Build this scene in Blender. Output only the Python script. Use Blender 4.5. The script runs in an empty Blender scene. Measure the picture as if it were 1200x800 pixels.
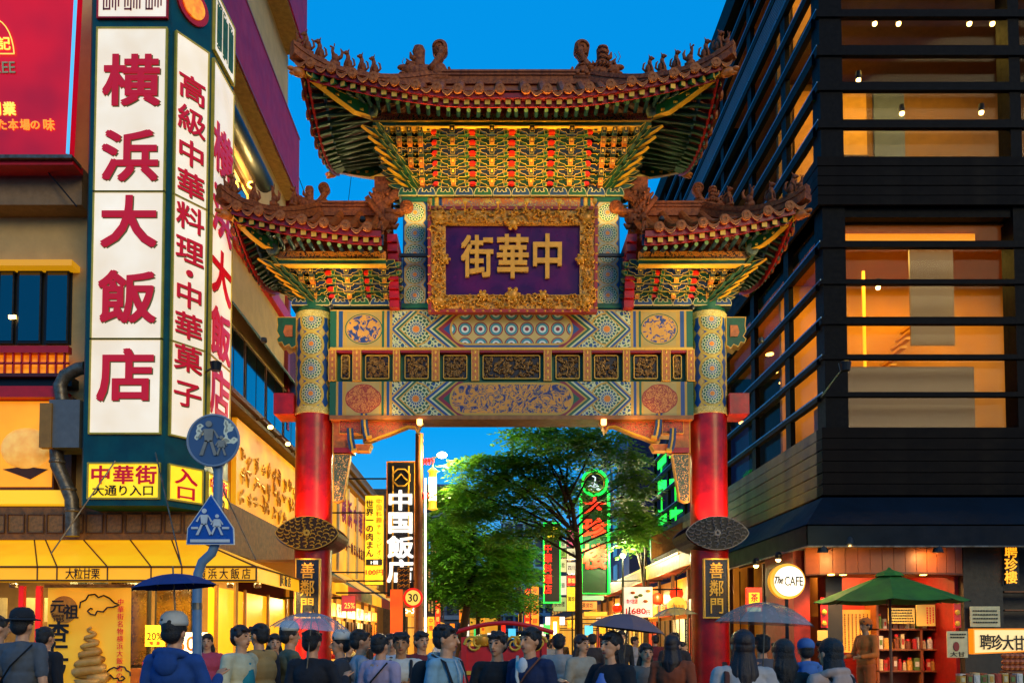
import bpy, bmesh, math, random
from mathutils import Vector, Matrix, Euler
R = math.radians
PI = math.pi
rnd = random.Random(7)
scene = bpy.context.scene
COL = scene.collection

# ------------------------------------------------------------------ camera, world, sun, exposure
CAM_H = 1.6
TILT = R(2.5)
FPX = 1000.0            # focal length in pixels of a 1200 wide frame
cam_d = bpy.data.cameras.new('camera')
cam = bpy.data.objects.new('camera', cam_d)
COL.objects.link(cam)
cam.location = (0, 0, CAM_H)
cam.rotation_euler = (R(90) + TILT, 0, 0)
cam_d.sensor_width = 36
cam_d.lens = 30
cam_d.shift_x = 25 / 1200
cam_d.shift_y = 304 / 1200
cam_d.clip_start = 0.1
cam_d.clip_end = 3000
scene.camera = cam

world = bpy.data.worlds.new('World')
scene.world = world
world.use_nodes = True
wn = world.node_tree
wn.nodes.clear()
w_out = wn.nodes.new('ShaderNodeOutputWorld')
w_bg = wn.nodes.new('ShaderNodeBackground')
w_sky = wn.nodes.new('ShaderNodeTexSky')
w_sky.sky_type = 'NISHITA'
w_sky.sun_disc = False
SUN_EL, SUN_AZ = R(20), R(150)       # azimuth measured clockwise from +Y; the light comes from behind the camera
w_sky.sun_elevation = SUN_EL
w_sky.sun_rotation = SUN_AZ
w_sky.air_density = 1.2
w_sky.dust_density = 0.3
w_sky.ozone_density = 4.0
w_hs = wn.nodes.new('ShaderNodeHueSaturation')
w_hs.inputs['Hue'].default_value = 0.485
w_hs.inputs['Saturation'].default_value = 1.55
w_hs.inputs['Value'].default_value = 1.0
wn.links.new(w_sky.outputs[0], w_hs.inputs['Color'])
w_mx = wn.nodes.new('ShaderNodeMix'); w_mx.data_type = 'RGBA'
w_mx.inputs[0].default_value = 0.72          # deep blue of the evening sky
w_mx.inputs[7].default_value = (0.01, 2.95, 8.3, 1.0)
wn.links.new(w_hs.outputs[0], w_mx.inputs[6])
wn.links.new(w_mx.outputs[2], w_bg.inputs['Color'])
w_bg.inputs['Strength'].default_value = 0.12
wn.links.new(w_bg.outputs[0], w_out.inputs[0])

sun_d = bpy.data.lights.new('sun', 'SUN')
sun_d.energy = 1.2
sun_d.angle = R(25)
sun_d.color = (1.0, 0.78, 0.34)
sun = bpy.data.objects.new('sun', sun_d)
COL.objects.link(sun)
_d = Vector((math.sin(SUN_AZ) * math.cos(SUN_EL), math.cos(SUN_AZ) * math.cos(SUN_EL), math.sin(SUN_EL)))
sun.rotation_euler = (-_d).to_track_quat('-Z', 'Y').to_euler()

scene.view_settings.view_transform = 'Standard'
scene.view_settings.look = 'None'
scene.view_settings.exposure = 0.0
scene.view_settings.gamma = 1.0
scene.render.engine = 'CYCLES'
scene.cycles.use_denoising = True
scene.cycles.max_bounces = 6
scene.cycles.diffuse_bounces = 3
scene.cycles.glossy_bounces = 3
scene.cycles.transmission_bounces = 4
scene.cycles.transparent_max_bounces = 12
scene.cycles.sample_clamp_indirect = 4
scene.cycles.caustics_reflective = False
scene.cycles.caustics_refractive = False


def pz(py, Y):
    """height of the world point that stands at distance Y and shows on photo row py"""
    return CAM_H + Y * math.tan(TILT + math.atan((704 - py) / FPX))


def pX(px, Y, Z=1.6):
    zc = Y * math.cos(TILT) + (Z - CAM_H) * math.sin(TILT)
    return (px - 575) / FPX * zc


def at(px, py, Y):
    z = pz(py, Y)
    return Vector((pX(px, Y, z), Y, z))


# ------------------------------------------------------------------ object helpers
WM = {}


def link(o, parent=None, M=None):
    COL.objects.link(o)
    M = M or Matrix()
    if parent is not None:
        o.parent = parent
        o.matrix_parent_inverse = WM[parent.name].inverted()
    o.matrix_basis = M
    WM[o.name] = M.copy()
    return o


def tag(o, label=None, cat=None, group=None, kind=None):
    if label: o['label'] = label
    if cat: o['category'] = cat
    if group: o['group'] = group
    if kind: o['kind'] = kind
    return o


def thing(name, loc, label, cat, group=None, rz=0.0):
    o = bpy.data.objects.new(name, None)
    o.empty_display_size = 0.2
    link(o, None, Matrix.Translation(loc) @ Matrix.Rotation(rz, 4, 'Z'))
    return tag(o, label, cat, group)


def inst(name, mesh, M, parent=None):
    return link(bpy.data.objects.new(name, mesh), parent, M)


def kids(o):
    return [c for c in COL.objects if c.parent == o]


def copy_thing(root, M, label=None, group=None):
    """a copy of a thing placed with world matrix M, with copies of its parts and sub-parts"""
    r = root.copy()
    COL.objects.link(r)
    r.matrix_basis = M
    WM[r.name] = M.copy()
    D = M @ WM[root.name].inverted()
    if label: r['label'] = label
    if group: r['group'] = group

    def rec(src, dst):
        for ch in CH.get(src.name, kids(src)):
            c = ch.copy()
            COL.objects.link(c)
            pinv = ch.matrix_parent_inverse.copy()
            c.parent = dst
            c.matrix_parent_inverse = pinv
            WM[c.name] = D @ WM[ch.name]
            rec(ch, c)
    rec(root, r)
    return r


CH = {}


class MB:
    def __init__(s, M=None):
        s.v = []; s.f = []; s.m = []; s.M = M

    def add(s, vs, fs, m=0):
        n = len(s.v)
        if s.M is not None:
            vs = [s.M @ Vector(v) for v in vs]
        s.v += [tuple(v) for v in vs]
        s.f += [tuple(i + n for i in f) for f in fs]
        s.m += [m] * len(fs) if isinstance(m, int) else list(m)
        return s

    def box(s, x0, x1, y0, y1, z0, z1, m=0):
        vs = [(x0, y0, z0), (x1, y0, z0), (x1, y1, z0), (x0, y1, z0), (x0, y0, z1), (x1, y0, z1), (x1, y1, z1), (x0, y1, z1)]
        return s.add(vs, [(0, 3, 2, 1), (4, 5, 6, 7), (0, 1, 5, 4), (1, 2, 6, 5), (2, 3, 7, 6), (3, 0, 4, 7)], m)

    def prism(s, pts, y0, y1, m=0, m2=None):
        """outline pts (x, z), counter clockwise seen from -Y, from y0 (front) to y1; m2 = material of the rim"""
        n = len(pts)
        a = sum(pts[i][0] * pts[(i + 1) % n][1] - pts[(i + 1) % n][0] * pts[i][1] for i in range(n))
        if a < 0: pts = pts[::-1]
        vs = [(x, y0, z) for x, z in pts] + [(x, y1, z) for x, z in pts]
        fs = [tuple(range(n)), tuple(range(2 * n - 1, n - 1, -1))]
        fs += [(i, i + n, (i + 1) % n + n, (i + 1) % n) for i in range(n)]
        mm = [m, m] + [m if m2 is None else m2] * n
        return s.add(vs, fs, mm)

    def framed(s, pts, y0, y1, w, mb, me, rec=0.006, side=None):
        """a slab with a painted edge line round its front face"""
        n = len(pts)
        a = sum(pts[i][0] * pts[(i + 1) % n][1] - pts[(i + 1) % n][0] * pts[i][1] for i in range(n))
        if a < 0: pts = pts[::-1]
        inn = []
        for i in range(n):
            p, c, q = Vector(pts[i - 1]), Vector(pts[i]), Vector(pts[(i + 1) % n])
            d1 = (c - p).normalized(); d2 = (q - c).normalized()
            n1 = Vector((-d1.y, d1.x)); n2 = Vector((-d2.y, d2.x))
            b = (n1 + n2)
            k = max(0.35, b.length_squared / 2)
            inn.append(c + b * (w / k / 2) * 1.0)
        vs = [(x, y0, z) for x, z in pts] + [(x, y1, z) for x, z in pts] + [(p.x, y0, p.y) for p in inn] + [(p.x, y0 + rec, p.y) for p in inn]
        fs = []; mm = []
        for i in range(n):
            j = (i + 1) % n
            fs.append((i, j, j + 2 * n, i + 2 * n)); mm.append(me)
            fs.append((i + 2 * n, j + 2 * n, j + 3 * n, i + 3 * n)); mm.append(me)
            fs.append((i, i + n, j + n, j)); mm.append(me if side is None else side)
        fs.append(tuple(range(3 * n, 4 * n))); mm.append(mb)
        fs.append(tuple(range(2 * n - 1, n - 1, -1))); mm.append(mb)
        return s.add(vs, fs, mm)

    def tube(s, path, rad, n=8, m=0, caps=True, flat=1.0):
        path = [Vector(p) for p in path]
        if not hasattr(rad, '__len__'): rad = [rad] * len(path)
        vs = []
        up = Vector((0, 0, 1))
        t0 = (path[1] - path[0]).normalized()
        if abs(t0.dot(up)) > .95: up = Vector((0, 1, 0))
        a = t0.cross(up).normalized()
        for i, p in enumerate(path):
            t = (path[min(i + 1, len(path) - 1)] - path[max(i - 1, 0)]).normalized()
            a = (a - t * a.dot(t)).normalized()
            b = t.cross(a)
            for k in range(n):
                th = 2 * PI * k / n
                vs.append(p + (a * math.cos(th) + b * math.sin(th) * flat) * rad[i])
        fs = []
        for i in range(len(path) - 1):
            for k in range(n):
                fs.append((i * n + k, i * n + (k + 1) % n, (i + 1) * n + (k + 1) % n, (i + 1) * n + k))
        if caps:
            fs.append(tuple(range(n - 1, -1, -1)))
            fs.append(tuple(range((len(path) - 1) * n, len(path) * n)))
        return s.add(vs, fs, m)

    def lathe(s, prof, c=(0, 0, 0), n=16, m=0, caps=True, a0=0.0, a1=2 * PI):
        full = abs(a1 - a0 - 2 * PI) < 1e-4
        k = n if full else n + 1
        vs = []
        for r, z in prof:
            for i in range(k):
                th = a0 + (a1 - a0) * i / n
                vs.append((c[0] + r * math.cos(th), c[1] + r * math.sin(th), c[2] + z))
        fs = []
        for j in range(len(prof) - 1):
            for i in range(n):
                i2 = (i + 1) % k
                fs.append((j * k + i, j * k + i2, (j + 1) * k + i2, (j + 1) * k + i))
        if caps and full:
            if prof[0][0] > 1e-5: fs.append(tuple(range(n - 1, -1, -1)))
            if prof[-1][0] > 1e-5: fs.append(tuple(range((len(prof) - 1) * k, len(prof) * k)))
        return s.add(vs, fs, m)

    def ell(s, c, r, n=10, m=0, rot=None):
        if not hasattr(r, '__len__'): r = (r, r, r)
        h = max(4, n // 2 + 1)
        vs = [Vector((0, 0, -1))]
        for j in range(1, h):
            ph = -PI / 2 + PI * j / h
            for i in range(n):
                th = 2 * PI * i / n
                vs.append(Vector((math.cos(ph) * math.cos(th), math.cos(ph) * math.sin(th), math.sin(ph))))
        vs.append(Vector((0, 0, 1)))
        vs = [Vector((v.x * r[0], v.y * r[1], v.z * r[2])) for v in vs]
        if rot is not None: vs = [rot @ v for v in vs]
        vs = [v + Vector(c) for v in vs]
        fs = [(0, 1 + (i + 1) % n, 1 + i) for i in range(n)]
        for j in range(h - 2):
            for i in range(n):
                a = 1 + j * n
                fs.append((a + i, a + (i + 1) % n, a + n + (i + 1) % n, a + n + i))
        a = 1 + (h - 2) * n
        fs += [(a + i, a + (i + 1) % n, len(vs) - 1) for i in range(n)]
        return s.add(vs, fs, m)

    def grid(s, fn, nu, nv, m=0):
        vs = [fn(i / nu, j / nv) for j in range(nv + 1) for i in range(nu + 1)]
        fs = [(j * (nu + 1) + i, j * (nu + 1) + i + 1, (j + 1) * (nu + 1) + i + 1, (j + 1) * (nu + 1) + i) for j in range(nv) for i in range(nu)]
        return s.add(vs, fs, m)

    def mesh(s, name, mats, smooth=False):
        me = bpy.data.meshes.new(name)
        me.from_pydata([tuple(v) for v in s.v], [], s.f)
        if not isinstance(mats, (list, tuple)): mats = [mats]
        for m in mats: me.materials.append(m)
        if len(mats) > 1:
            me.polygons.foreach_set('material_index', s.m)
        if smooth:
            me.polygons.foreach_set('use_smooth', [True] * len(s.f))
        me.update()
        if smooth and smooth != 'all':
            me.set_sharp_from_angle(angle=R(40))
        return me

    def build(s, name, mats, parent=None, origin=None, smooth=False, M=None):
        """vertices are in world coordinates; the object's origin is put at `origin` (default: bottom centre of the mesh)"""
        if M is None:
            if origin is None:
                xs = [v[0] for v in s.v]; ys = [v[1] for v in s.v]; zs = [v[2] for v in s.v]
                origin = ((min(xs) + max(xs)) / 2, (min(ys) + max(ys)) / 2, min(zs))
            o = Vector(origin)
            s.v = [(v[0] - o.x, v[1] - o.y, v[2] - o.z) for v in s.v]
            M = Matrix.Translation(o)
        return inst(name, s.mesh(name, mats, smooth), M, parent)


def T(x, y, z): return Matrix.Translation((x, y, z))
def RX(a): return Matrix.Rotation(a, 4, 'X')
def RY(a): return Matrix.Rotation(a, 4, 'Y')
def RZ(a): return Matrix.Rotation(a, 4, 'Z')


def box(name, x0, x1, y0, y1, z0, z1, mat, parent=None, bev=0.0):
    mb = MB()
    if bev <= 0:
        mb.box(x0, x1, y0, y1, z0, z1)
    else:
        b = bev
        cx, cy = (x0 + x1) / 2, (y0 + y1) / 2
        ring = [(x0 + b, y0), (x1 - b, y0), (x1, y0 + b), (x1, y1 - b), (x1 - b, y1), (x0 + b, y1), (x0, y1 - b), (x0, y0 + b)]
        k = lambda q, e: [(x + (e if x < cx else -e) * (1 if abs(x - cx) > 0 else 0), y + (e if y < cy else -e)) for x, y in q]
        lv = [[(x, y, z0) for x, y in k(ring, b)], [(x, y, z0 + b) for x, y in ring], [(x, y, z1 - b) for x, y in ring], [(x, y, z1) for x, y in k(ring, b)]]
        vs = sum(lv, [])
        fs = [tuple(range(7, -1, -1)), tuple(range(24, 32))]
        for j in range(3):
            for i in range(8):
                fs.append((j * 8 + i, j * 8 + (i + 1) % 8, (j + 1) * 8 + (i + 1) % 8, (j + 1) * 8 + i))
        mb.add(vs, fs)
    return mb.build(name, mat, parent)


def circ(cx, cz, r, n=24, rz=None, a0=0, a1=2 * PI):
    rz = rz or r
    return [(cx + r * math.cos(a0 + (a1 - a0) * i / n), cz + rz * math.sin(a0 + (a1 - a0) * i / n)) for i in range(n)]


# ------------------------------------------------------------------ materials
def lin(c):
    if isinstance(c, str):
        c = [int(c[i:i + 2], 16) / 255 for i in (0, 2, 4)]
        c = [x / 12.92 if x < .04045 else ((x + .055) / 1.055) ** 2.4 for x in c]
    return (c[0], c[1], c[2], 1.0)


class S:
    """a float socket with arithmetic, so that a painted pattern can be written as a formula"""
    def __init__(s, nt, sock): s.nt = nt; s.k = sock

    def op(s, o, *a):
        n = s.nt.nodes.new('ShaderNodeMath'); n.operation = o
        for i, x in enumerate((s,) + a):
            if isinstance(x, S): s.nt.links.new(x.k, n.inputs[i])
            else: n.inputs[i].default_value = x
        return S(s.nt, n.outputs[0])

    def __add__(s, b): return s.op('ADD', b)
    def __radd__(s, b): return s.op('ADD', b)
    def __sub__(s, b): return s.op('SUBTRACT', b)
    def __rsub__(s, b): return (s * -1.0) + b
    def __mul__(s, b): return s.op('MULTIPLY', b)
    def __rmul__(s, b): return s.op('MULTIPLY', b)
    def __truediv__(s, b): return s.op('DIVIDE', b)
    def __gt__(s, b): return s.op('GREATER_THAN', b)
    def __lt__(s, b): return s.op('LESS_THAN', b)
    def abs(s): return s.op('ABSOLUTE')
    def sin(s): return s.op('SINE')
    def cos(s): return s.op('COSINE')
    def sqrt(s): return s.op('SQRT')
    def frac(s): return s.op('FRACT')
    def floor(s): return s.op('FLOOR')
    def max(s, b): return s.op('MAXIMUM', b)
    def min(s, b): return s.op('MINIMUM', b)
    def pw(s, b): return s.op('POWER', b)
    def wrap(s, lo, hi): return s.op('WRAP', hi, lo)
    def atan2(s, b): return s.op('ARCTAN2', b)
    def between(s, a, b): return (s > a) * (s < b)


class NM:
    def __init__(s, name):
        s.mat = bpy.data.materials.new(name)
        s.mat.use_nodes = True
        s.nt = s.mat.node_tree
        s.b = s.nt.nodes['Principled BSDF']
        s._c = None

    def node(s, t, **kw):
        n = s.nt.nodes.new(t)
        for k, v in kw.items(): setattr(n, k, v)
        return n

    def coord(s, kind='Object', scale=None, loc=None, rot=None):
        tc = s.node('ShaderNodeTexCoord')
        v = tc.outputs[kind]
        if scale is not None or loc is not None or rot is not None:
            mp = s.node('ShaderNodeMapping')
            s.nt.links.new(v, mp.inputs[0])
            if loc is not None: mp.inputs[1].default_value = loc
            if rot is not None: mp.inputs[2].default_value = rot
            if scale is not None: mp.inputs[3].default_value = scale if hasattr(scale, '__len__') else (scale,) * 3
            v = mp.outputs[0]
        return v

    def xyz(s, v=None):
        sp = s.node('ShaderNodeSeparateXYZ')
        s.nt.links.new(v or s.coord(), sp.inputs[0])
        return [S(s.nt, sp.outputs[i]) for i in range(3)]

    def noise(s, scale=5, detail=3, rough=.55, v=None, dist=0.0):
        n = s.node('ShaderNodeTexNoise')
        n.inputs['Scale'].default_value = scale; n.inputs['Detail'].default_value = detail
        n.inputs['Roughness'].default_value = rough; n.inputs['Distortion'].default_value = dist
        s.nt.links.new(v or s.coord(), n.inputs['Vector'])
        return S(s.nt, n.outputs[0])

    def voro(s, scale=5, feature='F1', v=None, out='Distance', rand=1.0):
        n = s.node('ShaderNodeTexVoronoi'); n.feature = feature
        n.inputs['Scale'].default_value = scale; n.inputs['Randomness'].default_value = rand
        s.nt.links.new(v or s.coord(), n.inputs['Vector'])
        return S(s.nt, n.outputs[out])

    def mix(s, f, a, b):
        n = s.node('ShaderNodeMix'); n.data_type = 'RGBA'
        for i, x in ((0, f), (6, a), (7, b)):
            if isinstance(x, S): s.nt.links.new(x.k, n.inputs[i])
            elif isinstance(x, bpy.types.NodeSocket): s.nt.links.new(x, n.inputs[i])
            elif i == 0: n.inputs[0].default_value = x
            else: n.inputs[i].default_value = lin(x)
        return n.outputs[2]

    def set(s, k, x):
        i = s.b.inputs[k]
        if isinstance(x, S): s.nt.links.new(x.k, i)
        elif isinstance(x, bpy.types.NodeSocket): s.nt.links.new(x, i)
        elif k in ('Base Color', 'Emission Color'): i.default_value = lin(x)
        else: i.default_value = x
        return s

    def bump(s, h, strength=.3, dist=.02):
        n = s.node('ShaderNodeBump')
        n.inputs['Strength'].default_value = strength; n.inputs['Distance'].default_value = dist
        s.nt.links.new(h.k, n.inputs['Height'])
        s.nt.links.new(n.outputs[0], s.b.inputs['Normal'])
        return s


MATS = {}


def mat(name, c, rough=.55, metal=0.0, var=.18, scale=6.0, bump=.15, bs=30.0, c2=None, spec=None, trans=0.0, alpha=None, coat=0.0):
    """painted or plain surface: base colour broken up by two noises, fine relief"""
    if name in MATS: return MATS[name]
    m = NM(name)
    col = lin(c)
    dark = lin(c2) if c2 else tuple(x * (1 - var * 1.6) for x in col[:3]) + (1,)
    f = m.noise(scale, 4, .6)
    f = (f - .35) * 2.2
    m.set('Base Color', m.mix(f.max(0.0).min(1.0), dark[:3], col[:3]))
    m.set('Roughness', (m.noise(scale * 2.3, 2) - .5) * .25 + rough)
    m.set('Metallic', metal)
    if spec is not None: m.set('Specular IOR Level', spec)
    if trans: m.set('Transmission Weight', trans)
    if coat: m.set('Coat Weight', coat); m.set('Coat Roughness', .08)
    if alpha is not None: m.set('Alpha', alpha)
    if bump > 0: m.bump(m.noise(bs, 3), bump, .01)
    MATS[name] = m.mat
    return m.mat


def emat(name, c, e=2.0, base=None, var=0.0, scale=4.0, c2=None):
    """something that glows"""
    if name in MATS: return MATS[name]
    m = NM(name)
    m.set('Base Color', base or c)
    if var or c2:
        f = ((m.noise(scale, 3) - .35) * 2.5).max(0.0).min(1.0)
        d = lin(c2)[:3] if c2 else tuple(x * (1 - var) for x in lin(c)[:3])
        m.set('Emission Color', m.mix(f, d, lin(c)[:3]))
    else:
        m.set('Emission Color', c)
    m.set('Emission Strength', e)
    m.set('Roughness', .35)
    MATS[name] = m.mat
    return m.mat


# ------------------------------------------------------------------ lettering
_GL = {}


def glyph(ch, bold=0.0):
    k = (ch, round(bold, 4))
    if k not in _GL:
        c = bpy.data.curves.new('g', 'FONT')
        c.body = ch; c.size = 1; c.resolution_u = 3; c.offset = bold
        o = bpy.data.objects.new('g', c)
        me = bpy.data.meshes.new_from_object(o)
        _GL[k] = ([tuple(v.co) for v in me.vertices], [tuple(p.vertices) for p in me.polygons])
        bpy.data.objects.remove(o); bpy.data.curves.remove(c); bpy.data.meshes.remove(me)
    return _GL[k]


def put_glyph(mb, ch, cx, cz, w, h, depth, bold=0.0, em=True, m=0, shear=0.0):
    """one character or word with its face at y = 0 growing back to y = depth, centred on (cx, cz)"""
    vs, fs = glyph(ch, 0.0)
    if not vs: return
    if em:
        sx, sz, ox, oz = w / .93, h / .93, .5, .36
    else:
        x0, x1 = min(v[0] for v in vs), max(v[0] for v in vs)
        z0, z1 = min(v[1] for v in vs), max(v[1] for v in vs)
        sx, sz, ox, oz = w / max(x1 - x0, 1e-4), h / max(z1 - z0, 1e-4), (x0 + x1) / 2, (z0 + z1) / 2
    b = bold * .75 * min(w, h)
    for j, (bx, bz) in enumerate(((0, 0), (b, b), (-b, b), (b, -b), (-b, -b)) if b > 0 else ((0, 0),)):
        _put(mb, vs, fs, sx, sz, ox, oz, cx + bx, cz + bz, depth, shear, m, j * .0012)


def _put(mb, vs, fs, sx, sz, ox, oz, cx, cz, depth, shear, m, y0):
    P = [((v[0] - ox) * sx + shear * (v[1] - oz) * sz + cx, (v[1] - oz) * sz + cz) for v in vs]
    n = len(P)
    V = [(x, y0, z) for x, z in P] + [(x, depth + y0 * .1, z) for x, z in P]
    F = [f for f in fs]
    cnt = {}
    for f in fs:
        for i in range(len(f)):
            a, b = f[i], f[(i + 1) % len(f)]
            cnt[(a, b)] = cnt.get((a, b), 0) + 1
    for (a, b) in list(cnt):
        if (b, a) not in cnt:
            F.append((a, a + n, b + n, b))
    mb.add(V, F, m)


def letters(name, items, M, mat_, parent, depth=.02, bold=0.0, em=True, shear=0.0):
    """items: (string, cx, cz, w, h); local plane x right, z up, facing -y"""
    mb = MB()
    for it in items:
        put_glyph(mb, it[0], it[1], it[2], it[3], it[4], depth, bold, em, shear=shear)
    return inst(name, mb.mesh(name, mat_), M, parent)


def spot(name, loc, to, energy, color=(1, .75, .4), size=R(70), blend=.6, rad=.06, parent=None):
    d = bpy.data.lights.new(name, 'SPOT')
    d.energy = energy; d.color = color; d.spot_size = size; d.spot_blend = blend; d.shadow_soft_size = rad
    o = bpy.data.objects.new(name, d)
    M = Matrix.Translation(loc) @ (Vector(to) - Vector(loc)).to_track_quat('-Z', 'Y').to_matrix().to_4x4()
    return link(o, parent, M)


def point(name, loc, energy, color=(1, .75, .4), rad=.08, parent=None):
    d = bpy.data.lights.new(name, 'POINT')
    d.energy = energy; d.color = color; d.shadow_soft_size = rad
    return link(bpy.data.objects.new(name, d), parent, Matrix.Translation(loc))


def area(name, loc, to, sx, sy, energy, color=(1, .75, .4), parent=None):
    d = bpy.data.lights.new(name, 'AREA')
    d.shape = 'RECTANGLE'; d.size = sx; d.size_y = sy; d.energy = energy; d.color = color
    M = Matrix.Translation(loc) @ (Vector(to) - Vector(loc)).to_track_quat('-Z', 'Y').to_matrix().to_4x4()
    return link(bpy.data.objects.new(name, d), parent, M)
# ------------------------------------------------------------------ painted patterns of the gate
XC, YG = 0.457, 18.85          # centre of the gate
YF = 18.5                      # front face of its beams

RED = mat('red_lacquer', 'd80c08', .36, var=.2, scale=3.4, bump=.3, bs=9, coat=.12, c2='8c0806', spec=.4)
DRED = mat('dark_red_paint', '9c1420', .45, var=.25)
TILE = mat('brown_glazed_tile', 'c86c2c', .6, var=.3, scale=9, bump=.35, bs=25, c2='7a3410', spec=.3)
TILE2 = mat('brown_glazed_ridge', 'c2682e', .6, var=.3, scale=14, bump=.8, bs=38, c2='6a3014', spec=.3)
GOLD = mat('gold_leaf', 'f2a024', .36, metal=.2, var=.25, scale=14, bump=.2, bs=50)
GOLDP = mat('gold_paint', 'f2b93a', .45, metal=.15, var=.15, scale=20)
BLUEP = mat('blue_paint', '0f4a86', .5, var=.3)
GREENP = mat('green_paint', '10683e', .5, var=.3)
TEALP = mat('dark_teal_paint', '0b3a46', .5, var=.3)
ORNG = mat('orange_paint', 'e07c22', .45, var=.3, scale=12)
CREAM = mat('cream_paint', 'e6d9a8', .5, var=.1)
BLACKB = mat('black_board', '0c0c10', .3, var=.3, coat=.3)
STONE = mat('grey_stone', '8b8780', .75, var=.2, scale=10, bump=.4)

C_CR, C_GR, C_BL, C_WH, C_MA, C_OR = 'cfa03a', '066040', '0a4a8c', 'd8d8a0', '8c1a34', 'ee8418'


def medal(m, x, z, R0, petals=16):
    """a round lattice medallion: pale rings and spokes over blue and green with an orange heart"""
    r = (x * x + z * z).sqrt()
    a = z.atan2(x)
    q = r / R0
    ring = ((q * 5.0).frac() - .5).abs()                 # 0.5 on the ring lines
    line = ring > .38
    sp1 = (((a * (petals / (2 * PI))) + (q * 5.0).floor() * .5).frac() - .5).abs() > .34
    net = line.max(sp1)
    c = m.mix((q * 2.0).floor().min(1.0), C_BL, C_GR)
    c = m.mix(net, c, C_WH)
    c = m.mix(q < .2, c, C_OR)
    edge = q.between(.9, 1.0)
    c = m.mix(edge, c, C_CR)
    return q, c


def beam_paint(name, cart, panel, scale=1.0, bright=None):
    """long painted beam: cartouche, chevrons, lattice field, framed square panel, seen along |x| from the beam's middle"""
    m = NM(name)
    x, y, z = m.xyz()
    x = x * (1 / scale); z = z * (1 / scale)
    u = x.abs(); v = z.abs()
    # lattice field
    vm = m.coord(scale=(12.5, .01, 12.5))
    net = m.voro(1.0, 'DISTANCE_TO_EDGE', vm) < .12
    cell = m.voro(1.0, 'F1', vm)
    lat = m.mix(cell > .45, C_BL, C_GR)
    lat = m.mix(net, lat, C_WH)
    q, md = medal(m, u - 2.1, z, .37)
    lat = m.mix(q < 1.0, lat, md)
    c = u + v * 1.2
    col = lat
    def band(cond, cc):
        nonlocal col
        col = m.mix(cond, col, cc)
    # cartouche
    if cart == 'flowers':
        px = x.wrap(-.17, .17); pz_ = z.wrap(-.17, .17)
        rr = (px * px + pz_ * pz_).sqrt()
        inner = m.mix(rr < .13, 'cdb268', '2f8fa0')
        inner = m.mix(rr < .085, inner, 'd9e4e0')
        inner = m.mix(rr < .045, inner, C_MA)
        inner = m.mix((rr - .145).abs() < .012, inner, C_MA)
    else:
        nn = m.noise(4.2, 2, .5, dist=2.2)
        inner = m.mix((nn - .5).abs() < .06, '16286e', 'e89a34')
        inner = m.mix(((nn - .5).abs() - .1).abs() < .012, inner, C_CR)
    band(c < 1.62, C_MA)
    band(c < 1.50, C_BL if cart == 'flowers' else C_GR)
    # rounded cartouche
    ue = (u - .98).max(0.0)
    rr2 = (ue * ue * .9 + v * v).sqrt()
    band(rr2 < .36, C_CR)
    col = m.mix(rr2 < .315, col, inner)
    seq = [(1.62, 1.67, C_CR), (1.67, 1.75, C_GR), (1.75, 1.81, C_WH), (1.81, 1.89, C_BL), (1.89, 1.94, C_CR)]
    for a_, b_, cc in seq: band(c.between(a_, b_) , cc)
    c3 = u + v * 1.05
    for a_, b_, cc in [(2.44, 2.48, C_CR), (2.48, 2.54, C_GR), (2.54, 2.58, C_WH), (2.58, 2.65, C_BL), (2.65, 2.69, C_CR)]:
        band(c3.between(a_, b_) * (u < 2.62), cc)
    band((u - 1.93).between(0, .02) * 0.0 > .5, C_CR)
    # outer stripes and square panel
    for a_, b_, cc in [(2.62, 2.68, C_CR), (2.68, 2.74, C_BL), (2.74, 2.80, C_CR), (2.8, 2.85, C_GR)]:
        band(u.between(a_, b_), cc)
    band(u > 2.85, C_CR)
    ux = u - 3.25
    e = ((ux * ux) / .155 + (z * z) / .105)
    if panel == 'dragon':
        lob = m.noise(9, 1) * .0 + 1.0
        nn = m.noise(7.5, 3, .55, dist=1.2)
        drag = m.mix((nn > .47), '1c3f86', 'e4a13e')
        col = m.mix(u.between(2.9, 3.62) * (v < .37), col, 'c0a050')
        col = m.mix((e < 1.12) * (u > 2.85), col, C_GR)
        col = m.mix((e < 1.0) * (u > 2.85), col, C_CR)
        col = m.mix((e < .88) * (u > 2.85), col, drag)
        relief = nn
    else:
        nn = m.noise(13, 2, .5, dist=1.5)
        drag = m.mix(((nn - .5).abs() < .06), 'e08a3c', 'a5301c')
        d = ux.abs() / .4 + v / .33
        col = m.mix(u.between(2.9, 3.62) * (v < .37), col, 'c0a458')
        col = m.mix(((e < 1.0) * (d < 1.32)) * (u > 2.85), col, 'a5301c')
        col = m.mix(((e < .9) * (d < 1.22)) * (u > 2.85), col, drag)
    for a_, b_, cc in [(3.66, 3.71, C_CR), (3.71, 3.80, C_BL), (3.80, 3.85, C_CR), (3.85, 4.2, C_GR)]:
        band(u.between(a_, b_), cc)
    band(v > .405, 'e2a93c')
    dirt = ((m.noise(3, 4) - .3) * 2.0).max(0.0).min(1.0)
    m.set('Base Color', m.mix(dirt * .25, col, '3a3426'))
    m.set('Roughness', .5)
    m.bump(net * 1.0, .15, .01)
    return m.mat


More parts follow.
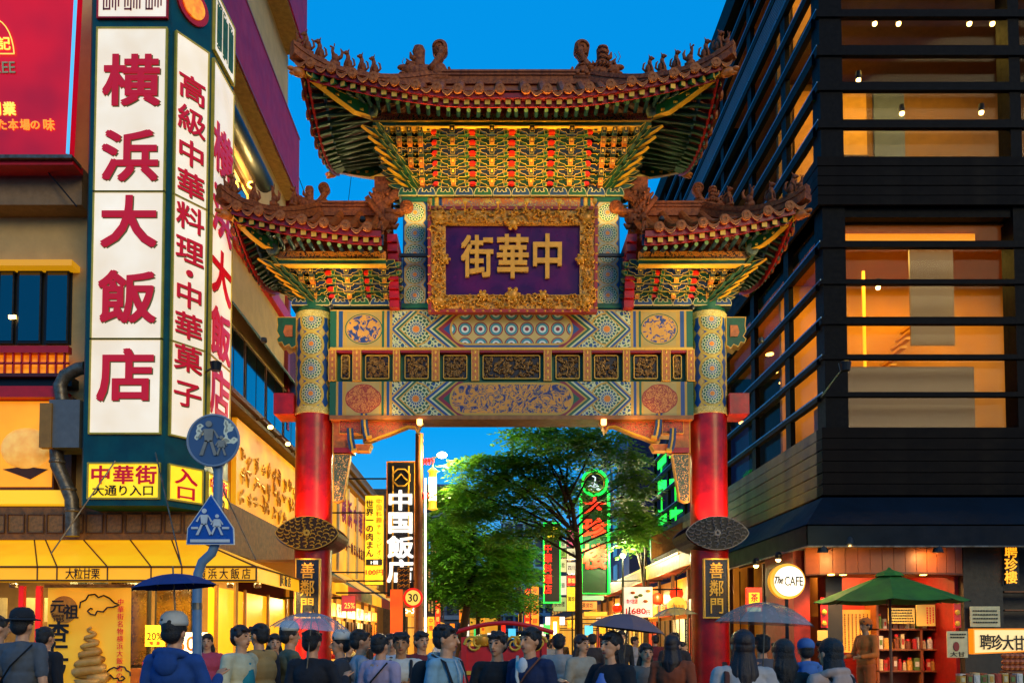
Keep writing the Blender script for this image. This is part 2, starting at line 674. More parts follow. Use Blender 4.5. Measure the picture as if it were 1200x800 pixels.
def post_paint(name, cyl=False, per=.46, r0=.235, body=C_BL):
    m = NM(name)
    x, y, z = m.xyz()
    if cyl:
        x = x.atan2(y * -1.0) * .42
        x = x.wrap(-.33, .33)
    zz = z.wrap(0.0, per) - per / 2
    q, md = medal(m, x, zz, r0, 14)
    # lattice of small leaves between the rounds
    vx = (x.abs() - .24).abs() * 1.4 + (zz.abs() - per / 2).abs()
    col = m.mix(vx < .09, body, 'd8b858' if cyl else C_BL)
    col = m.mix((vx - .1).abs() < .018, col, C_CR)
    col = m.mix(q < 1.14, col, 'd8b83c' if cyl else 'b8b490')
    col = m.mix(q < 1.0, col, md)
    m.set('Base Color', col)
    m.set('Roughness', .45)
    return m.mat


def scroll_paint(name, bg, fg, line, sc=9.0, w=.07):
    m = NM(name)
    n = m.noise(sc, 2, .5, dist=1.8)
    c = m.mix(((n - .5).abs() < w), bg, fg)
    c = m.mix((((n - .5).abs() - w - .012).abs() < .012), c, line)
    m.set('Base Color', c); m.set('Roughness', .45)
    m.bump((n - .5).abs().min(w), .6, .03)
    return m.mat


BEAM_UP = beam_paint('upper_beam_paint', 'flowers', 'dragon')
BEAM_LO = beam_paint('lower_beam_paint', 'dragon', 'cloud')
POST_P = post_paint('post_medallion_paint', False, .465, .225, 'd4c48a')
COLM_P = post_paint('column_medallion_paint', True, .55, .255, C_BL)
HEAD_P = scroll_paint('header_scroll_paint', 'e8c23c', 'e07c22', '2a5a94', 7, .08)
BOARD_P = scroll_paint('eave_board_paint', '2a1412', 'a8321c', 'd08a30', 9, .06)
BOARD_Q = scroll_paint('eave_board_orange_paint', '4a1c10', 'e27a20', 'f2b040', 9, .07)
KEY_P = scroll_paint('meander_paint', 'd8b84a', 'f0dc80', '4a6a30', 16, .06)
CARV_P = scroll_paint('carving_paint', '20302c', 'a83222', 'd8a23a', 18, .08)
SWIRL_P = scroll_paint('swirl_paint', 'd8c060', '305a48', '7a2a50', 12, .09)
GFRAME = scroll_paint('gilt_carved_frame', '4a1408', 'f0a024', 'ffd060', 15, .1)

gate = thing('chinatown_gate', (XC, YG, 0), 'tall painted Chinese gate with brown tiled roofs and red columns over the street', 'gate')
gx = lambda s, h: XC + s * h

# ------------------------------------------------------------------ columns
zc0, zc1, zc2 = pz(485, 18.6), pz(365, 18.6), pz(352, 18.6)
for s in (-1, 1):
    cx = gx(s, 4.39)
    mb = MB().lathe([(.41, .5), (.41, zc0)], (cx, YG, 0), 40)
    col_o = mb.build('column', RED, gate, (cx, YG, .5), smooth=True)
    mb = MB().lathe([(.42, zc0 + .14), (.42, zc1 - .16)], (cx, YG, 0), 40)
    mb.build('painted_band', COLM_P, col_o, (cx, YG, zc0 + .14), smooth=True)
    for za in (zc0, zc1 - .16):
        MB().lathe([(.43, za), (.435, za + .02), (.43, za + .07), (.435, za + .13), (.42, za + .15)], (cx, YG, 0), 40).build('gold_band', KEY_P, col_o, smooth=True)
    MB().lathe([(.41, zc1), (.41, zc2 + .3)], (cx, YG, 0), 32).build('column_top', GREENP, col_o, smooth=True)
    MB().lathe([(.62, .12), (.66, .2), (.68, .3), (.62, .42), (.5, .5), (.44, .52)], (cx, YG, 0), 32).build('stone_base', STONE, col_o, smooth=True)
    box('plinth', cx - .8, cx + .8, YG - .8, YG + .8, 0, .13, STONE, col_o)
    # lettered board on the column
    bz0, bz1 = pz(724, 18.3), pz(654, 18.3)
    bx0, bx1 = cx - .27, cx + .27
    pts = [(bx0, bz0), (bx1, bz0), (bx1, bz1), (bx0, bz1)]
    bo = MB().framed(pts, 18.27, 18.40, .055, 0, 1, .03).build('name_board', [BLACKB, GOLDP], gate)
    ch = (bz1 - bz0 - .16) / 3
    letters('lettering', [(c, 0, (bz1 + bz0) / 2 + (1 - i) * ch, .3, .34) for i, c in enumerate('善鄰門')], T(cx, 18.272, 0), GOLDP, bo, .02, .015)
    box('mount', cx - .2, cx + .2, 18.39, 18.5, bz0 + .2, bz1 - .2, DRED, bo)
    # pierced lamp hood
    hz0, hz1 = pz(644, 18.15), pz(604, 18.15)
    hc, hh, hw = (hz0 + hz1) / 2, (hz1 - hz0) / 2, .68
    lens = [(hw * math.cos(t) , 1.0 * hh * math.sin(t) * abs(math.sin(t)) ** .45) for t in [PI * 2 * i / 48 for i in range(48)]]
    lens = [(cx + x, hc + z) for x, z in lens]
    dk = mat('hood_bronze', '5a3418', .4, metal=.5, var=.3) if s < 0 else mat('hood_black_iron', '1c1818', .4, metal=.5, var=.3)  # left hood lit, right hood shaded: the light is put into these colours
    fil = mat('filigree_gold', 'e8b040', .4, metal=.3) if s < 0 else mat('filigree_shaded', '8a8078', .5, metal=.3)  # same for the openwork: bright lit copy left, dull copy right
    hood = None
    for yy in (18.15, 19.5):
        p = MB().framed(lens, yy, yy + .03, .03, 0, 1, .01).build('lamp_hood' if hood is None else 'back_plate', [dk, fil], gate if hood is None else hood)
        if hood is None: hood = p
    mb = MB()
    low = [(cx + hw * math.cos(t), hc + hh * math.sin(t)) for t in [PI + PI * i / 16 for i in range(17)]]
    for i in range(16):
        (xa, za), (xb, zb) = low[i], low[i + 1]
        mb.add([(xa, 18.18, za), (xb, 18.18, zb), (xb, 19.5, zb), (xa, 19.5, za), (xa, 18.18, za + .02), (xb, 18.18, zb + .02), (xb, 19.5, zb + .02), (xa, 19.5, za + .02)],
               [(0, 1, 2, 3), (4, 7, 6, 5)])
    mb.build('hood_shell', dk, hood)
    mb = MB()
    rr = random.Random(3)
    for k in range(4):
        q = .9 - .22 * k
        n = max(6, int(26 * q))
        for i in range(n):
            t = 2 * PI * (i + .5 * (k % 2)) / n
            px_, pz_ = cx + hw * q * .92 * math.cos(t), hc + hh * q * .9 * math.sin(t)
            r = .024 + .018 * math.sin(i * 2.4 + k) ** 2
            a = math.atan2(hh * math.sin(t), hw * math.cos(t)) + rr.uniform(-.5, .5)
            mb.tube([(px_ + r * 1.6 * math.cos(a + b), 18.138, pz_ + r * math.sin(a + b)) for b in [0, .9, 1.8, 2.7, 3.6]], [.011, .014, .014, .012, .008], 4)
    for i in range(8):
        t = PI / 4 * i
        mb.ell((cx + .05 * math.cos(t), 18.14, hc + .05 * math.sin(t)), (.03, .01, .03), 6)
    o = mb.build('filigree', fil, hood); o['kind'] = 'stuff'
    for k_, (dx) in enumerate((-.3, .3)):
        MB().lathe([(.05, 0), (.07, .02), (.07, .12), (.05, .13)], (cx + dx, 18.38, hc - .05), 12).build('uplight', mat('lamp_black', '101010', .4), hood)
        spot('uplight_beam', (cx + dx * .9, 18.3, hc + .12), (cx + dx * .2, 18.6, hc + 3), 260, (1, .34, .14), R(95), .8, .05, hood)
    if s > 0: spot('added_side_beam', (cx + .5, 18.9, hc + .15), (7.3, 21.0, pz(540, 21)), 260, (1, .72, .2), R(100), .9, .1, hood)  # extra beam added to throw golden light on the side cladding
    spot('downlight_beam', (cx, 18.12, hc - hh - .03), (cx, 18.35, hc - 1.6), 22, (1, .45, .2), R(110), .8, .04, hood)
    # beam ends beside the columns
    z0, z1 = pz(485, 18.5), pz(460, 18.5)
    xa, xb = sorted((gx(s, 4.78), gx(s, 5.22)))
    box('beam_end', xa, xb, 18.5, 19.2, z0, z1, RED, gate, .01)
    z0, z1 = pz(403, 18.5), pz(368, 18.5)
    o_ = [(4.75, 0), (4.86, -.06), (4.92, .02), (5.02, -.03), (5.08, .07), (5.16, .05), (5.2, .14), (5.14, .2), (5.2, .3), (5.18, .42), (5.2, .6), (4.75, .6)]
    k = (z1 - z0) / .62
    MB().framed([(gx(s, a), z0 + b * k) for a, b in o_], 18.6, 19.1, .035, 0, 1).build('scroll_beam_end', [GREENP, GOLDP], gate)
    MB().prism([(gx(s, 4.84), z0 + .2), (gx(s, 5.0), z0 + .2), (gx(s, 5.04), z0 + .3), (gx(s, 5.0), z0 + .45), (gx(s, 4.84), z0 + .45)], 18.58, 18.62).build('painted_flower', ORNG, gate)

# ------------------------------------------------------------------ beams and the band of carved panels
def beam(name, h, y0, y1, za, zb, m, parent=gate):
    mb = MB().box(-h, h, 0, y1 - y0, -(zb - za) / 2, (zb - za) / 2)
    return inst(name, mb.mesh(name, m), T(XC, y0, (za + zb) / 2), parent)


zl0, zl1 = pz(487, YF), pz(447, YF)
zu0, zu1 = pz(408, YF), pz(363, YF)
beam('lower_beam', 3.99, YF, 19.2, zl0, zl1, BEAM_LO)
beam('upper_beam', 3.99, YF, 19.2, zu0, zu1, BEAM_UP)
beam('middle_band', 3.99, YF + .12, 19.1, zl1, zu0, GREENP)
for za, zb in ((zl0 - .09, zl0), (zu0 - .05, zu0)):
    beam('gold_moulding', 3.98, YF - .05, 19.15, za, zb, GOLDP if za > zl0 else mat('ochre_moulding', 'b0702c', .5, var=.3))
beam('dark_moulding', 3.98, YF - .03, 19.12, zu0 - .10, zu0 - .05, DRED)

uh = lambda px: (598.5 - px) / 52.9
pil = [(386, 395), (414, 424), (461, 469), (506, 515), (552, 561)]
pan = [(400, 410), (428, 456), (474, 502), (519, 547)]
zb0, zb1 = pz(443, YF), pz(415, YF)
zq0, zq1 = pz(446.5, YF), pz(409.5, YF)
rr = random.Random(11)
figm = mat('carved_gilt_figures', 'c08838', .4, metal=.35, var=.4, scale=20, c2='4a3420')


def carved_panel(x0, x1, z0, z1):
    fr = MB().framed([(x0 + .03, z0), (x1 - .03, z0), (x1, z0 + .03), (x1, z1 - .03), (x1 - .03, z1), (x0 + .03, z1), (x0, z1 - .03), (x0, z0 + .03)],
                     YF + .05, YF + .13, .035, 0, 1, .05).build('carved_panel', [mat('panel_dark', '201016', .5), GOLDP], gate)
    mb = MB()
    w, h = x1 - x0 - .1, z1 - z0 - .1
    n = int(26 + w * 75)
    for i in range(n):
        cx = x0 + .05 + rr.random() * w; cz = z0 + .05 + rr.random() * h
        a = rr.random() * 6.28
        r = rr.uniform(.03, .07)
        mb.tube([(cx + r * math.cos(a + b) * (1 - b * .1), YF + .085 - .01 * math.sin(b), cz + r * math.sin(a + b) * (1 - b * .1)) for b in [0, .8, 1.6, 2.4, 3.2, 4]],
                [.006, .016, .02, .018, .012, .005], 5)
        if i % 3 == 0: mb.ell((cx, YF + .085, cz), (.03, .02, .035), 6)
    o = mb.build('relief', figm, fr, smooth='all'); o['kind'] = 'stuff'
    return fr


for s in (-1, 1):
    for a, b in pil:
        x0, x1 = sorted((gx(s, uh(a)), gx(s, uh(b))))
        MB().framed([(x0, zq0), (x1, zq0), (x1, zq1), (x0, zq1)], YF - .04, YF + .12, .03, 0, 1).build('pilaster', [mat('pilaster_red', 'a0401c', .5, c2='d08030', scale=12), GOLDP], gate)
        xm = (x0 + x1) / 2
        mb = MB()
        for k in range(5):
            mb.ell((xm, YF - .035, zq0 + (zq1 - zq0) * (k + .5) / 5), (.022, .012, .045), 8)
        o = mb.build('pilaster_carving', GOLDP, gate); o['kind'] = 'stuff'
    for a, b in pan:
        x0, x1 = sorted((gx(s, uh(a)), gx(s, uh(b))))
        carved_panel(x0, x1, zb0, zb1)
carved_panel(gx(-1, uh(565)), gx(1, uh(565)), zb0, zb1)

# relief dragons on the square fields are painted; hanging corner brackets under the lower beam
for s in (-1, 1):
    P = lambda px, py, Y=YF + .1: (gx(s, uh(px)), pz(py, Y))
    MB().framed([P(390, 530), P(390, 490), P(428, 490), P(428, 509), P(409, 510), P(409, 530)], YF + .12, YF + .5, .03, 0, 1).build('corner_block', [ORNG, GOLDP], gate)
    MB().framed([P(398, 508), P(398, 492), P(423, 492), P(423, 508)], YF + .08, YF + .13, .02, 0, 1).build('carved_block', [CARV_P, GOLDP], gate)
    box_x = sorted((P(392, 0)[0], P(414, 0)[0]))
    box('red_block', box_x[0], box_x[1], YF + .1, YF + .45, P(0, 530)[1], P(0, 524)[1], DRED, gate)
    wing = [P(440, 490), P(498, 490), P(491, 499)]
    wing = [(425, 491), (497, 491), (492, 499), (489, 507), (486, 500), (478, 499), (468, 503), (456, 508), (444, 512), (432, 517), (425, 517)]
    MB().framed([P(*q) for q in wing], YF + .15, YF + .4, .028, 0, 1).build('carved_wing', [CARV_P, GOLDP], gate)
    mb = MB().tube([(P(a, b)[0], YF + .13, P(a, b)[1]) for a, b in wing[3:-1]], .028, 6)
    mb.build('gold_rope', GOLDP, gate)
    for (a, b, c, d) in ((425, 486, 432, 515), (409, 503, 415, 530)):
        for k in range(3):
            path = [(a + k * 2.4, b), (a + 1 + k * 2.4, (b + c * 0 + d) / 2), (a + 3 + k * 2.4, d - 4), (a + 5 + k * 2.4, d)]
            o = MB().tube([(P(*q)[0], YF - .02 + .01 * k, P(*q)[1]) for q in path], [.026, .03, .034, .028], 6).build('bracket_strap', [BLUEP, GOLDP, BLUEP][k], gate)
        MB().tube([(P(c - 1, d)[0], YF - .05, P(c, d)[1]), (P(c + 5, d)[0], YF - .05, P(c, d)[1] + .02)], .05, 8).build('scroll_foot', GOLDP, gate)
    MB().framed([P(391, 531), P(411, 531), P(403, 585), P(396, 588), (P(391, 0)[0], P(391, 587)[1])], YF + .15, YF + .35, .03, 0, 1).build('hanging_panel', [SWIRL_P, GOLDP], gate)
    MB().framed([P(413, 520), P(436, 520), P(432, 528), P(417, 528)], YF + .1, YF + .4, .02, 0, 1).build('gold_tray', [ORNG, GOLDP], gate)

# ------------------------------------------------------------------ bracket work
EDGE = mat('gold_edge_paint', 'f6c134', .4, metal=.1, var=.1)


def arm_mesh(w, body):
    h = .115
    o = [(-w / 2, .06), (-w / 2 + .02, .03), (-w / 2 + .09, .0), (-.13, 0), (-.10, -.045), (.10, -.045), (.13, 0), (w / 2 - .09, 0), (w / 2 - .02, .03), (w / 2, .06),
         (w / 2, h), (w / 2 - .15, h), (w / 2 - .19, .07), (.1, .07), (.06, h), (-.06, h), (-.1, .07), (-w / 2 + .19, .07), (-w / 2 + .15, h), (-w / 2, h)]
    return MB().framed(o, 0, .09, .019, 0, 1, side=0).mesh('bracket_arm', [body, EDGE])


DBL = mat('deep_bracket_blue', '0a2c58', .5, var=.3); DGR = mat('deep_bracket_green', '08402a', .5, var=.3)
ARM = [arm_mesh(.74, DBL), arm_mesh(.74, DGR)]
ARMS = [arm_mesh(.5, DBL), arm_mesh(.5, DGR)]


def nose_mesh(body):
    mb = MB()
    mb.framed([(-.045, 0), (.045, 0), (.055, .1), (.055, .16), (-.055, .16), (-.055, .1)], 0, .3, .016, 0, 1, side=0)
    mb.box(-.022, .022, -.012, 0.004, .05, .1, 1)
    return mb.mesh('bracket_nose', [body, EDGE])


NOSE = [nose_mesh(TEALP), nose_mesh(ORNG)]
_n = MB(); _n.framed([(-.035, 0), (.035, 0), (.045, .09), (-.045, .09)], 0, .12, .012, 0, 1, side=0)
NOSES = _n.mesh('bracket_nose', [GREENP, EDGE])
PADM = MB().prism([(-.075, 0), (.075, 0), (.06, .04), (.03, .065), (-.03, .065), (-.06, .04)], 0, .1).mesh('red_pad', mat('red_pad_paint', 'e0220e', .35))
CAPM = MB().framed([(-.17, 0), (-.11, .0), (-.09, .05), (.09, .05), (.11, 0), (.17, 0), (.15, .05), (.12, .09), (-.12, .09), (-.15, .05)], 0, .07, .016, 0, 1, side=0).mesh('bow_cap', [TEALP, EDGE])
FANG = MB().framed([(0, -.05), (.35, -.06), (.62, .02), (.78, .1), (.6, .1), (.3, .07), (0, .09)], 0, .09, .024, 0, 1).mesh('slanting_arm', [TEALP, EDGE])
FANG2 = MB().framed([(0, -.05), (.25, -.06), (.42, -.02), (.55, .06), (.4, .08), (.2, .06), (0, .07)], 0, .08, .018, 0, 1, side=0).mesh('slanting_arm', [mat('arm_green', '0c4a34', .5), EDGE])


def brackets(sgns, sets, dense, gaps, xw, yw, y1, zb, zt, tiers, side=True):
    dy = (yw - y1) / tiers; dz = (zt - zb) / tiers
    for s in sgns:
        for hx in sets:
            if hx == 0 and s > 0: continue
            root = None
            for k in range(tiers):
                y = yw - dy * (k + .7); z = zb + dz * k
                o = inst('bracket_set' if root is None else 'bracket_arm', ARM[k % 2], T(gx(s, hx), y, z), gate if root is None else root)
                root = root or o
                inst('bracket_nose', NOSE[0 if k % 2 else 1], T(gx(s, hx), y - .13, z - .01), root)
                inst('bracket_arm', ARMS[(k + 1) % 2], T(gx(s, hx), y - .06, z + .03), root)
                inst('bracket_arm', ARM[(k + 1) % 2], T(gx(s, hx), y + .12, z + dz * .5), root)
                for e_ in (-.3, .3): inst('bracket_nose', NOSES, T(gx(s, hx) + e_, y - .03, z + .01), root)
        for k0, hx in enumerate(dense):
            root = None
            for k in range(tiers):
                if k < k0 * tiers / (len(dense) + 1.0) - .01: continue
                y = yw - dy * (k + .7); z = zb + dz * k
                o = inst('corner_bracket_set' if root is None else 'bracket_nose', NOSE[(k + 1) % 2], T(gx(s, hx), y - .1, z), gate if root is None else root)
                root = root or o
                inst('bracket_arm', ARMS[k % 2], T(gx(s, hx - .02), y + .06, z - .01), root)
        for hx in gaps:
            if hx == 0 and s > 0: continue
            for k in range(tiers):
                y = yw - dy * (k + .7); z = zb + dz * k
                if k < tiers: 
                    inst('red_pad', PADM, T(gx(s, hx), y - .02, z + dz * .38), gate)
                    inst('bow_cap', CAPM, T(gx(s, hx), y - .05, z + dz * .38 + .05), gate)
        # corner fans
        for k in range(tiers):
            f = (k + .6) / tiers
            cxn = xw + (yw - y1) * .0 + .12 + f * .75
            y = yw - dy * (k + .7); z = zb + dz * k
            for (ang, mesh, off, zo) in ((28, FANG, 0.0, .02), (48, FANG2, .05, -.03), (10, FANG2, -.05, -.07), (66, FANG2, .1, .04)):
                M = T(gx(s, cxn - .42 + off), y + .18, z + zo) @ (RZ(R(180 + ang)) @ RX(PI) if s < 0 else RZ(R(-ang)))
                if s < 0:
                    M = T(gx(s, cxn - .42 + off), y + .18, z + zo) @ Matrix.Scale(-1, 4, (1, 0, 0)) @ RZ(R(-ang))
                inst('slanting_arm', mesh, M, gate)
            if side:
                for yy in (YG - .35, YG + .25, YG + .85):
                    M = T(gx(s, xw + .05 + f * .35), yy, z)
                    if s < 0: M = M @ Matrix.Scale(-1, 4, (1, 0, 0))
                    inst('side_arm', FANG2, M, gate)


def cloud_trim(s, x0, x1, y, z, h=.19, w=.43):
    n = max(1, round((x1 - x0) / w)); w = (x1 - x0) / n
    for i in range(n):
        c = gx(s, x0 + w * (i + .5))
        q = w / 2 * .96
        o = [(-q, 0), (q, 0), (q, h * .35), (q * .82, h * .8), (q * .55, h), (q * .38, h * .75), (q * .5, h * .5), (q * .2, h * .45), (0, h * .75), (-q * .2, h * .45), (-q * .5, h * .5),
             (-q * .38, h * .75), (-q * .55, h), (-q * .82, h * .8), (-q, h * .35)]
        MB().framed([(c + a, z + b) for a, b in o], y, y + .05, .02, 0, 1).build('cloud_trim', [GREENP if i % 2 else BLUEP, mat('pale_edge_paint', 'e8d890', .4)], gate)


# upper storey: posts, header, wall
zp0, zp1 = pz(360, YF), pz(232, YF)
for s in (-1, 1):
    xa, xb = sorted((gx(s, 1.86), gx(s, 2.40)))
    cxp = (xa + xb) / 2
    po = box('upper_post', xa, xb, YF + .03, 19.2, zp0 - .1, zp1, BLUEP, gate)
    mb = MB().box(-.235, .235, 0, .03, 0, zp1 - zp0 - .12)
    inst('painted_face', mb.mesh('painted_face', POST_P), T(cxp, YF, zp0 + .04), po)
    for z in (zp0 - .02, zp1 - .09):
        box('green_band', xa - .02, xb + .02, YF - .02, YF + .1, z, z + .1, GREENP, po)
    xa, xb = sorted((gx(s, 2.45), gx(s, 2.66)))
    mb = MB()
    z0, z1 = pz(362, 18.4), pz(268, 17.6)
    mb = MB()
    n = 8
    for i in range(n):
        za, zb_ = z0 + (z1 - z0) * i / n, z0 + (z1 - z0) * (i + 1) / n
        mb = MB().box(xa, xb, 18.35 - .55 * (i + 1) / n, 19.6, za, zb_ - .015)
        mb.build('red_end_board', RED, gate)
box('header_beam', gx(-1, 1.86), gx(1, 1.86), YF + .05, 19.15, pz(243, YF), pz(224, YF), HEAD_P, gate)
box('wall_panel', gx(-1, 1.86), gx(1, 1.86), YF + .3, 19.1, zp0 - .1, pz(243, YF), DRED, gate)
for s in (-1, 1):
    for k, (w0, w1, mm) in enumerate(((1.70, 1.76, GREENP), (1.62, 1.68, EDGE), (1.54, 1.60, BLUEP))):
        xa, xb = sorted((gx(s, w0), gx(s, w1)))
        box('header_stripe', xa, xb, YF + .03, YF + .06, pz(241, YF), pz(226, YF), mm, gate)

zb_, zt_ = pz(222, 18.6), pz(149, 17.8)
cloud_trim(-1, 0, 2.5, YF - .06, zb_ - .22)
cloud_trim(1, 0, 2.5, YF - .06, zb_ - .22)
box('bracket_sill', gx(-1, 2.5), gx(1, 2.5), YF, 19.2, zb_ - .22, zb_ - .02, TEALP, gate)
brackets((-1, 1), [.43, 1.28], [1.97, 2.2, 2.43, 2.67], [0, .855, 1.66], 2.1, 18.6, 17.8, zb_, zt_, 6)
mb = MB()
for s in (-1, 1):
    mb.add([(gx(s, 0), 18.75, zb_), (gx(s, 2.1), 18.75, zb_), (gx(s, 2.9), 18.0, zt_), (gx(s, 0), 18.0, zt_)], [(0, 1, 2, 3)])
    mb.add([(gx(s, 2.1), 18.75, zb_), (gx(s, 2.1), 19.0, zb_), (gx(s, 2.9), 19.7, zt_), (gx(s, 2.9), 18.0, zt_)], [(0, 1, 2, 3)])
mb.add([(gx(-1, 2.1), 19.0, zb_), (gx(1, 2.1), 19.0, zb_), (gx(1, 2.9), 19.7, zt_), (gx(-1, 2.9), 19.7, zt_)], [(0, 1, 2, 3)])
mb.build('bracket_backing', mat('bracket_shadow_red', '1a080c', .7), gate)  # near-black sheet; the shade of the bracket recess is put into its colour

# lower bracket bands
zb2, zt2 = pz(352, 18.55), pz(306, 17.85)
for s in (-1, 1):
    cloud_trim(s, 2.68, 4.85, YF - .05, zb2 - .14, .17)
    xa, xb = sorted((gx(s, 2.68), gx(s, 4.85)))
    box('bracket_sill', xa, xb, YF + .02, 19.2, zb2 - .16, zb2 - .02, TEALP, gate)
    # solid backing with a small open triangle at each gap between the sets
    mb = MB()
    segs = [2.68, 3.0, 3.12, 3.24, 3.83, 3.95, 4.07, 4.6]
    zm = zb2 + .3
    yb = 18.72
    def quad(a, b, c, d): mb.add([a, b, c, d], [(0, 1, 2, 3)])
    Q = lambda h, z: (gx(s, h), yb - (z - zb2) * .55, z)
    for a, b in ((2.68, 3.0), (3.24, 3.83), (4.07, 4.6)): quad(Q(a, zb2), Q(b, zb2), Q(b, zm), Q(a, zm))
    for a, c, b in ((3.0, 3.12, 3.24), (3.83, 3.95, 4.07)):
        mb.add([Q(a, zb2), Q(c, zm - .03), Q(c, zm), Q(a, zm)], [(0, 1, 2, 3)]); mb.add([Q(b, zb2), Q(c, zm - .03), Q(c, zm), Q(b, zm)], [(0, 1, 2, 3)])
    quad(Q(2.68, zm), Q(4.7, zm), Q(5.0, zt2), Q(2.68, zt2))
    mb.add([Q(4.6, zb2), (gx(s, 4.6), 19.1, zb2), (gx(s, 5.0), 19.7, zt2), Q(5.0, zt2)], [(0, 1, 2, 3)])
    mb.build('bracket_backing', mat('bracket_shadow_teal', '0a2024', .6), gate)  # dark teal sheet with the shade between the brackets in its colour
brackets((-1, 1), [2.75 + .0, 3.55], [4.32, 4.55, 4.8], [3.12, 3.95], 4.3, 18.6, 17.85, zb2, zt2, 5)

# ------------------------------------------------------------------ tiled roofs
CAPD = MB()
CAPD.lathe([(0, 0), (.035, 0), (.04, -.012), (.07, -.012), (.078, 0), (.1, 0), (.105, .012), (.105, .05)], (0, 0, 0), 16)
CAPD.v = [(x, z, y) for x, y, z in CAPD.v]
CAPD.f = [f[::-1] for f in CAPD.f]
CAP = CAPD.mesh('tile_cap', mat('tile_cap_glaze', 'd07a34', .55, var=.3, scale=14, c2='8a441c', bump=.3, spec=.3), smooth=True)
DRIPM = MB().framed([(-.125, .06), (-.1, -.02), (-.045, -.075), (0, -.095), (.045, -.075), (.1, -.02), (.125, .06), (.06, .0), (0, -.02), (-.06, .0)], 0, .03, .012, 0, 1).mesh('drip_tile', [TILE, mat('tile_edge', 'd08a50', .35)])

beast = MB()
beast.ell((0, 0, .10), (.075, .06, .11), 8); beast.ell((.03, 0, .22), (.05, .045, .09), 8); beast.ell((.06, 0, .31), (.055, .045, .05), 8)
beast.ell((.115, 0, .295), (.03, .028, .025), 6); beast.tube([(.05, .03, .2), (.09, .035, .1), (.1, .035, 0)], [.025, .02, .022], 6); beast.tube([(.05, -.03, .2), (.09, -.035, .1), (.1, -.035, 0)], [.025, .02, .022], 6)
beast.tube([(-.06, 0, .06), (-.12, 0, .14), (-.1, 0, .24), (-.06, 0, .26)], [.02, .025, .02, .01], 6)
beast.tube([(.04, .025, .34), (.02, .03, .4)], [.015, .005], 5); beast.tube([(.04, -.025, .34), (.02, -.03, .4)], [.015, .005], 5)
beast.box(-.1, .13, -.05, .05, -.04, .01)
BEAST = beast.mesh('roof_beast', TILE2, 'all')
bird = MB()
bird.ell((0, 0, .13), (.08, .06, .1), 8); bird.tube([(.03, 0, .18), (.06, 0, .27), (.05, 0, .34)], [.045, .03, .035], 7); bird.ell((.09, 0, .35), (.03, .02, .018), 6)
bird.tube([(-.05, 0, .14), (-.12, 0, .2), (-.14, 0, .3), (-.1, 0, .36)], [.04, .035, .03, .01], 6); bird.box(-.09, .1, -.045, .045, -.04, .06)
bird.ell((.02, 0, .4), (.015, .01, .04), 5)
BIRD = bird.mesh('roof_beast', TILE2, 'all')


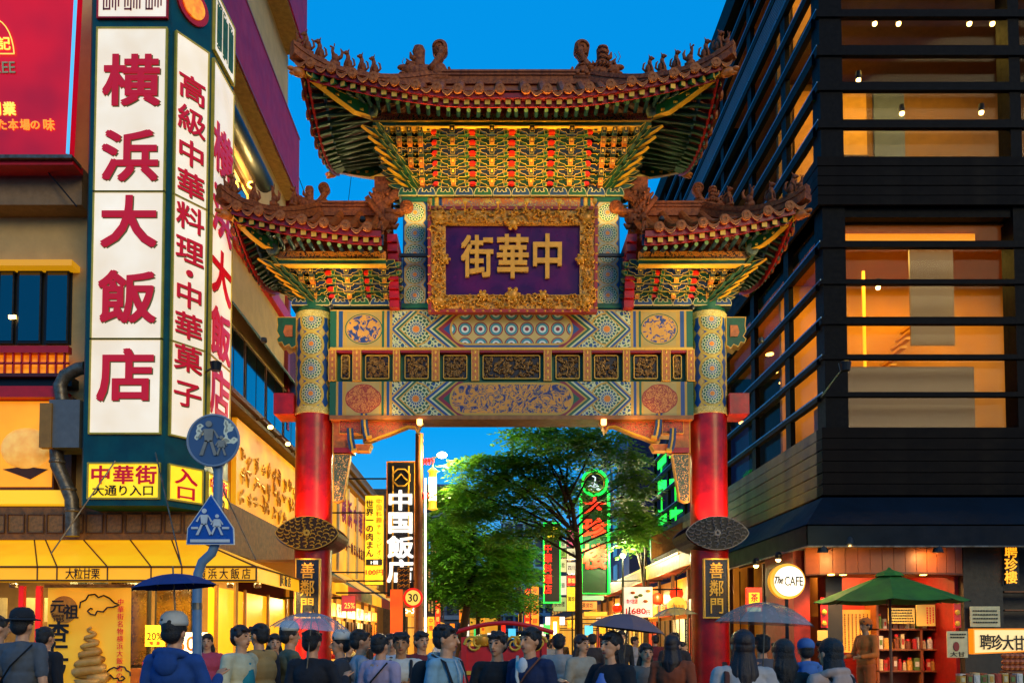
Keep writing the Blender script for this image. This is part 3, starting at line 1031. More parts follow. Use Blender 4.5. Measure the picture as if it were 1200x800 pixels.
def dragonfish_mesh():
    """ridge end ornament, 1.15 m long and 0.95 m tall: head outward (+x), tail scroll inward"""
    mb = MB()
    mb.ell((.1, 0, .2), (.5, .15, .2), 12); mb.ell((-.25, 0, .22), (.28, .16, .26), 12)
    mb.ell((.45, 0, .28), (.22, .13, .17), 10); mb.ell((.64, 0, .33), (.14, .09, .07), 8); mb.ell((.62, 0, .17), (.12, .08, .05), 8)
    mb.ell((.5, -.12, .38), (.05, .04, .05), 6); mb.ell((.5, .12, .38), (.05, .04, .05), 6)
    # tail scroll: a thick trunk that leans back and ends in a round volute
    mb.tube([(-.08, 0, .2), (-.2, 0, .36), (-.3, 0, .52), (-.36, 0, .66), (-.37, 0, .78)], [.2, .18, .17, .18, .19], 12, flat=.62)
    for y0, y1 in ((-.13, .13),):
        n_ = 20; c = (-.33, .8)
        mb.add([(c[0] + .2 * math.cos(t), y0, c[1] + .2 * math.sin(t)) for t in [2 * PI * i / n_ for i in range(n_)]] + [(c[0] + .2 * math.cos(t), y1, c[1] + .2 * math.sin(t)) for t in [2 * PI * i / n_ for i in range(n_)]],
               [tuple(range(n_)), tuple(range(2 * n_ - 1, n_ - 1, -1))] + [(i, i + n_, (i + 1) % n_ + n_, (i + 1) % n_) for i in range(n_)])
        mb.tube([(c[0] + (.17 - .011 * k) * math.cos(k * .62), -.14, c[1] + (.17 - .011 * k) * math.sin(k * .62)) for k in range(15)], [.03 - .001 * k for k in range(15)], 6)
        mb.tube([(c[0] + (.17 - .011 * k) * math.cos(k * .62), .14, c[1] + (.17 - .011 * k) * math.sin(k * .62)) for k in range(15)], [.03 - .001 * k for k in range(15)], 6)
    for k in range(4): mb.tube([(-.42 + .04 * k, -.13, .3 + .1 * k), (-.3 + .03 * k, -.15, .34 + .1 * k), (-.16 - .02 * k, -.13, .3 + .1 * k)], .022, 5)
    # upright fin
    mb.tube([(.18, 0, .25), (.2, 0, .45), (.2, 0, .6), (.22, 0, .78), (.22, 0, .9)], [.17, .14, .14, .17, .12], 10, flat=.6)
    for k in range(4): mb.tube([(.08, -.1, .4 + .13 * k), (.2, -.13, .44 + .13 * k), (.34, -.1, .4 + .13 * k)], .02, 5)
    mb.tube([(.3, 0, .55), (.42, 0, .62), (.44, 0, .74)], [.08, .06, .02], 6); mb.tube([(.3, 0, .42), (.46, 0, .46), (.54, 0, .56)], [.07, .05, .02], 6)
    mb.tube([(-.5, 0, .1), (-.6, 0, .2), (-.56, 0, .34)], [.09, .07, .03], 7)
    for k in range(7):
        a = .5 + k * .33
        mb.tube([(.05 + .3 * math.cos(a), -.14, .2 + .1 * math.sin(a)), (.12 + .3 * math.cos(a), -.19, .25 + .1 * math.sin(a)), (.1 + .3 * math.cos(a), -.16, .32 + .1 * math.sin(a))], [.03, .035, .01], 5)
    mb.tube([(.6, -.06, .42), (.66, -.1, .55), (.6, -.12, .68)], [.012, .01, .006], 5)
    mb.tube([(.52, -.06, .44), (.56, -.1, .55), (.5, -.12, .63)], [.012, .01, .006], 5)
    for k in range(8): mb.ell((-.45 + k * .12, -.15, .1 + .05 * (k % 2)), (.06, .04, .05), 6)
    mb.box(-.55, .6, -.14, .14, -.06, .08)
    return mb.mesh('dragon_fish_ornament', TILE2, 'all')


DFISH = dragonfish_mesh()


REDB = mat('rafter_gap_red', 'b01414', .45, var=.2)


def half_roof(s, xin, xre, xtip, dy, ze, zr, lift, P0, purX, tip=1.0, curlx=None, board=BOARD_P):
    yf, yr = YG - dy, YG + dy
    rng = xtip - xin
    x0l = .22 if xin < 1 else .05
    lf = lambda x: lift * max(0.0, (x - xin) / rng - x0l) ** 1.55 / (1 - x0l) ** 1.55
    ls = lambda y: lift * (abs(y - YG) / dy) ** 1.9
    hx = lambda d: xre + (xtip - xre) * d
    zfront = lambda x, d: ze + (zr - ze) * (1 - d) ** 1.35 + lf(x) * d ** 1.2
    zside = lambda y, e: ze + (zr - ze) * (1 - e) ** 1.35 + ls(y) * e ** 1.2
    # deck
    mb = MB()
    for sy in (-1, 1):
        mb.grid(lambda a, b: (gx(s, xin + (hx(b) - xin) * a), YG + sy * dy * b, zfront(xin + (hx(b) - xin) * a, b)), 14, 8)
    mb.grid(lambda a, b: (gx(s, hx(b)), YG + dy * b * (2 * a - 1), zside(YG + dy * b * (2 * a - 1), b)), 10, 8)
    mb.build('roof_deck', TILE, gate)
    n = int((xtip - xin) / .405); x0 = xin + ((xtip - xin) - n * .405) / 2
    step = (xtip - xin - .1) / n
    for i in range(n):
        x = xin + .05 + step * (i + .5)
        d0 = max(0.0, (x - xre) / (xtip - xre))
        path = [(gx(s, x), YG - dy * (d0 + (1 - d0) * k / 6), zfront(x, d0 + (1 - d0) * k / 6) + .03) for k in range(7)]
        MB().tube(path, .095, 8).build('tile_row', TILE, gate, smooth=True)
        e = path[-1]
        inst('tile_cap', CAP, T(e[0], e[1] - .03, e[2]), gate)
        if i < n: inst('drip_tile', DRIPM, T(gx(s, x + step / 2), e[1] - .02, zfront(x + step / 2, 1) - .03), gate)
    # side rows
    for i in range(9):
        y = YG - dy + (i + .5) * 2 * dy / 9
        e0 = abs(y - YG) / dy
        path = [(gx(s, hx(e0 + (1 - e0) * k / 4)), y, zside(y, e0 + (1 - e0) * k / 4) + .03) for k in range(5)]
        MB().tube(path, .095, 8).build('tile_row', TILE, gate, smooth=True)
        e = path[-1]
        inst('tile_cap', CAP, T(e[0] + s * .03, e[1], e[2]) @ RZ(PI / 2 * s), gate)
    # eave layers; heights relative to the tile caps, curved with the eave
    def strip(name, yo, z0, z1, m, th=.05, xa=xin, xb=None):
        mb = MB(); N = 16
        xb = xb or (xtip - yo * .9)
        V = []
        for i in range(N + 1):
            x = xa + (xb - xa) * i / N
            V += [(gx(s, x), yf + yo, z0 + lf(x)), (gx(s, x), yf + yo, z1 + lf(x)), (gx(s, x), yf + yo + th, z1 + lf(x)), (gx(s, x), yf + yo + th, z0 + lf(x))]
        F = []
        for i in range(N):
            for k in range(4):
                F.append((i * 4 + k, (i + 1) * 4 + k, (i + 1) * 4 + (k + 1) % 4, i * 4 + (k + 1) % 4))
        F += [(0, 1, 2, 3), (N * 4 + 3, N * 4 + 2, N * 4 + 1, N * 4)]
        mb.add(V, F)
        return mb.build(name, m, gate)
    def strip_side(name, xo, z0, z1, m, th=.05, ye=None):
        mb = MB(); N = 14; V = []
        ye = ye or dy - xo * .7
        for i in range(N + 1):
            y = YG - ye + 2 * ye * i / N
            V += [(gx(s, xtip - xo), y, z0 + ls(y)), (gx(s, xtip - xo), y, z1 + ls(y)), (gx(s, xtip - xo - th), y, z1 + ls(y)), (gx(s, xtip - xo - th), y, z0 + ls(y))]
        F = []
        for i in range(N):
            for k in range(4):
                F.append((i * 4 + k, (i + 1) * 4 + k, (i + 1) * 4 + (k + 1) % 4, i * 4 + (k + 1) % 4))
        mb.add(V, F)
        return mb.build(name, m, gate)
    zfa = pz(P0 + 8, yf + .06) - ze; zfly = pz(P0 + 14, yf + .12) - ze; zrnd = pz(P0 + 24, yf + .48) - ze
    strip('eave_fascia', .05, ze + zfly + .05, ze - .02, DRED)
    strip_side('eave_fascia', .05, ze + zfly + .05, ze - .02, DRED)
    strip('rafter_gap_board', .17, ze + zfly - .07, ze + zfly + .06, REDB, .03)
    strip_side('rafter_gap_board', .17, ze + zfly - .07, ze + zfly + .06, REDB, .03)
    strip('lower_fascia', .42, ze + zrnd + .06, ze + zfly + .26, mat('blue_fascia', '12406c', .5))
    strip_side('lower_fascia', .42, ze + zrnd + .06, ze + zfly + .26, mat('blue_fascia', '', .5))
    # rafters
    sq = [GOLDP, GREENP]
    yp = 17.85
    nr = int((xtip - .15 - xin) / .212)
    def bar(p, q, w, m, name, rnd_=False, endm=None):
        p, q = Vector(p), Vector(q)
        d = (q - p).normalized(); a = d.cross(Vector((0, 0, 1))).normalized() * w / 2; b = Vector((0, 0, 1)) * w / 2
        mb = MB()
        if rnd_:
            mb.tube([p, q], w / 2, 10)
            mb.m[-2] = 1
        else:
            vs = [p - a - b, p + a - b, p + a + b, p - a + b, q - a - b, q + a - b, q + a + b, q - a + b]
            mb.add(vs, [(0, 1, 2, 3), (7, 6, 5, 4), (0, 4, 5, 1), (1, 5, 6, 2), (2, 6, 7, 3), (3, 7, 4, 0)], [1, 0, 0, 0, 0, 0])
        mb.build(name, [m, endm], gate)
    PGR = mat('pale_green_end', 'a4cc90', .4, var=.05)
    for i in range(nr):
        x = xin + .1 + i * .212
        z = ze + zfly + lf(x)
        xi = min(x, purX + .1)
        ip = (gx(s, xi), yp, ze + zfly + .46 + lf(x) * .5)
        bar((gx(s, x), yf + .1, z), ip, .105, GREENP, 'flying_rafter', False, GOLDP)
        if x < xtip - .35:
            bar((gx(s, x - .03), yf + .46, ze + zrnd + lf(x)), (gx(s, min(x, purX)), yp + .15, ze + zrnd + .2 + lf(x) * .4), .085, TEALP, 'round_rafter', True, PGR)
    ns = 16
    for i in range(ns):
        y = YG - dy + .25 + (2 * dy - .5) * i / (ns - 1)
        yi = max(17.85, min(y, 2 * YG - 17.85))
        z = ze + zfly + ls(y)
        bar((gx(s, xtip - .1), y, z), (gx(s, purX), yi, ze + zfly + .46 + ls(y) * .5), .075, DGR, 'flying_rafter', False, GOLDP)
        if abs(y - YG) < dy - .3:
            bar((gx(s, xtip - .46), y, ze + zrnd + ls(y)), (gx(s, purX), yi, ze + zrnd + .2 + ls(y) * .4), .07, DGR, 'round_rafter', True, PGR)
    # soffit boards above the rafters
    mb = MB()
    mb.grid(lambda a, b: (gx(s, xin + (min(xin + (xtip - xin) * a, xin + (xtip - xin) * a) - xin) * (1 - b) + (min(xin + (xtip - xin) * a, purX) - xin) * b), yf + .08 + (yp - yf + .1) * b,
                          ze + zfly + .07 + .46 * b + lf(xin + (xtip - xin) * a) * (1 - .5 * b)), 16, 2)
    mb.grid(lambda a, b: (gx(s, xtip - .08 - (xtip - .08 - purX) * b), YG + (2 * a - 1) * ((dy - .08) * (1 - b) + (YG - yp) * b), ze + zfly + .07 + .46 * b + lift * abs(2 * a - 1) ** 1.9 * (1 - .5 * b)), 12, 2)
    mb.build('eave_soffit', mat('soffit_red', '7a1020', .5, var=.3), gate)
    # painted board and purlin
    zbo0, zbo1 = pz(P0 + 36, 17.75), pz(P0 + 27, 17.75)
    xa, xb = sorted((gx(s, xin), gx(s, purX)))
    box('painted_board', xa, xb, 17.75, 17.85, zbo0, zbo1, board, gate)
    ypr = 2 * YG - 17.75
    xa2, xb2 = sorted((gx(s, purX - .1), gx(s, purX)))
    box('painted_board', xa2, xb2, 17.852, ypr, zbo0, zbo1, BOARD_P, gate)
    for (a, b, mm, yo) in ((P0 + 37.5, P0 + 36, GOLDP, .0), (P0 + 42, P0 + 37.5, GREENP, .03), (P0 + 43.2, P0 + 42, GOLDP, .0)):
        box('purlin', xa, xb, 17.72 + yo, 17.9, pz(a, 17.75), pz(b, 17.75), mm, gate)
        box('purlin', xa2, xb2 + 0, 17.9, ypr, pz(a, 17.75), pz(b, 17.75), mm, gate)
    MB().lathe([(0, -.04), (.09, -.04), (.14, 0), (.15, .05)], (0, 0, 0), 20)
    bo = MB(); bo.lathe([(0, 0), (.05, 0), (.06, -.015), (.11, -.01), (.13, .0), (.13, .12)], (0, 0, 0), 20)
    bo.v = [(x + gx(s, purX + .02), z + 17.66, y + zbo1 + .02) for x, y, z in bo.v]
    bo.build('round_boss', mat('boss_grey', '8a9a80', .5, c2='4a5a48', scale=16), gate)
    # ridge and hip ridges
    if xre - .1 > xin:
        xa, xb = sorted((gx(s, xin), gx(s, xre + .05)))
        for (w, z0, z1) in ((.15, -.08, .03), (.1, .03, .14), (.13, .14, .18), (.09, .18, .22), (.12, .22, .27)):
            box('ridge_course', xa, xb, YG - w, YG + w, zr + z0, zr + z1, TILE2, gate)
    for sy in (-1, 1):
        path = []
        for k in range(13):
            d = k / 12
            z = max(zfront(hx(d), d), zside(YG + dy * d, d)) + .07
            path.append(Vector((gx(s, hx(d)), YG + sy * dy * d, z)))
        e = path[-1]
        dd = (path[-1] - path[-2]).normalized()
        path.append(e + dd * .12 + Vector((0, 0, .02)))
        for (off, w, h) in ((0, .12, .06), (.09, .085, .05), (.16, .105, .03), (.21, .07, .035)):
            mb = MB(); V = []
            for p_, q_ in zip(path, path[1:] + [path[-1] + dd * .1]):
                a = (q_ - p_).cross(Vector((0, 0, 1))).normalized() * w
                for aa, zz in ((-1, -1), (1, -1), (1, 1), (-1, 1)): V.append(p_ + a * aa + Vector((0, 0, off + zz * h)))
            F = []
            N = len(path)
            for i in range(N - 1):
                for k in range(4): F.append((i * 4 + k, (i + 1) * 4 + k, (i + 1) * 4 + (k + 1) % 4, i * 4 + (k + 1) % 4))
            F += [(0, 1, 2, 3), ((N - 1) * 4 + 3, (N - 1) * 4 + 2, (N - 1) * 4 + 1, (N - 1) * 4)]
            mb.add(V, F).build('hip_ridge', TILE2, gate)
        if sy < 0:
            ts = [.99, .93, .84, .74, .64, .54, .45] if xre < 3 else [.98, .9, .7, .5, .28]
            for j, t in enumerate(ts):
                k = t * 12; i = min(int(k), 11)
                p = path[i].lerp(path[i + 1], k - i)
                sc = (.62 if j < 1 else 1.0) * (1.05 - .02 * j) * 1.08
                ang = math.atan2(dd.y, dd.x)
                inst('roof_beast', BIRD if j in (0, 3) else BEAST, Matrix.Translation(p + Vector((0, 0, .27))) @ RZ(ang + (rnd.random() - .5) * .5) @ Matrix.Scale(sc, 4), gate)
        # hip rafter under the corner, painted green with gold edges, and a dragon head on it
        tipp = path[-2]
        base = Vector((gx(s, purX - .05), YG + sy * (YG - 17.8), ze + zfly + .12))
        top = Vector((tipp.x - s * .1, tipp.y - sy * .1, tipp.z - .3))
        mid = base.lerp(top, .55) - Vector((0, 0, .09))
        dirv = (top - base); dirv.z = 0
        L = dirv.length
        sl = [(0, 0), (L * .3, .0), (L * .55, mid.z - base.z), (L * .97, top.z - base.z), (L * .97, top.z - base.z + .16), (L * .55, mid.z - base.z + .17), (0, .24)]
        fl = MB().framed(sl, -.07, .07, .03, 0, 1)
        ang = math.atan2(dirv.y, dirv.x)
        if math.cos(ang) < 0:
            M = Matrix.Translation(base) @ RZ(ang + PI) @ Matrix.Scale(-1, 4, (1, 0, 0))
        else:
            M = Matrix.Translation(base) @ RZ(ang)
        inst('hip_rafter', fl.mesh('hip_rafter', [GREENP, EDGE]), M, gate)
        d2 = dirv.normalized()
        hd = MB(Matrix.Translation(top + d2 * .05) @ RZ(ang))
        hd.ell((.05, 0, .02), (.16, .09, .1), 8); hd.ell((.2, 0, .05), (.09, .06, .045), 8); hd.ell((.18, 0, -.04), (.07, .05, .03), 8); hd.tube([(-.02, .05, .1), (-.1, .07, .18)], [.03, .01], 5)
        hd.tube([(-.02, -.05, .1), (-.1, -.07, .18)], [.03, .01], 5)
        hd.build('dragon_head', ORNG, gate, smooth='all')
        for k in range(4):
            c = base + dirv * (.2 + .17 * k) + Vector((0, 0, .02 + (top.z - base.z) * (.2 + .17 * k)))
            MB().box(c.x - .05, c.x + .05, c.y - .09, c.y + .09, c.z - .05, c.z - .01).build('corner_block', EDGE, gate)
    if s < 0: Mf = T(gx(s, xre + .12), YG, zr + .1) @ RZ(PI)
    else: Mf = T(gx(s, xre + .12), YG, zr + .1)
    inst('dragon_fish_ornament', DFISH, Mf @ Matrix.Scale(curlx or .88, 4), gate)


ze_u = pz(106, 16.9); zr_u = pz(99, YG)
for s in (-1, 1):
    half_roof(s, 0.0, 1.78, 4.40, 1.95, ze_u, zr_u, .62, 106, 2.97)
ze_l = pz(267.5, 16.9); zr_l = pz(252, YG)
for s in (-1, 1):
    half_roof(s, 2.68, 4.3, 5.86, 1.95, ze_l, zr_l, .5, 267.5, 5.05, curlx=.62, board=BOARD_Q)
    # upright ridge and beast where the low roof meets the post
    xa, xb = sorted((gx(s, 2.68), gx(s, 3.05)))
    box('ridge_end_block', xa, xb, YG - .25, YG + .25, zr_l - .1, zr_l + .75, TILE2, gate)
    inst('dragon_fish_ornament', DFISH, T(gx(s, 2.95), YG - .3, zr_l - .15) @ (RZ(PI) if s < 0 else Matrix()) @ RY(R(-55)) @ Matrix.Scale(.75, 4), gate)
    inst('roof_beast', BEAST, T(gx(s, 2.75), 17.5, ze_l + .12) @ RZ(-PI / 2) @ Matrix.Scale(1.15, 4), gate)

# ------------------------------------------------------------------ name plaque
pl_z0, pl_z1 = pz(363, 18.15), pz(243, 17.95)
PM = T(XC + .02, 18.2, pl_z0) @ RX(R(6))
hw, hh = 1.79, pl_z1 - pl_z0
plaque = inst('name_plaque', MB().box(-hw + .3, hw - .3, .08, .16, .28, hh - .28).mesh('name_plaque', mat('purple_lacquer', '240a50', .3, var=.35, scale=1.2, c2='5a0850', spec=.25, bump=.02)), PM, gate)
for (x0, x1, z0, z1) in ((-hw, hw, 0, .34), (-hw, hw, hh - .34, hh), (-hw, -hw + .34, .34, hh - .34), (hw - .34, hw, .34, hh - .34)):
    inst('carved_frame', MB().box(x0, x1, 0, .16, z0, z1).mesh('carved_frame', GFRAME), PM, plaque)
for (x0, x1, z0, z1) in ((-hw - .04, hw + .04, -.04, .03), (-hw - .04, hw + .04, hh - .03, hh + .04), (-hw - .04, -hw + .03, .03, hh - .03), (hw - .03, hw + .04, .03, hh - .03)):
    inst('frame_rim', MB().box(x0, x1, -.03, .17, z0, z1).mesh('frame_rim', mat('frame_red', 'b02a14', .4)), PM, plaque)
mb = MB(); rr = random.Random(5)
def edge_pt(t, o):
    per = [2 * hw, hh, 2 * hw, hh]; t *= sum(per)
    for i, L in enumerate(per):
        if t <= L: break
        t -= L
    return [(-hw + t, o), (hw - o, t), (hw - t, hh - o), (-hw + o, hh - t)][i]
for i in range(330):
    x, z = edge_pt(i / 330, rr.uniform(.05, .3))
    a = rr.random() * 6.28; r = rr.uniform(.04, .075); d = rr.choice((-1, 1))
    mb.tube([(x + r * math.cos(a + d * b) * (1 - b * .12), -.02 - .012 * b, z + r * math.sin(a + d * b) * (1 - b * .12)) for b in [0, 1, 2, 3, 4, 5]], [.012, .022, .024, .02, .015, .007], 5)
for t in [i / 60 for i in range(60)]:
    x, z = edge_pt(t, -.01); mb.ell((x, -.01, z), (.05, .03, .035), 6)
for i in range(44):
    x = -hw + .36 + (2 * hw - .72) * i / 43
    for z in (.31, hh - .31): mb.ell((x, -.01, z), (.035, .02, .02), 6)
for (x, z, r) in ((0, .33, .13), (0, hh - .33, .11), (-hw + .33, hh / 2, .09), (hw - .33, hh / 2, .09), (-.65, .32, .09), (.65, .32, .09), (-hw + .2, .2, .12), (hw - .2, .2, .12), (-hw + .2, hh - .2, .12), (hw - .2, hh - .2, .12)):
    mb.ell((x, -.03, z), (r, .06, r), 8)
    for k in range(6): mb.ell((x + r * math.cos(k * 1.05), -.04, z + r * math.sin(k * 1.05)), (r * .4, .04, r * .4), 6)
o = inst('frame_carving', mb.mesh('frame_carving', GOLD, 'all'), PM, plaque); o['kind'] = 'stuff'
lz = hh * .53
letters('lettering', [('街', -.76, lz, .66, .86), ('華', -.0, lz, .68, .9), ('中', .75, lz, .68, .92)], PM @ T(0, .0, 0), mat('gilt_letter', 'ffb02a', .4, metal=.05, var=.2), plaque, .08, .034)

# lamps added to light the gate: spots at the plaque top, strips at the posts
for s in (-1, 1):
    for hx in (.3, 1.0, 1.75):
        o = MB().lathe([(.03, 0), (.05, .03), (.05, .09)], (gx(s, hx), 17.7, pl_z1 - .05), 10).build('added_gate_lamp', GOLDP, gate)
        MB().tube([(gx(s, hx), 17.7, pl_z1 - .03), (gx(s, hx), 17.98, pl_z1 - .1)], .015, 5).build('lamp_arm', GOLDP, o)
        spot('gate_lamp_beam', (gx(s, hx), 17.6, pl_z1 + .16), (gx(s, hx), 18.05, pl_z1 + 1.6), 105, (1, .6, .12), R(125), .9, .08, o)
    o = box('added_lamp_strip', *sorted((gx(s, 1.8), gx(s, 2.45))), 18.2, 18.28, pz(300, 18.2), pz(300, 18.2) + .06, mat('lamp_black', '', .4), gate)  # strip added to carry the light for the post
    spot('post_lamp_beam', (gx(s, 2.1), 18.0, pz(256, 18.2)), (gx(s, 2.1), 18.5, pz(238, 18.5)), 26, (1, .7, .15), R(110), .9, .05, o)
    o = MB().ell((gx(s, 3.9), 18.15, pz(360, 18.15)), .06, 8).build('added_gate_lamp', mat('lamp_black', '', .4), gate)  # lamp added to brighten the low roof brackets
    spot('gate_lamp_beam', (gx(s, 3.6), 17.7, pz(352, 17.8)), (gx(s, 3.9), 18.2, pz(290, 18)), 60, (1, .6, .25), R(120), .9, .08, o)
    # lamps under the ends of the lower beam
    o = MB().lathe([(.05, 0), (.06, .03), (.06, .12)], (gx(s, 2.0), 18.35, zl0 - .24), 12).build('beam_lamp', emat('lamp_glow', 'ffb050', 9), gate)
    spot('beam_lamp_beam', (gx(s, 2.6), 18.1, zl0 - .3), (gx(s, 3.2), 18.7, zl0 + .1), 25, (1, .6, .15), R(150), .9, .1, o)


for s in (-1, 1):  # lamps added to brighten the undersides of the eaves
    for (hx, yy, zz_, tx, tz) in ((3.2, 17.9, ze_l + .75, 3.6, ze_u), (5.2, 17.6, pz(395, 17.6), 5.4, ze_l)):
        o = MB().lathe([(.05, 0), (.07, .03), (.06, .1)], (gx(s, hx), yy, zz_ - .12), 10).build('added_eave_lamp', mat('lamp_black', '', .4), gate)
        spot('eave_lamp_beam', (gx(s, hx), yy, zz_), (gx(s, tx), 18.2, tz), 45, (1, .62, .2), R(130), .9, .08, o)
# ------------------------------------------------------------------ ground
ASPH = mat('asphalt', '3a3a3d', .7, var=.25, scale=3, bump=.5, bs=90)
PAVE = mat('paving', '7a716a', .7, var=.2, scale=5, bump=.4, bs=40)
g = MB().add([(-900, -300, 0), (900, -300, 0), (900, 1500, 0), (-900, 1500, 0)], [(0, 1, 2, 3)]).build('ground', mat('ground_earth', '55504a', .9, var=.2, scale=.3), None)
tag(g, kind='structure')
r = MB().add([(-3.2, 20.5, .004), (4.0, 20.5, .004), (4.0, 140, .004), (-3.2, 140, .004)], [(0, 1, 2, 3)]).build('road', ASPH, None)
tag(r, kind='structure')
r = MB().add([(-60, -30, .004), (60, -30, .004), (60, 14.2, .004), (-60, 14.2, .004)], [(0, 1, 2, 3)]).build('cross_road', ASPH, None)
tag(r, kind='structure')
for (x0, x1, y0, y1) in ((-60, -3.2, 14.2, 140), (4.0, 60, 14.2, 140)):
    p = box('pavement', x0, x1, y0, y1, 0, .12, PAVE, None); tag(p, kind='structure')
    n = 40
    xk = x1 if x1 < 0 else x0
    for i in range(n):
        box('kerb_stone', xk - (.0 if x1 < 0 else .15), xk + (.15 if x1 < 0 else 0), y0 + i * 1.5, y0 + i * 1.5 + 1.48, .0, .13, STONE, p)
r = MB().add([(-3.2, 14.2, .008), (4.0, 14.2, .008), (4.0, 20.5, .008), (-3.2, 20.5, .008)], [(0, 1, 2, 3)]).build('gateway_paving', PAVE, None)
tag(r, kind='structure')

# ------------------------------------------------------------------ materials of the buildings
BEIGE = mat('beige_render', 'd8b070', .8, var=.14, scale=2.5, bump=.35, bs=60)
PURP = mat('purple_fascia', 'c42c54', .6, var=.3, scale=1.6, c2='9a2056', spec=.2)
PSIGN = mat('sign_green_metal', '0f5a56', .4, var=.2, metal=.2, scale=2, c2='0a3e44')
DARKM = mat('dark_metal', '181c22', .45, metal=.4, var=.25)
BROWN = mat('brown_wood', '6a4526', .6, var=.35, scale=4, bump=.3)
GLASSD = mat('dark_window_glass', '0a1420', .06, metal=.0, var=.2, spec=1.0, coat=1.0, bump=.02, bs=2)
STEEL = mat('galvanised_steel', '8a8478', .45, metal=.6, var=.35, scale=8, c2='5a4a38')
WHT_E = emat('lit_white_sign', 'fff2dc', .74, base='d8d0c0', c2='ecd2ac', scale=.9)
YEL_E = emat('lit_yellow_sign', 'ffd820', .95, base='ffd820', c2='ffc408')
LRED = emat('sign_letter_red', 'c4081c', .45, base='c40a20')
LBLK = mat('sign_letter_black', '14100e', .5)
YTRIM = mat('yellow_trim', 'd8c040', .5)
REDP = mat('red_paint', 'd8141c', .4, var=.15)

lb = thing('corner_building', (-10, 22, 0), 'beige building with purple upper fascia at the left corner of the street', 'building')
XL, YL = -6.35, 17.2
box('wall', -15, XL, YL, 26, 3.6, 19.8, BEIGE, lb)
box('red_end_strip', XL - .3, XL + .12, 25.9, 26.15, 8, 15.2, DRED, lb)
box('rear_wing', -15, XL, 26.15, 33, 0, 11.4, mat('maroon_wall', '6a1420', .6, var=.3), lb)
box('fascia_band', -7.2, -5.95, 17.0, 25.9, pz(84, 21) * 0 + 15.2, 17.1, PURP, lb)
box('fascia_band', -7.2, -5.75, 19.4, 25.9, 19.8, 21.9, PURP, lb)
box('soffit', -7.19, -5.98, 17.1, 25.85, 15.13, 15.2, mat('ochre_soffit', 'b88440', .7, var=.3), lb)
box('soffit', -7.1, -5.8, 19.5, 25.8, 19.73, 19.8, mat('ochre_soffit', '', .7), lb)
for zz in (15.2, 17.1):
    box('red_edge', -5.96, -5.93, 17.0, 25.9, zz - .03, zz + .03, DRED, lb)
box('red_trim', XL, XL + .16, 17.2, 32.9, 11.25, 11.6, REDP, lb)
box('ledge', XL, XL + .1, 17.2, 25.8, 13.2, 13.35, BROWN, lb)
# a dark pipe and a lamp under the fascia
o = MB().tube([(-6.05, 18.2, 13.7), (-6.05, 22.4, 13.75)], .22, 14).build('duct_pipe', DARKM, lb, smooth=True)
o = MB().ell((-6.1, 21.2, 13.1), .09, 10).build('wall_lamp', emat('wall_lamp_glow', 'ffc040', 14), lb)
point('lamp_light', (-5.9, 21.2, 13.1), 160, (1, .65, .2), .1, o)
# upper side windows above the fascia shadow
for i in range(4):
    y0 = 18.4 + i * 1.75
    f = MB().box(XL - .02, XL + .05, y0, y0 + 1.4, 11.9, 13.0).build('window', DARKM, lb)
    box('pane', XL + .05, XL + .06, y0 + .08, y0 + 1.32, 11.98, 12.92, GLASSD, f)
# green awning strip with lettering, and the row of first floor windows
MB().add([(XL, 17.3, 9.9), (XL, 27.5, 9.9), (XL + .55, 27.5, 9.15), (XL + .55, 17.3, 9.15), (XL, 17.3, 9.88), (XL, 27.5, 9.88), (XL + .53, 27.5, 9.13), (XL + .53, 17.3, 9.13)],
         [(0, 3, 2, 1), (4, 5, 6, 7), (0, 4, 7, 3), (3, 7, 6, 2), (2, 6, 5, 1)]).build('green_awning', mat('green_canvas', '10584c', .6, var=.2), lb)
letters('awning_lettering', [(c, i * .8, 0, .62, .5) for i, c in enumerate('福満大飯店')], T(XL + .36, 22.2, 9.44) @ RZ(PI / 2) @ RX(R(-35)), mat('pale_lettering', 'd8d0a8', .5), lb, .01, .01)
for i in range(6):
    y0 = 17.5 + i * 2.0
    f = MB().box(XL - .02, XL + .08, y0, y0 + 1.9, 7.1, 9.2).build('window', BROWN, lb)
    box('pane', XL + .08, XL + .1, y0 + .1, y0 + .92, 7.2, 9.1, GLASSD, f)
    box('pane', XL + .08, XL + .1, y0 + 1.0, y0 + 1.8, 7.2, 9.1, GLASSD, f)
# cornice and gilded relief sign
for z, x in ((6.86, -5.72), (6.98, -5.62), (7.08, -5.75)):
    box('cornice', XL - .1, x, 18.3, 28, z, z + .1, BROWN, lb)
goldsign = thing('gilded_relief_sign', (-6, 23, 4.6), 'gold lit relief signboard under a brown cornice left of the red column', 'sign')
m_gs = emat('gold_sign_lit', 'ffc020', .6, base='f0b020', c2='d88008', scale=1.2)
box('board', -6.1, -5.98, 19.9, 27.2, 4.65, 6.8, m_gs, goldsign)
mb = MB(); rr = random.Random(4)
for i in range(11):
    for j in range(3):
        y = 20.3 + i * .6 + rr.uniform(-.1, .1); z = 5.05 + j * .5 + rr.uniform(-.06, .06)
        for k in range(4):
            a = rr.random() * 3.1; r_ = rr.uniform(.1, .2)
            oy, oz = rr.uniform(-.12, .12), rr.uniform(-.12, .12)
            mb.tube([(-5.96, y + oy - r_ * math.cos(a), z + oz - r_ * math.sin(a)), (-5.94, y + oy, z + oz + .03), (-5.96, y + oy + r_ * math.cos(a), z + oz + r_ * math.sin(a))], [.02, .035, .015], 5)
o = mb.build('relief_lettering', mat('relief_amber', 'b86a10', .4, metal=.3, c2='ffd060', scale=20), goldsign); o['kind'] = 'stuff'
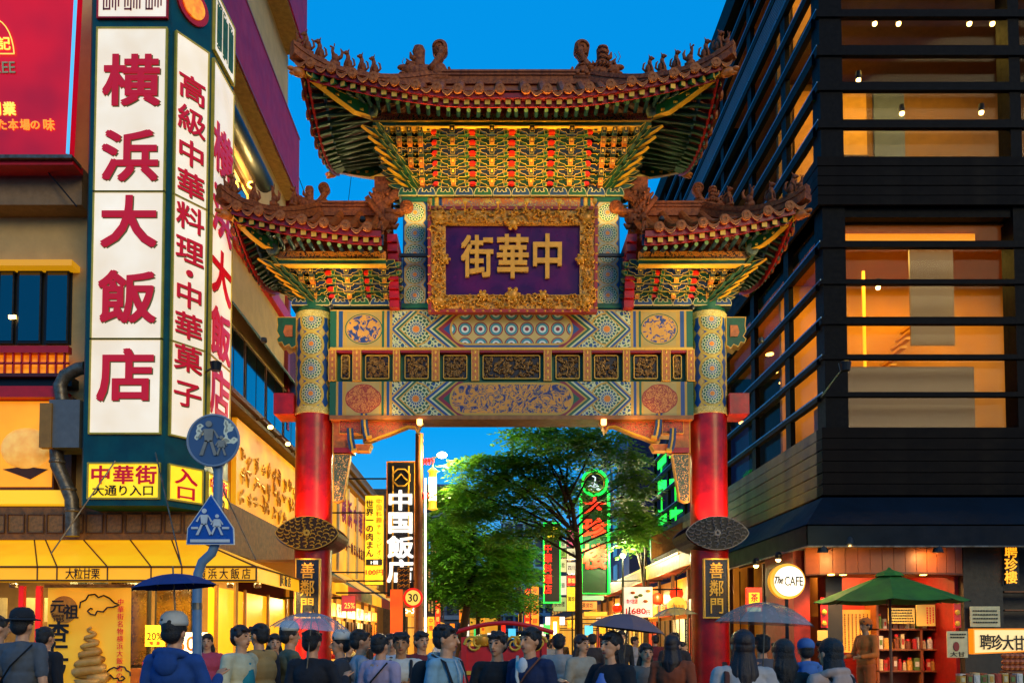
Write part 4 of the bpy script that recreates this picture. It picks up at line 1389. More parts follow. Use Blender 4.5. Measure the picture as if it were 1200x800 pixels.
for k in range(4):
    y = 20.6 + k * 1.8
    o = MB().tube([(-5.9, y, 6.9), (-5.5, y, 6.95), (-5.35, y, 6.8)], .025, 6).build('picture_lamp', BROWN, goldsign)
    MB().ell((-5.37, y, 6.74), (.07, .07, .05), 8).build('bulb', emat('warm_bulb', 'ffca60', 14), o)
    spot('lamp_light', (-5.4, y, 6.72), (-6.0, y, 5.6), 40, (1, .62, .18), R(110), .8, .06, o)

# ------------------------------------------------------------------ front of the corner building
F = lambda px, py, Y=YL: (pX(px, Y, pz(py, Y)), pz(py, Y))
def fbox(name, px0, px1, py0, py1, y0, y1, m, parent, Y=None):
    Y = Y or y0
    x0, x1 = pX(px0, Y, pz((py0 + py1) / 2, Y)), pX(px1, Y, pz((py0 + py1) / 2, Y))
    return box(name, x0, x1, y0, y1, pz(py1, Y), pz(py0, Y), m, parent)


fbox('roof_slab', -60, 96, 196, 240, YL - .5, YL, mat('tan_soffit', '9a7a58', .8, var=.2), lb)
fbox('yellow_ledge', -60, 84, 304, 311, YL - .35, YL, emat('ledge_added_glow', 'ffb010', .5, base='d09020'), lb)  # ledge given a glow of its own to warm the wall
fbox('window_recess', -60, 84, 314, 404, YL - .02, YL, mat('window_dark', '0c0e14', .5), lb)
for (a, b) in ((-40, -6), (-2, 16), (20, 48), (53, 80)):
    f = fbox('window', a, b, 316, 402, YL - .1, YL - .02, DARKM, lb)
    fbox('pane', a + 2, b - 2, 319, 399, YL - .12, YL - .1, GLASSD, f)
fbox('window_lamp', 10, 18, 369, 373, YL - .16, YL - .13, emat('warm_bulb', '', 1), lb)
rail = thing('red_balcony_railing', (-9.5, 16.9, pz(440, 16.8)), 'red balcony railing backed by yellow light below the dark windows', 'railing')
fbox('top_rail', -60, 80, 405, 413, 16.75, 16.9, REDP, rail)
fbox('bottom_rail', -60, 80, 437, 441, 16.75, 16.88, mat('dark_red_rail', '5a1010', .5), rail)
fbox('mid_rail', -60, 80, 424, 426, 16.78, 16.84, REDP, rail)
for i in range(12):
    fbox('baluster', -36 + i * 10, -34.5 + i * 10, 412, 438, 16.78, 16.84, REDP, rail)
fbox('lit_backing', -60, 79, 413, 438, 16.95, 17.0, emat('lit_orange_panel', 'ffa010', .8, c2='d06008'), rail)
fbox('dark_band', -60, 84, 441, 452, 16.9, YL, DARKM, lb)
fbox('red_band', -60, 66, 452, 465, 16.6, YL, REDP, lb)
fbox('parapet', -60, 84, 465, 596, 17.0, YL, BROWN, lb)
ad = thing('dumpling_poster', (-9.9, 16.9, pz(585, 16.8)), 'lit orange food poster with a big pale dumpling under the red band', 'poster')
fbox('frame', -60, 64, 467, 573, 16.85, 16.99, mat('poster_frame', '5a3410', .5), ad)
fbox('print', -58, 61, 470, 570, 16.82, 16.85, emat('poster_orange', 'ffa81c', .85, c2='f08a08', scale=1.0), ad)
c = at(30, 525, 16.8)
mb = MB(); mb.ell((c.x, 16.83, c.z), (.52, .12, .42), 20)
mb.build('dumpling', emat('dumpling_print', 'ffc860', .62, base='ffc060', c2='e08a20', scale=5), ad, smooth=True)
MB().prism([(c.x - .45, c.z - .42), (c.x + .1, c.z - .62), (c.x + .45, c.z - .42), (c.x, c.z - .36)], 16.8, 16.82).build('leaf_print', mat('poster_brown', '5a2c08', .6), ad)
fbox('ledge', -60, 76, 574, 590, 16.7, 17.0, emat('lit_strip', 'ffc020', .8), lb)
# carved fascia above the awning
fbox('carved_fascia', -60, 262, 594, 632, 16.75, 17.2, mat('dark_carved_wood', '4a3620', .6, c2='8a5a28', scale=8, bump=.6), lb)
for i in range(12):
    x0 = -14 + i * 23
    a, b = F(x0, 602, 16.72), F(x0 + 19, 624, 16.72)
    MB().framed([(a[0], b[1]), (b[0], b[1]), (b[0], a[1]), (a[0], a[1])], 16.71, 16.76, .03, 0, 1, .03).build('fascia_panel', [mat('carved_green_brown', '3a3c20', .5, c2='9a6a30', scale=16), BROWN], lb)
box('side_fascia', XL - .1, -5.75, 17.2, 30, 3.5, 4.6, mat('dark_carved_wood', '', .6), lb)
# ducts
duct = thing('steel_ventilation_duct', (-8.7, 16.6, 3.9), 'steel duct with a grey fan box between the poster and the tall sign', 'duct')
fbox('fan_box', 57, 93, 468, 524, 16.2, 16.85, mat('grey_box', '6a6e72', .5, var=.15), duct)
fbox('box_door', 46, 60, 472, 524, 16.15, 16.3, mat('ochre_door', 'b07a28', .5), duct)
A_ = lambda px, py: tuple(at(px, py, 16.5))
MB().tube([A_(73, 470), A_(70, 452), A_(76, 440), A_(92, 432), A_(100, 431)], .125, 14).build('upper_pipe', STEEL, duct, smooth=True)
MB().tube([A_(66, 524), A_(67, 545), A_(76, 565), A_(84, 585), A_(85, 628)], .13, 14).build('lower_pipe', STEEL, duct, smooth=True)
for px_, py_ in ((67, 543), (80, 575), (85, 600)):
    p = at(px_, py_, 16.5); MB().lathe([(.135, 0), (.15, .02), (.15, .05), (.135, .07)], p, 14).build('pipe_collar', STEEL, duct)

# red billboard
bb = thing('red_billboard', (-9.7, 16, 9.5), 'large red billboard with yellow lettering at the top left corner', 'billboard')
rz0, rz1 = pz(181, 16.2), pz(-70, 15.6)
mb = MB()
xr0, xr1 = pX(78, 16.2, rz0), pX(91, 15.6, rz1)
V = [(-13, 16.2, rz0), (xr0, 16.2, rz0), (xr1, 15.6, rz1), (-13, 15.6, rz1), (-13, 16.5, rz0), (xr0, 16.5, rz0), (xr1, 15.9, rz1), (-13, 15.9, rz1)]
mb.add(V, [(0, 1, 2, 3), (7, 6, 5, 4), (0, 4, 5, 1), (1, 5, 6, 2), (2, 6, 7, 3), (3, 7, 4, 0)])
mb.build('board', emat('billboard_red', 'ff0414', .8, base='b00818', c2='7a0428', scale=.35), bb)
e = MB().tube([(xr0 + .03, 16.18, rz0), (xr1 + .03, 15.58, rz1)], .035, 6).build('neon_edge', emat('blue_white_edge', '58b8f0', .9), bb)
fbox('lower_frame', -60, 84, 181, 185, 16.1, 16.5, STEEL, bb)
fbox('red_frame', -60, 86, 185, 193, 16.2, 16.6, REDP, bb)
tl = math.atan2(.6, rz1 - rz0)
def bbl(name, items, m, bold=.02, em=True):
    its = []
    for (s_, px, py, w, h) in items:
        p = at(px, py, 16.0)
        its.append((s_, p.x, (p.z - rz0) / math.cos(tl), w, h))
    return letters(name, its, T(0, 16.17, rz0) @ RX(tl), m, bb, .02, bold, em)
LY = emat('letter_yellow', 'ffe060', .8, base='ffe060')
bbl('lettering', [('記', 9, 57, .24, .24)], LY, .01)
bbl('lettering', [('業', 9, 126, .24, .24), ('創', -8, 126, .24, .24)], LY, .03)
bbl('lettering', [('た', -1, 143, .19, .2), ('本', 12, 143, .19, .2), ('場', 26, 143, .19, .2), ('の', 38, 143, .19, .18), ('味', 54, 143, .22, .22)], emat('letter_orange', 'ffa030', .7), .02)
bbl('lettering', [('KEE', 7, 82, .42, .2)], mat('letter_pale', 'e8d8a0', .5), .02, False)
p = at(0, 67, 16.0)
MB(T(0, 16.16, rz0) @ RX(tl)).tube([(p.x + .34 * math.cos(a), 0, (p.z - rz0) + .62 * math.sin(a)) for a in [PI * k / 14 for k in range(15)]] + [(p.x - .34, 0, p.z - rz0), (p.x + .34, 0, p.z - rz0)], .012, 5).build('arch_outline', LY, bb)
lampf = thing('billboard_floodlight', tuple(at(30, 190, 16)), 'small blue grey floodlight on an arm under the red billboard', 'lamp')
MB().tube([A_(15, 178), A_(25, 186)], .07, 10).build('lamp_head', mat('blue_grey_metal', '4a7a90', .4), lampf)
MB().ell(A_(32, 190), .08, 10).build('lamp_body', STEEL, lampf)
MB().tube([A_(36, 190), A_(52, 196)], .03, 8).build('arm', STEEL, lampf)
cb = MB().tube([A_(52, 197), A_(70, 218), A_(90, 242)], .015, 5).build('cable', DARKM, None); tag(cb, 'thin dark stay wire running down beside the tall sign', 'wire')

# ------------------------------------------------------------------ the tall corner sign
sg = thing('tall_corner_sign', (-6.7, 16.6, pz(592, 16)), 'tall green framed corner sign with white lit faces and red characters', 'sign')
PA0, PA1 = Vector((-7.70, 16.0)), Vector((-6.17, 16.0))
PB1 = Vector((-5.66, 16.75)); PC1 = Vector((-5.60, 18.05))
sz0, sz1 = pz(592, 16), pz(-60, 16)
pts = [(-7.74, 17.3), (-7.74, 16.04), (-7.70, 16.0), (PA1.x, 16.0), (PB1.x, PB1.y), (PC1.x, PC1.y), (PC1.x - .1, 18.1), (-6.35, 18.1), (-6.35, 17.3)]
n = len(pts)
mb = MB()
mb.add([(x, y, sz0) for x, y in pts] + [(x, y, sz1) for x, y in pts], [tuple(range(n - 1, -1, -1)), tuple(range(n, 2 * n))] + [(i, (i + 1) % n, (i + 1) % n + n, i + n) for i in range(n)])
mb.build('sign_housing', PSIGN, sg)


def face(P, Q, mg0, mg1, z0, z1, m, name='lit_panel', t=.04, trim=YTRIM):
    d = (Q - P); L = d.length
    M = T(P.x, P.y, 0) @ RZ(math.atan2(d.y, d.x))
    o = inst(name, MB().box(mg0, L - mg1, -t, 0, z0, z1).mesh(name, m), M, sg)
    for (a, b, c_, e_) in ((mg0 - .03, L - mg1 + .03, z0 - .03, z0), (mg0 - .03, L - mg1 + .03, z1, z1 + .03), (mg0 - .03, mg0, z0, z1), (L - mg1, L - mg1 + .03, z0, z1)):
        inst('panel_trim', MB().box(a, b, -t - .02, 0, c_, e_).mesh('panel_trim', trim), M, o)
    return o, M, L


Z = lambda py: pz(py, 16)
zt = [Z(508), Z(398), Z(226), Z(35)]
for i in range(3):
    face(PA0, PA1, .13, .09, zt[i] + .012, zt[i + 1] - .012, WHT_E)
    face(PA1, PB1, .10, .09, zt[i] + .012, zt[i + 1] - .012, WHT_E)
    face(PB1, PC1, .10, .08, zt[i] + .012, zt[i + 1] - .012, WHT_E)
oA = face(PA0, PA1, .13, .09, Z(583), Z(544), YEL_E); oB = face(PA1, PB1, .1, .09, Z(583), Z(544), YEL_E); oC = face(PB1, PC1, .1, .08, Z(583), Z(544), YEL_E)
LA = (PA1 - PA0).length; LB = (PB1 - PA1).length; LC = (PC1 - PB1).length
def fl(M, items, m, bold=.03, em=True, y=-.045, parent=sg, name='lettering', d=.02):
    return letters(name, items, M @ T(0, y - d, 0), m, parent, d, bold, em)
GRNE = mat('letter_shadow_green', '8a8a50', .5)
def zz(l): return [Z(v) for v in l]
itA = [(c_, LA / 2 + .03, z, 1.05, .98) for c_, z in zip('横浜大飯店', zz([97, 185, 262, 350, 441]))]
itB = [(c_, LB / 2, z, .62, h) for c_, z, h in zip('高級中華料理・中華菓子', zz([92, 130, 169, 206, 246, 285, 312, 338, 375, 414, 456]), [.5] * 11)]
itC = [(c_, LC / 2, z, 1.05, .98) for c_, z in zip('横浜大飯店', zz([135, 212, 288, 364, 438]))]
for M, it in ((oA[1], itA), (oB[1], itB), (oC[1], itC)):
    fl(M, it, LRED, .032 if it is not itB else .014)
    fl(M @ T(.02, 0, -.02), it, GRNE, .038 if it is not itB else .02, d=.004)
fl(oA[1], [(c_, LA / 2 + (i - 1) * .43 + .02, Z(557), .38, .34) for i, c_ in enumerate('中華街')], LRED, .03)
fl(oA[1], [(c_, LA / 2 + (i - 2) * .235 + .02, Z(575), .22, .2) for i, c_ in enumerate('大通り入口')], LBLK, .015)
fl(oB[1], [('入', LB / 2, Z(555), .5, .3), ('口', LB / 2, Z(574), .46, .26)], LRED, .03)
fl(oC[1], [(c_, LC / 2 + (i - 1) * .32, Z(556), .3, .3) for i, c_ in enumerate('中華街')], LRED, .02)
fl(oC[1], [(c_, LC / 2 + (i - 1) * .25, Z(575), .2, .2) for i, c_ in enumerate('大通り')], LBLK, .015)
# seal panels at the top
def seal(M, L, z0, z1, m_fg, seed):
    mb = MB(); rr = random.Random(seed)
    w = L - .3; nx = 9
    for cx0 in (0, 1, 2):
        for i in range(6):
            x = .17 + w * (cx0 + .12 + i * .14) / 3
            a, b = z0 + .12 + rr.random() * .1, z1 - .12 - rr.random() * .1
            mb.box(x, x + .025, -.055, -.045, a, b)
        for j in range(4):
            z = z0 + .14 + (z1 - z0 - .28) * j / 3
            x = .17 + w * (cx0 + .12) / 3
            k = rr.choice((.35, .55, .8))
            mb.box(x, x + w * k / 3, -.055, -.045, z, z + .03)
    o = inst('seal_characters', mb.mesh('seal_characters', m_fg), M, sg); o['kind'] = 'stuff'
face(PA0, PA1, .13, .09, Z(22), Z(-50), WHT_E, 'seal_panel', trim=REDP); seal(oA[1], LA, Z(22), Z(-50), DRED, 1)
face(PB1, PC1, .1, .08, Z(22), Z(-50), WHT_E, 'seal_panel', trim=YTRIM); seal(oC[1], LC, Z(22), Z(-50), mat('seal_green', '2a6a3a', .5), 2)
o = MB(oB[1]).lathe([(0, 0), (.33, 0), (.33, .05)], (0, 0, 0), 24); o.v = []; o.f = []; o.m = []
for (r_, y_, mm) in ((.36, -.05, REDP), (.25, -.08, emat('flame_orange', 'ffb020', .8, c2='e03010', scale=9))):
    o.M = None
    q = MB(); q.prism(circ(LB / 2, Z(-8), r_, 24), y_, y_ + .05)
    inst('round_emblem', q.mesh('round_emblem', mm), oB[1], sg)

# ------------------------------------------------------------------ yellow awning round the corner
AWN = emat('yellow_awning', 'ffca1c', .74, base='f0b018', c2='ffa008', scale=.8)  # emission stands in for lamplight shining through the cloth
aw = thing('yellow_awning', (-6, 16, 2.6), 'glowing yellow shop awning wrapping the left corner with black lettering', 'awning')
zt_, zf_, zv_ = pz(630, 17.0), pz(664, 15.0), pz(680, 15.0)
XE = -4.12
def awq(a, b, name='awning_panel'):
    pts = a + b[::-1]
    V = [Vector(p) for p in pts]
    mb = MB(); n = len(V)
    mb.add(V + [v + Vector((.0, .01, -.025)) for v in V], [tuple(range(n)), tuple(range(2 * n - 1, n - 1, -1))] + [(i, i + n, (i + 1) % n + n, (i + 1) % n) for i in range(n)])
    return mb.build(name, AWN, aw)
xs_b = [pX(p, 15, 2.9) for p in (-60, -20, 45, 68, 127, 178, 214)]
xs_t = [pX(p, 17, 3.7) for p in (-30, 0, 40, 52, 95, 150, 200)]
for i in range(len(xs_b) - 1):
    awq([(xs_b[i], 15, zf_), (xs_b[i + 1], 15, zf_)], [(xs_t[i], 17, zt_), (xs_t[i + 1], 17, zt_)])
    awq([(xs_b[i], 14.98, zv_), (xs_b[i + 1], 14.98, zv_)], [(xs_b[i], 14.99, zf_), (xs_b[i + 1], 14.99, zf_)], 'valance')
    MB().tube([(xs_b[i + 1], 14.97, zv_), (xs_b[i + 1], 14.97, zf_), (xs_t[i + 1], 17, zt_ + .02)], .014, 5).build('seam_pipe', mat('seam_brown', '6a3a08', .5), aw)
    MB().tube([(xs_b[i], 14.96, zf_), (xs_b[i + 1], 14.96, zf_)], .018, 5).build('edge_pipe', mat('seam_brown', '', .5), aw)
awq([(xs_b[-1], 15, zf_), (XE, 15, zf_)], [(xs_t[-1], 17, zt_), (-6.0, 17, zt_)])
awq([(XE, 15, zf_), (XE, 18.3, zf_)], [(-6.0, 17, zt_), (-6.0, 18.3, zt_)])
awq([(xs_b[-1], 14.98, zv_), (XE, 14.98, zv_)], [(xs_b[-1], 14.99, zf_), (XE, 14.99, zf_)], 'valance')
awq([(XE + .01, 15, zv_), (XE + .01, 18.3, zv_)], [(XE, 15, zf_), (XE, 18.3, zf_)], 'valance')
for a, b in (((XE, 14.97, zf_), (-6, 17, zt_)), ((XE, 14.97, zv_), (XE, 14.97, zf_)), ((XE + .03, 16.6, zv_), (XE + .03, 16.6, zf_)), ((xs_b[-1], 14.96, zf_), (XE, 14.96, zf_)), ((XE + .02, 14.97, zf_), (XE + .02, 18.3, zf_)), ((xs_b[0], 14.96, zv_), (XE, 14.96, zv_))):
    MB().tube([a, b], .018, 5).build('edge_pipe', mat('seam_brown', '', .5), aw)
vz = (zv_ + zf_) / 2
for s_, c0, dx in (('大粒甘栗', 98, 10), ('横浜大飯店', 263, 13.2)):
    k = len(s_)
    letters('lettering', [(c_, pX(c0 + (i - (k - 1) / 2) * dx, 15, vz), vz, .15, .19) for i, c_ in enumerate(s_)], T(0, 14.955, 0), LBLK, aw, .01, .012)
letters('lettering', [('大', .3, 0, .2, .2), ('飯', .6, 0, .2, .2), ('店', .9, 0, .2, .2)], T(XE + .04, 16.4, vz) @ RZ(PI / 2), LBLK, aw, .01, .02)
for a, b in ((at(135, 540, 15.9), at(60, 648, 15.4)), (at(182, 530, 15.9), at(213, 664, 15.0)), (at(248, 545, 16), at(300, 656, 15.4))):
    MB().tube([a, b], .014, 5).build('stay_rod', STEEL, aw)
ALIT = emat('awning_tube_lamp', 'fff0c0', 6)
for k in range(3):
    x = -8.9 + k * 1.15
    o = box('tube_lamp', x, x + .5, 15.7, 15.76, 2.88, 2.93, ALIT, aw)
for k in range(3):
    area('awning_light', (-8.4 + k * 1.8, 15.9, 2.82), (-8.4 + k * 1.8, 16.3, 0), 1.2, .3, 110, (1, .7, .25), aw)
area('awning_light', (-5.0, 17.6, 2.8), (-5.6, 18.5, 0), 1.0, 1.0, 130, (1, .7, .25), aw)

# ------------------------------------------------------------------ shop under the awning
sh = thing('corner_shop_front', (-7, 18, 0), 'shop front under the yellow awning with a lit yellow side wall', 'shop front')
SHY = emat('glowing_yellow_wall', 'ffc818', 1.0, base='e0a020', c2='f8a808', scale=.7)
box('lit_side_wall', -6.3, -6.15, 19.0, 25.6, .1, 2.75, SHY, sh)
for y in (19, 21.2, 23.4, 25.5): box('wall_post', -6.14, -6.08, y - .05, y + .05, .1, 2.8, mat('ochre_post', 'a06a18', .5), sh)
box('ceiling', -14, -6.1, 17.0, 20.5, 3.2, 3.3, mat('ochre_ceiling', 'c08838', .7), sh)
box('side_ceiling', -6.4, -4.4, 19, 26, 3.3, 3.36, mat('ochre_ceiling', '', .7), sh)
box('back_wall', -14, -6.1, 20.4, 20.6, 0, 3.3, mat('warm_back_wall', 'd8a858', .7, var=.3, scale=1), sh)
MB().box(-8.05, -7.9, 16.3, 17.6, 0, 3.2).build('dark_post', mat('dark_post_green', '1c2a20', .5), sh)
box('counter', -7.5, -5.6, 16.9, 17.5, .1, 1.0, mat('counter_wood', '8a4a20', .5, var=.3), sh)
for x0 in (-7.8, -6.9):
    f = box('display_window', x0, x0 + .8, 17.52, 17.6, 1.0, 2.8, DARKM, sh)
    box('pane', x0 + .05, x0 + .75, 17.49, 17.52, 1.06, 2.74, mat('amber_glass', '5a3c1c', .1, var=.5, scale=3, spec=.8), f)
bxs = box('lit_price_box', -6.2, -5.55, 16.55, 16.75, 1.28, 1.72, emat('white_lightbox', 'fff6d0', 1.5), sh)
letters('price_marks', [('6', -6.02, 1.5, .18, .28), ('0', -5.8, 1.5, .18, .28)], T(0, 16.54, 0), mat('amber_mark', 'e07010', .5), bxs, .01, .02, False)
for k in range(7):
    MB().ell((-6.75 + k * .16, 16.8, 1.1 + .05 * (k % 2)), (.1, .09, .1), 8).build('snack_bag', mat(['bag_red', 'bag_pink', 'bag_orange'][k % 3], ['c81c1c', 'd85a8a', 'e08a28'][k % 3], .4), sh)
for xx in (23, 43):
    fbox('red_post', xx - 3, xx + 3, 686, 850, 17.2, 17.3, REDP, sh)
for xx in (0, 33, 60):
    o = fbox('paper_notice', xx - 8, xx + 8, 700, 728, 19.4, 19.42, mat('paper_yellow', 'f0d890', .7), sh)
for k in range(2):
    area('shop_light', (-10 + 3 * k, 18.8, 3.15), (-10 + 3 * k, 18.8, 0), 1.5, 1.0, 60, (1, .72, .3), sh)
for px_ in (16, 106, 270, 302):
    p = at(px_, 686, 15.6)
    MB().lathe([(.04, -.04), (.07, -.03), (.07, .03), (.04, .05)], p, 10).build('spot_lamp', STEEL, sh)

# banner
bn = thing('soft_ice_banner', (-6.9, 15.5, .3), 'tall yellow shop banner with a cream swirl, black brush characters and clouds', 'banner')
BY = 15.5
bxa, bxb = pX(55, BY, 2), pX(154, BY, 2)
bza, bzb = .35, pz(686, BY)
m_b = NM('banner_cloth')
f = ((m_b.noise(.9, 2) - .4) * 2.5).max(0.0).min(1.0)
cc = m_b.mix(f, 'f0a81c', 'ffd040')
m_b.set('Base Color', cc); m_b.set('Emission Color', cc); m_b.set('Emission Strength', .38)
MB().grid(lambda a, b: (bxa + (bxb - bxa) * a, BY + .02 * math.sin(a * 9 + b * 2), bza + (bzb - bza) * b), 24, 10).build('cloth', m_b.mat, bn, smooth=True)
fbox('top_bar', 52, 157, 684, 688, BY - .03, BY + .03, STEEL, bn)
p1 = at(76, 714, BY)
MB().prism(circ(p1.x, p1.z, .25, 28), BY - .04, BY - .03).build('gold_disc', mat('print_gold', 'd89a28', .5, c2='a86a18'), bn)
letters('lettering', [('元', p1.x - .11, p1.z + .06, .26, .24), ('祖', p1.x + .14, p1.z - .04, .26, .26)], T(0, BY - .055, 0), LBLK, bn, .01, .02)
letters('lettering', [('Since', p1.x - .1, p1.z - .1, .22, .07), ('1995', p1.x - .08, p1.z - .18, .18, .07)], T(0, BY - .055, 0), LBLK, bn, .01, .0, False)
letters('lettering', [(c_, pX(70, BY), pz(740 + i * 24, BY), .36, .36) for i, c_ in enumerate('杏仁ソフト')], T(0, BY - .055, 0), LBLK, bn, .01, .045)
letters('lettering', [(c_, pX(142, BY), pz(705 + i * 8.6, BY), .11, .115) for i, c_ in enumerate('中華街名物横浜大飯店の自信作')], T(0, BY - .055, 0), LRED, bn, .01, .01)
def cloudline(cx, cy, s_, flip=1):
    P = [(-.5, -.05), (-.48, .1), (-.35, .16), (-.28, .28), (-.12, .3), (-.03, .22), (.1, .27), (.25, .2), (.38, .08), (.5, .04), (.35, -.02), (.2, -.03), (.1, -.14), (-.05, -.12), (-.1, -.22), (-.22, -.2), (-.3, -.12), (-.22, -.05), (-.12, -.1)]
    Q = []
    for i in range(len(P) - 1):
        for t in (0, .5): Q.append((P[i][0] * (1 - t) + P[i + 1][0] * t, P[i][1] * (1 - t) + P[i + 1][1] * t))
    c_ = at(cx, cy, BY)
    MB().tube([(c_.x + x * s_ * flip, BY - .05, c_.z + z * s_) for x, z in Q], .016, 5).build('cloud_outline', LBLK, bn)
cloudline(118, 710, .72); cloudline(138, 790, .5, -1)
c_ = at(108, 768, BY)
mb = MB()
NQ = 70
mb.tube([(c_.x + (.3 - .26 * q / NQ) * math.sin(q * .55), BY - .06 - (.05 - .04 * q / NQ) * math.cos(q * .55), c_.z - .42 + .95 * q / NQ) for q in range(NQ)], [.1 - .075 * q / NQ for q in range(NQ)], 8)
mb.lathe([(.1, -1.0), (.26, -.5), (.3, -.42)], (c_.x, BY + .0, c_.z), 14)
mb.build('cream_swirl_print', mat('cream_swirl', 'e8b860', .5, c2='c08030', scale=4), bn, smooth='all')

po = thing('discount_poster', tuple(at(181, 757, 16.6)), 'small yellow poster reading 20 percent beside the banner', 'poster')
fbox('board', 170, 193, 732, 757, 16.6, 16.63, emat('poster_yellow', 'ffc830', .75), po)
letters('lettering', [('20%', pX(181, 16.58, 1.7), pz(745, 16.58), .31, .14)], T(0, 16.59, 0), LBLK, po, .01, .01, False)
letters('lettering', [('増', pX(177, 16.58, 1.7), pz(753, 16.58), .07, .07), ('量', pX(185, 16.58, 1.7), pz(753, 16.58), .07, .07)], T(0, 16.59, 0), LRED, po, .01, .01)

# ------------------------------------------------------------------ pedestrian sign pole
sp = thing('crossing_sign_pole', (pX(231, 10), 10, 0), 'bent blue grey pole with a blue crossing sign and a peeling round pedestrian sign', 'road sign')
Q = lambda px, py, Y=10: tuple(at(px, py, Y))
POLEM = mat('pole_blue_grey', '6a8cae', .5, var=.15, scale=12)
MB().tube([(pX(231, 10), 10, 0), Q(231, 800), Q(231, 700), Q(232, 672), Q(237, 658), Q(248, 648), Q(253, 636), Q(255, 600), Q(257, 490)], .055, 14).build('pole', POLEM, sp, smooth=True)
MB().tube([Q(231, 706), Q(231, 714)], .06, 14).build('pole_band', STEEL, sp)
c1 = Vector(Q(253, 518)); rr_ = .3
rim = mat('sign_rim', '9aa4b0', .4, metal=.3)
m_rs = NM('peeling_round_sign')
n1 = m_rs.noise(2.2, 3, .6)
fl_ = (n1 > .56)
cc = m_rs.mix(fl_, '4a6080', 'b0a488')
cc = m_rs.mix(((n1 - .56).abs() < .012), cc, 'f2e6c0')
m_rs.set('Base Color', cc); m_rs.set('Roughness', .35); m_rs.set('Metallic', .2)
rs = MB().prism(circ(c1.x, c1.z, rr_, 40), 9.9, 9.93).build('round_sign', m_rs.mat, sp)
MB().tube([(c1.x + rr_ * math.cos(a), 9.905, c1.z + rr_ * math.sin(a)) for a in [2 * PI * k / 40 for k in range(41)]], .016, 6).build('rim', rim, rs)
WP = mat('sign_white', 'dfe4e4', .4)
def person_pict(mb, cx, cz, h, stride=.25, skirt=False, y=9.88):
    mb.prism(circ(cx, cz + h * .88, h * .09, 12), y, y + .01)
    mb.prism([(cx - h * .14, cz + h * .74), (cx + h * .14, cz + h * .74), (cx + h * (.2 if skirt else .1), cz + h * .38), (cx - h * (.2 if skirt else .1), cz + h * .38)], y, y + .01)
    for s_ in (-1, 1):
        mb.prism([(cx + s_ * h * .02, cz + h * .42), (cx + s_ * h * .1, cz + h * .42), (cx + s_ * h * stride, cz), (cx + s_ * h * (stride - .1), cz)], y, y + .01)
        mb.prism([(cx + s_ * h * .12, cz + h * .74), (cx + s_ * h * .17, cz + h * .7), (cx + s_ * h * .3, cz + h * .5), (cx + s_ * h * .24, cz + h * .47)], y, y + .01)
mb = MB(); person_pict(mb, c1.x - .05, c1.z - .18, .42); person_pict(mb, c1.x + .1, c1.z - .18, .24, skirt=True)
mb.build('pedestrian_mark', mat('faded_mark', '9a988e', .5), rs)
c2 = Vector(Q(250, 612))
P5 = [(-.28, -.27), (.28, -.27), (.27, -.08), (0, .32), (-.27, -.08)]
BS = mat('road_sign_blue', '1450b0', .3, var=.1)
cs = MB().framed([(c2.x + a, c2.z + b) for a, b in P5], 9.9, 9.93, .018, 0, 1, .002).build('crossing_sign', [BS, WP], sp)
mb = MB(); person_pict(mb, c2.x - .07, c2.z - .16, .32, .3); person_pict(mb, c2.x + .08, c2.z - .16, .25, .3, True)
mb.box(c2.x - .23, c2.x + .23, 9.885, 9.895, c2.z - .245, c2.z - .21)
mb.box(c2.x - .22, c2.x - .14, 9.885, 9.895, c2.z - .09, c2.z - .065); mb.box(c2.x + .14, c2.x + .22, 9.885, 9.895, c2.z - .09, c2.z - .065)
mb.build('walking_figures', WP, cs)

# two floodlights added on the buildings to brighten the front of the gate
for i, (p, e, tgt) in enumerate((((-5.35, 16.4, 6.9), 760, (-.6, 18.6, 10.6)), ((6.9, 16.4, 6.9), 760, (1.6, 18.6, 10.6)))):
    t = thing('added_gate_floodlight', p, 'added small black floodlight on a bracket %s turned towards the gate' % ('beside the tall sign', 'on the louvred corner')[i], 'floodlight')
    MB().lathe([(.0, -.1), (.09, -.1), (.12, .06), (.08, .08)], p, 12).build('housing', DARKM, t)
    MB().tube([p, (p[0] + (-.5 if i == 0 else .3), p[1] + (.5 if i == 0 else 1.95), p[2] - .05)], .02, 6).build('bracket', DARKM, t)
    spot('added_flood_beam', (p[0] + (.12 if i == 0 else -.12), p[1] - .15, p[2] + .1), tgt, e, (1, .8, .38), R(72), .9, .25, t)
# ------------------------------------------------------------------ right hand building with louvres
rb = thing('louvred_office_building', (11, 24, 0), 'dark louvred building with warm lit windows at the right corner', 'building')
XR, YR = 7.2, 18.3
FINM = mat('charcoal_fin', '080a10', .6, var=.3, spec=.08)
CLAD = mat('charcoal_cladding', '08080c', .6, var=.35, scale=1.5, spec=.06, c2='120d0c')
CLADW = mat('weathered_lit_cladding', '6a5a24', .5, var=.4, scale=1.6, c2='2a1a14', spec=.3)  # weathered tone plus golden lamp reflections put into the colour
ROOMW = mat('room_wall', 'd48c08', .7, var=.2, scale=1.2)
GLS = mat('clear_glass', '0a0e12', .03, trans=0.0, alpha=.12, spec=.25, bump=0)
Zr = lambda py: pz(py, YR)
XE_, YE_ = 15.0, 38.0
fins = [(11, 21), (53, 66), (96, 107), (140, 151), (282, 291), (327, 334), (371, 381), (415, 422), (459, 466)]
zf = [(Zr(b), Zr(a)) for a, b in fins]
ztop = 20.2
z = Zr(11)
k = 1
while True:
    za = Zr(11) + k * .82 - .2
    if za > ztop - .5: break
    zf.append((za, za + .2)); k += 1
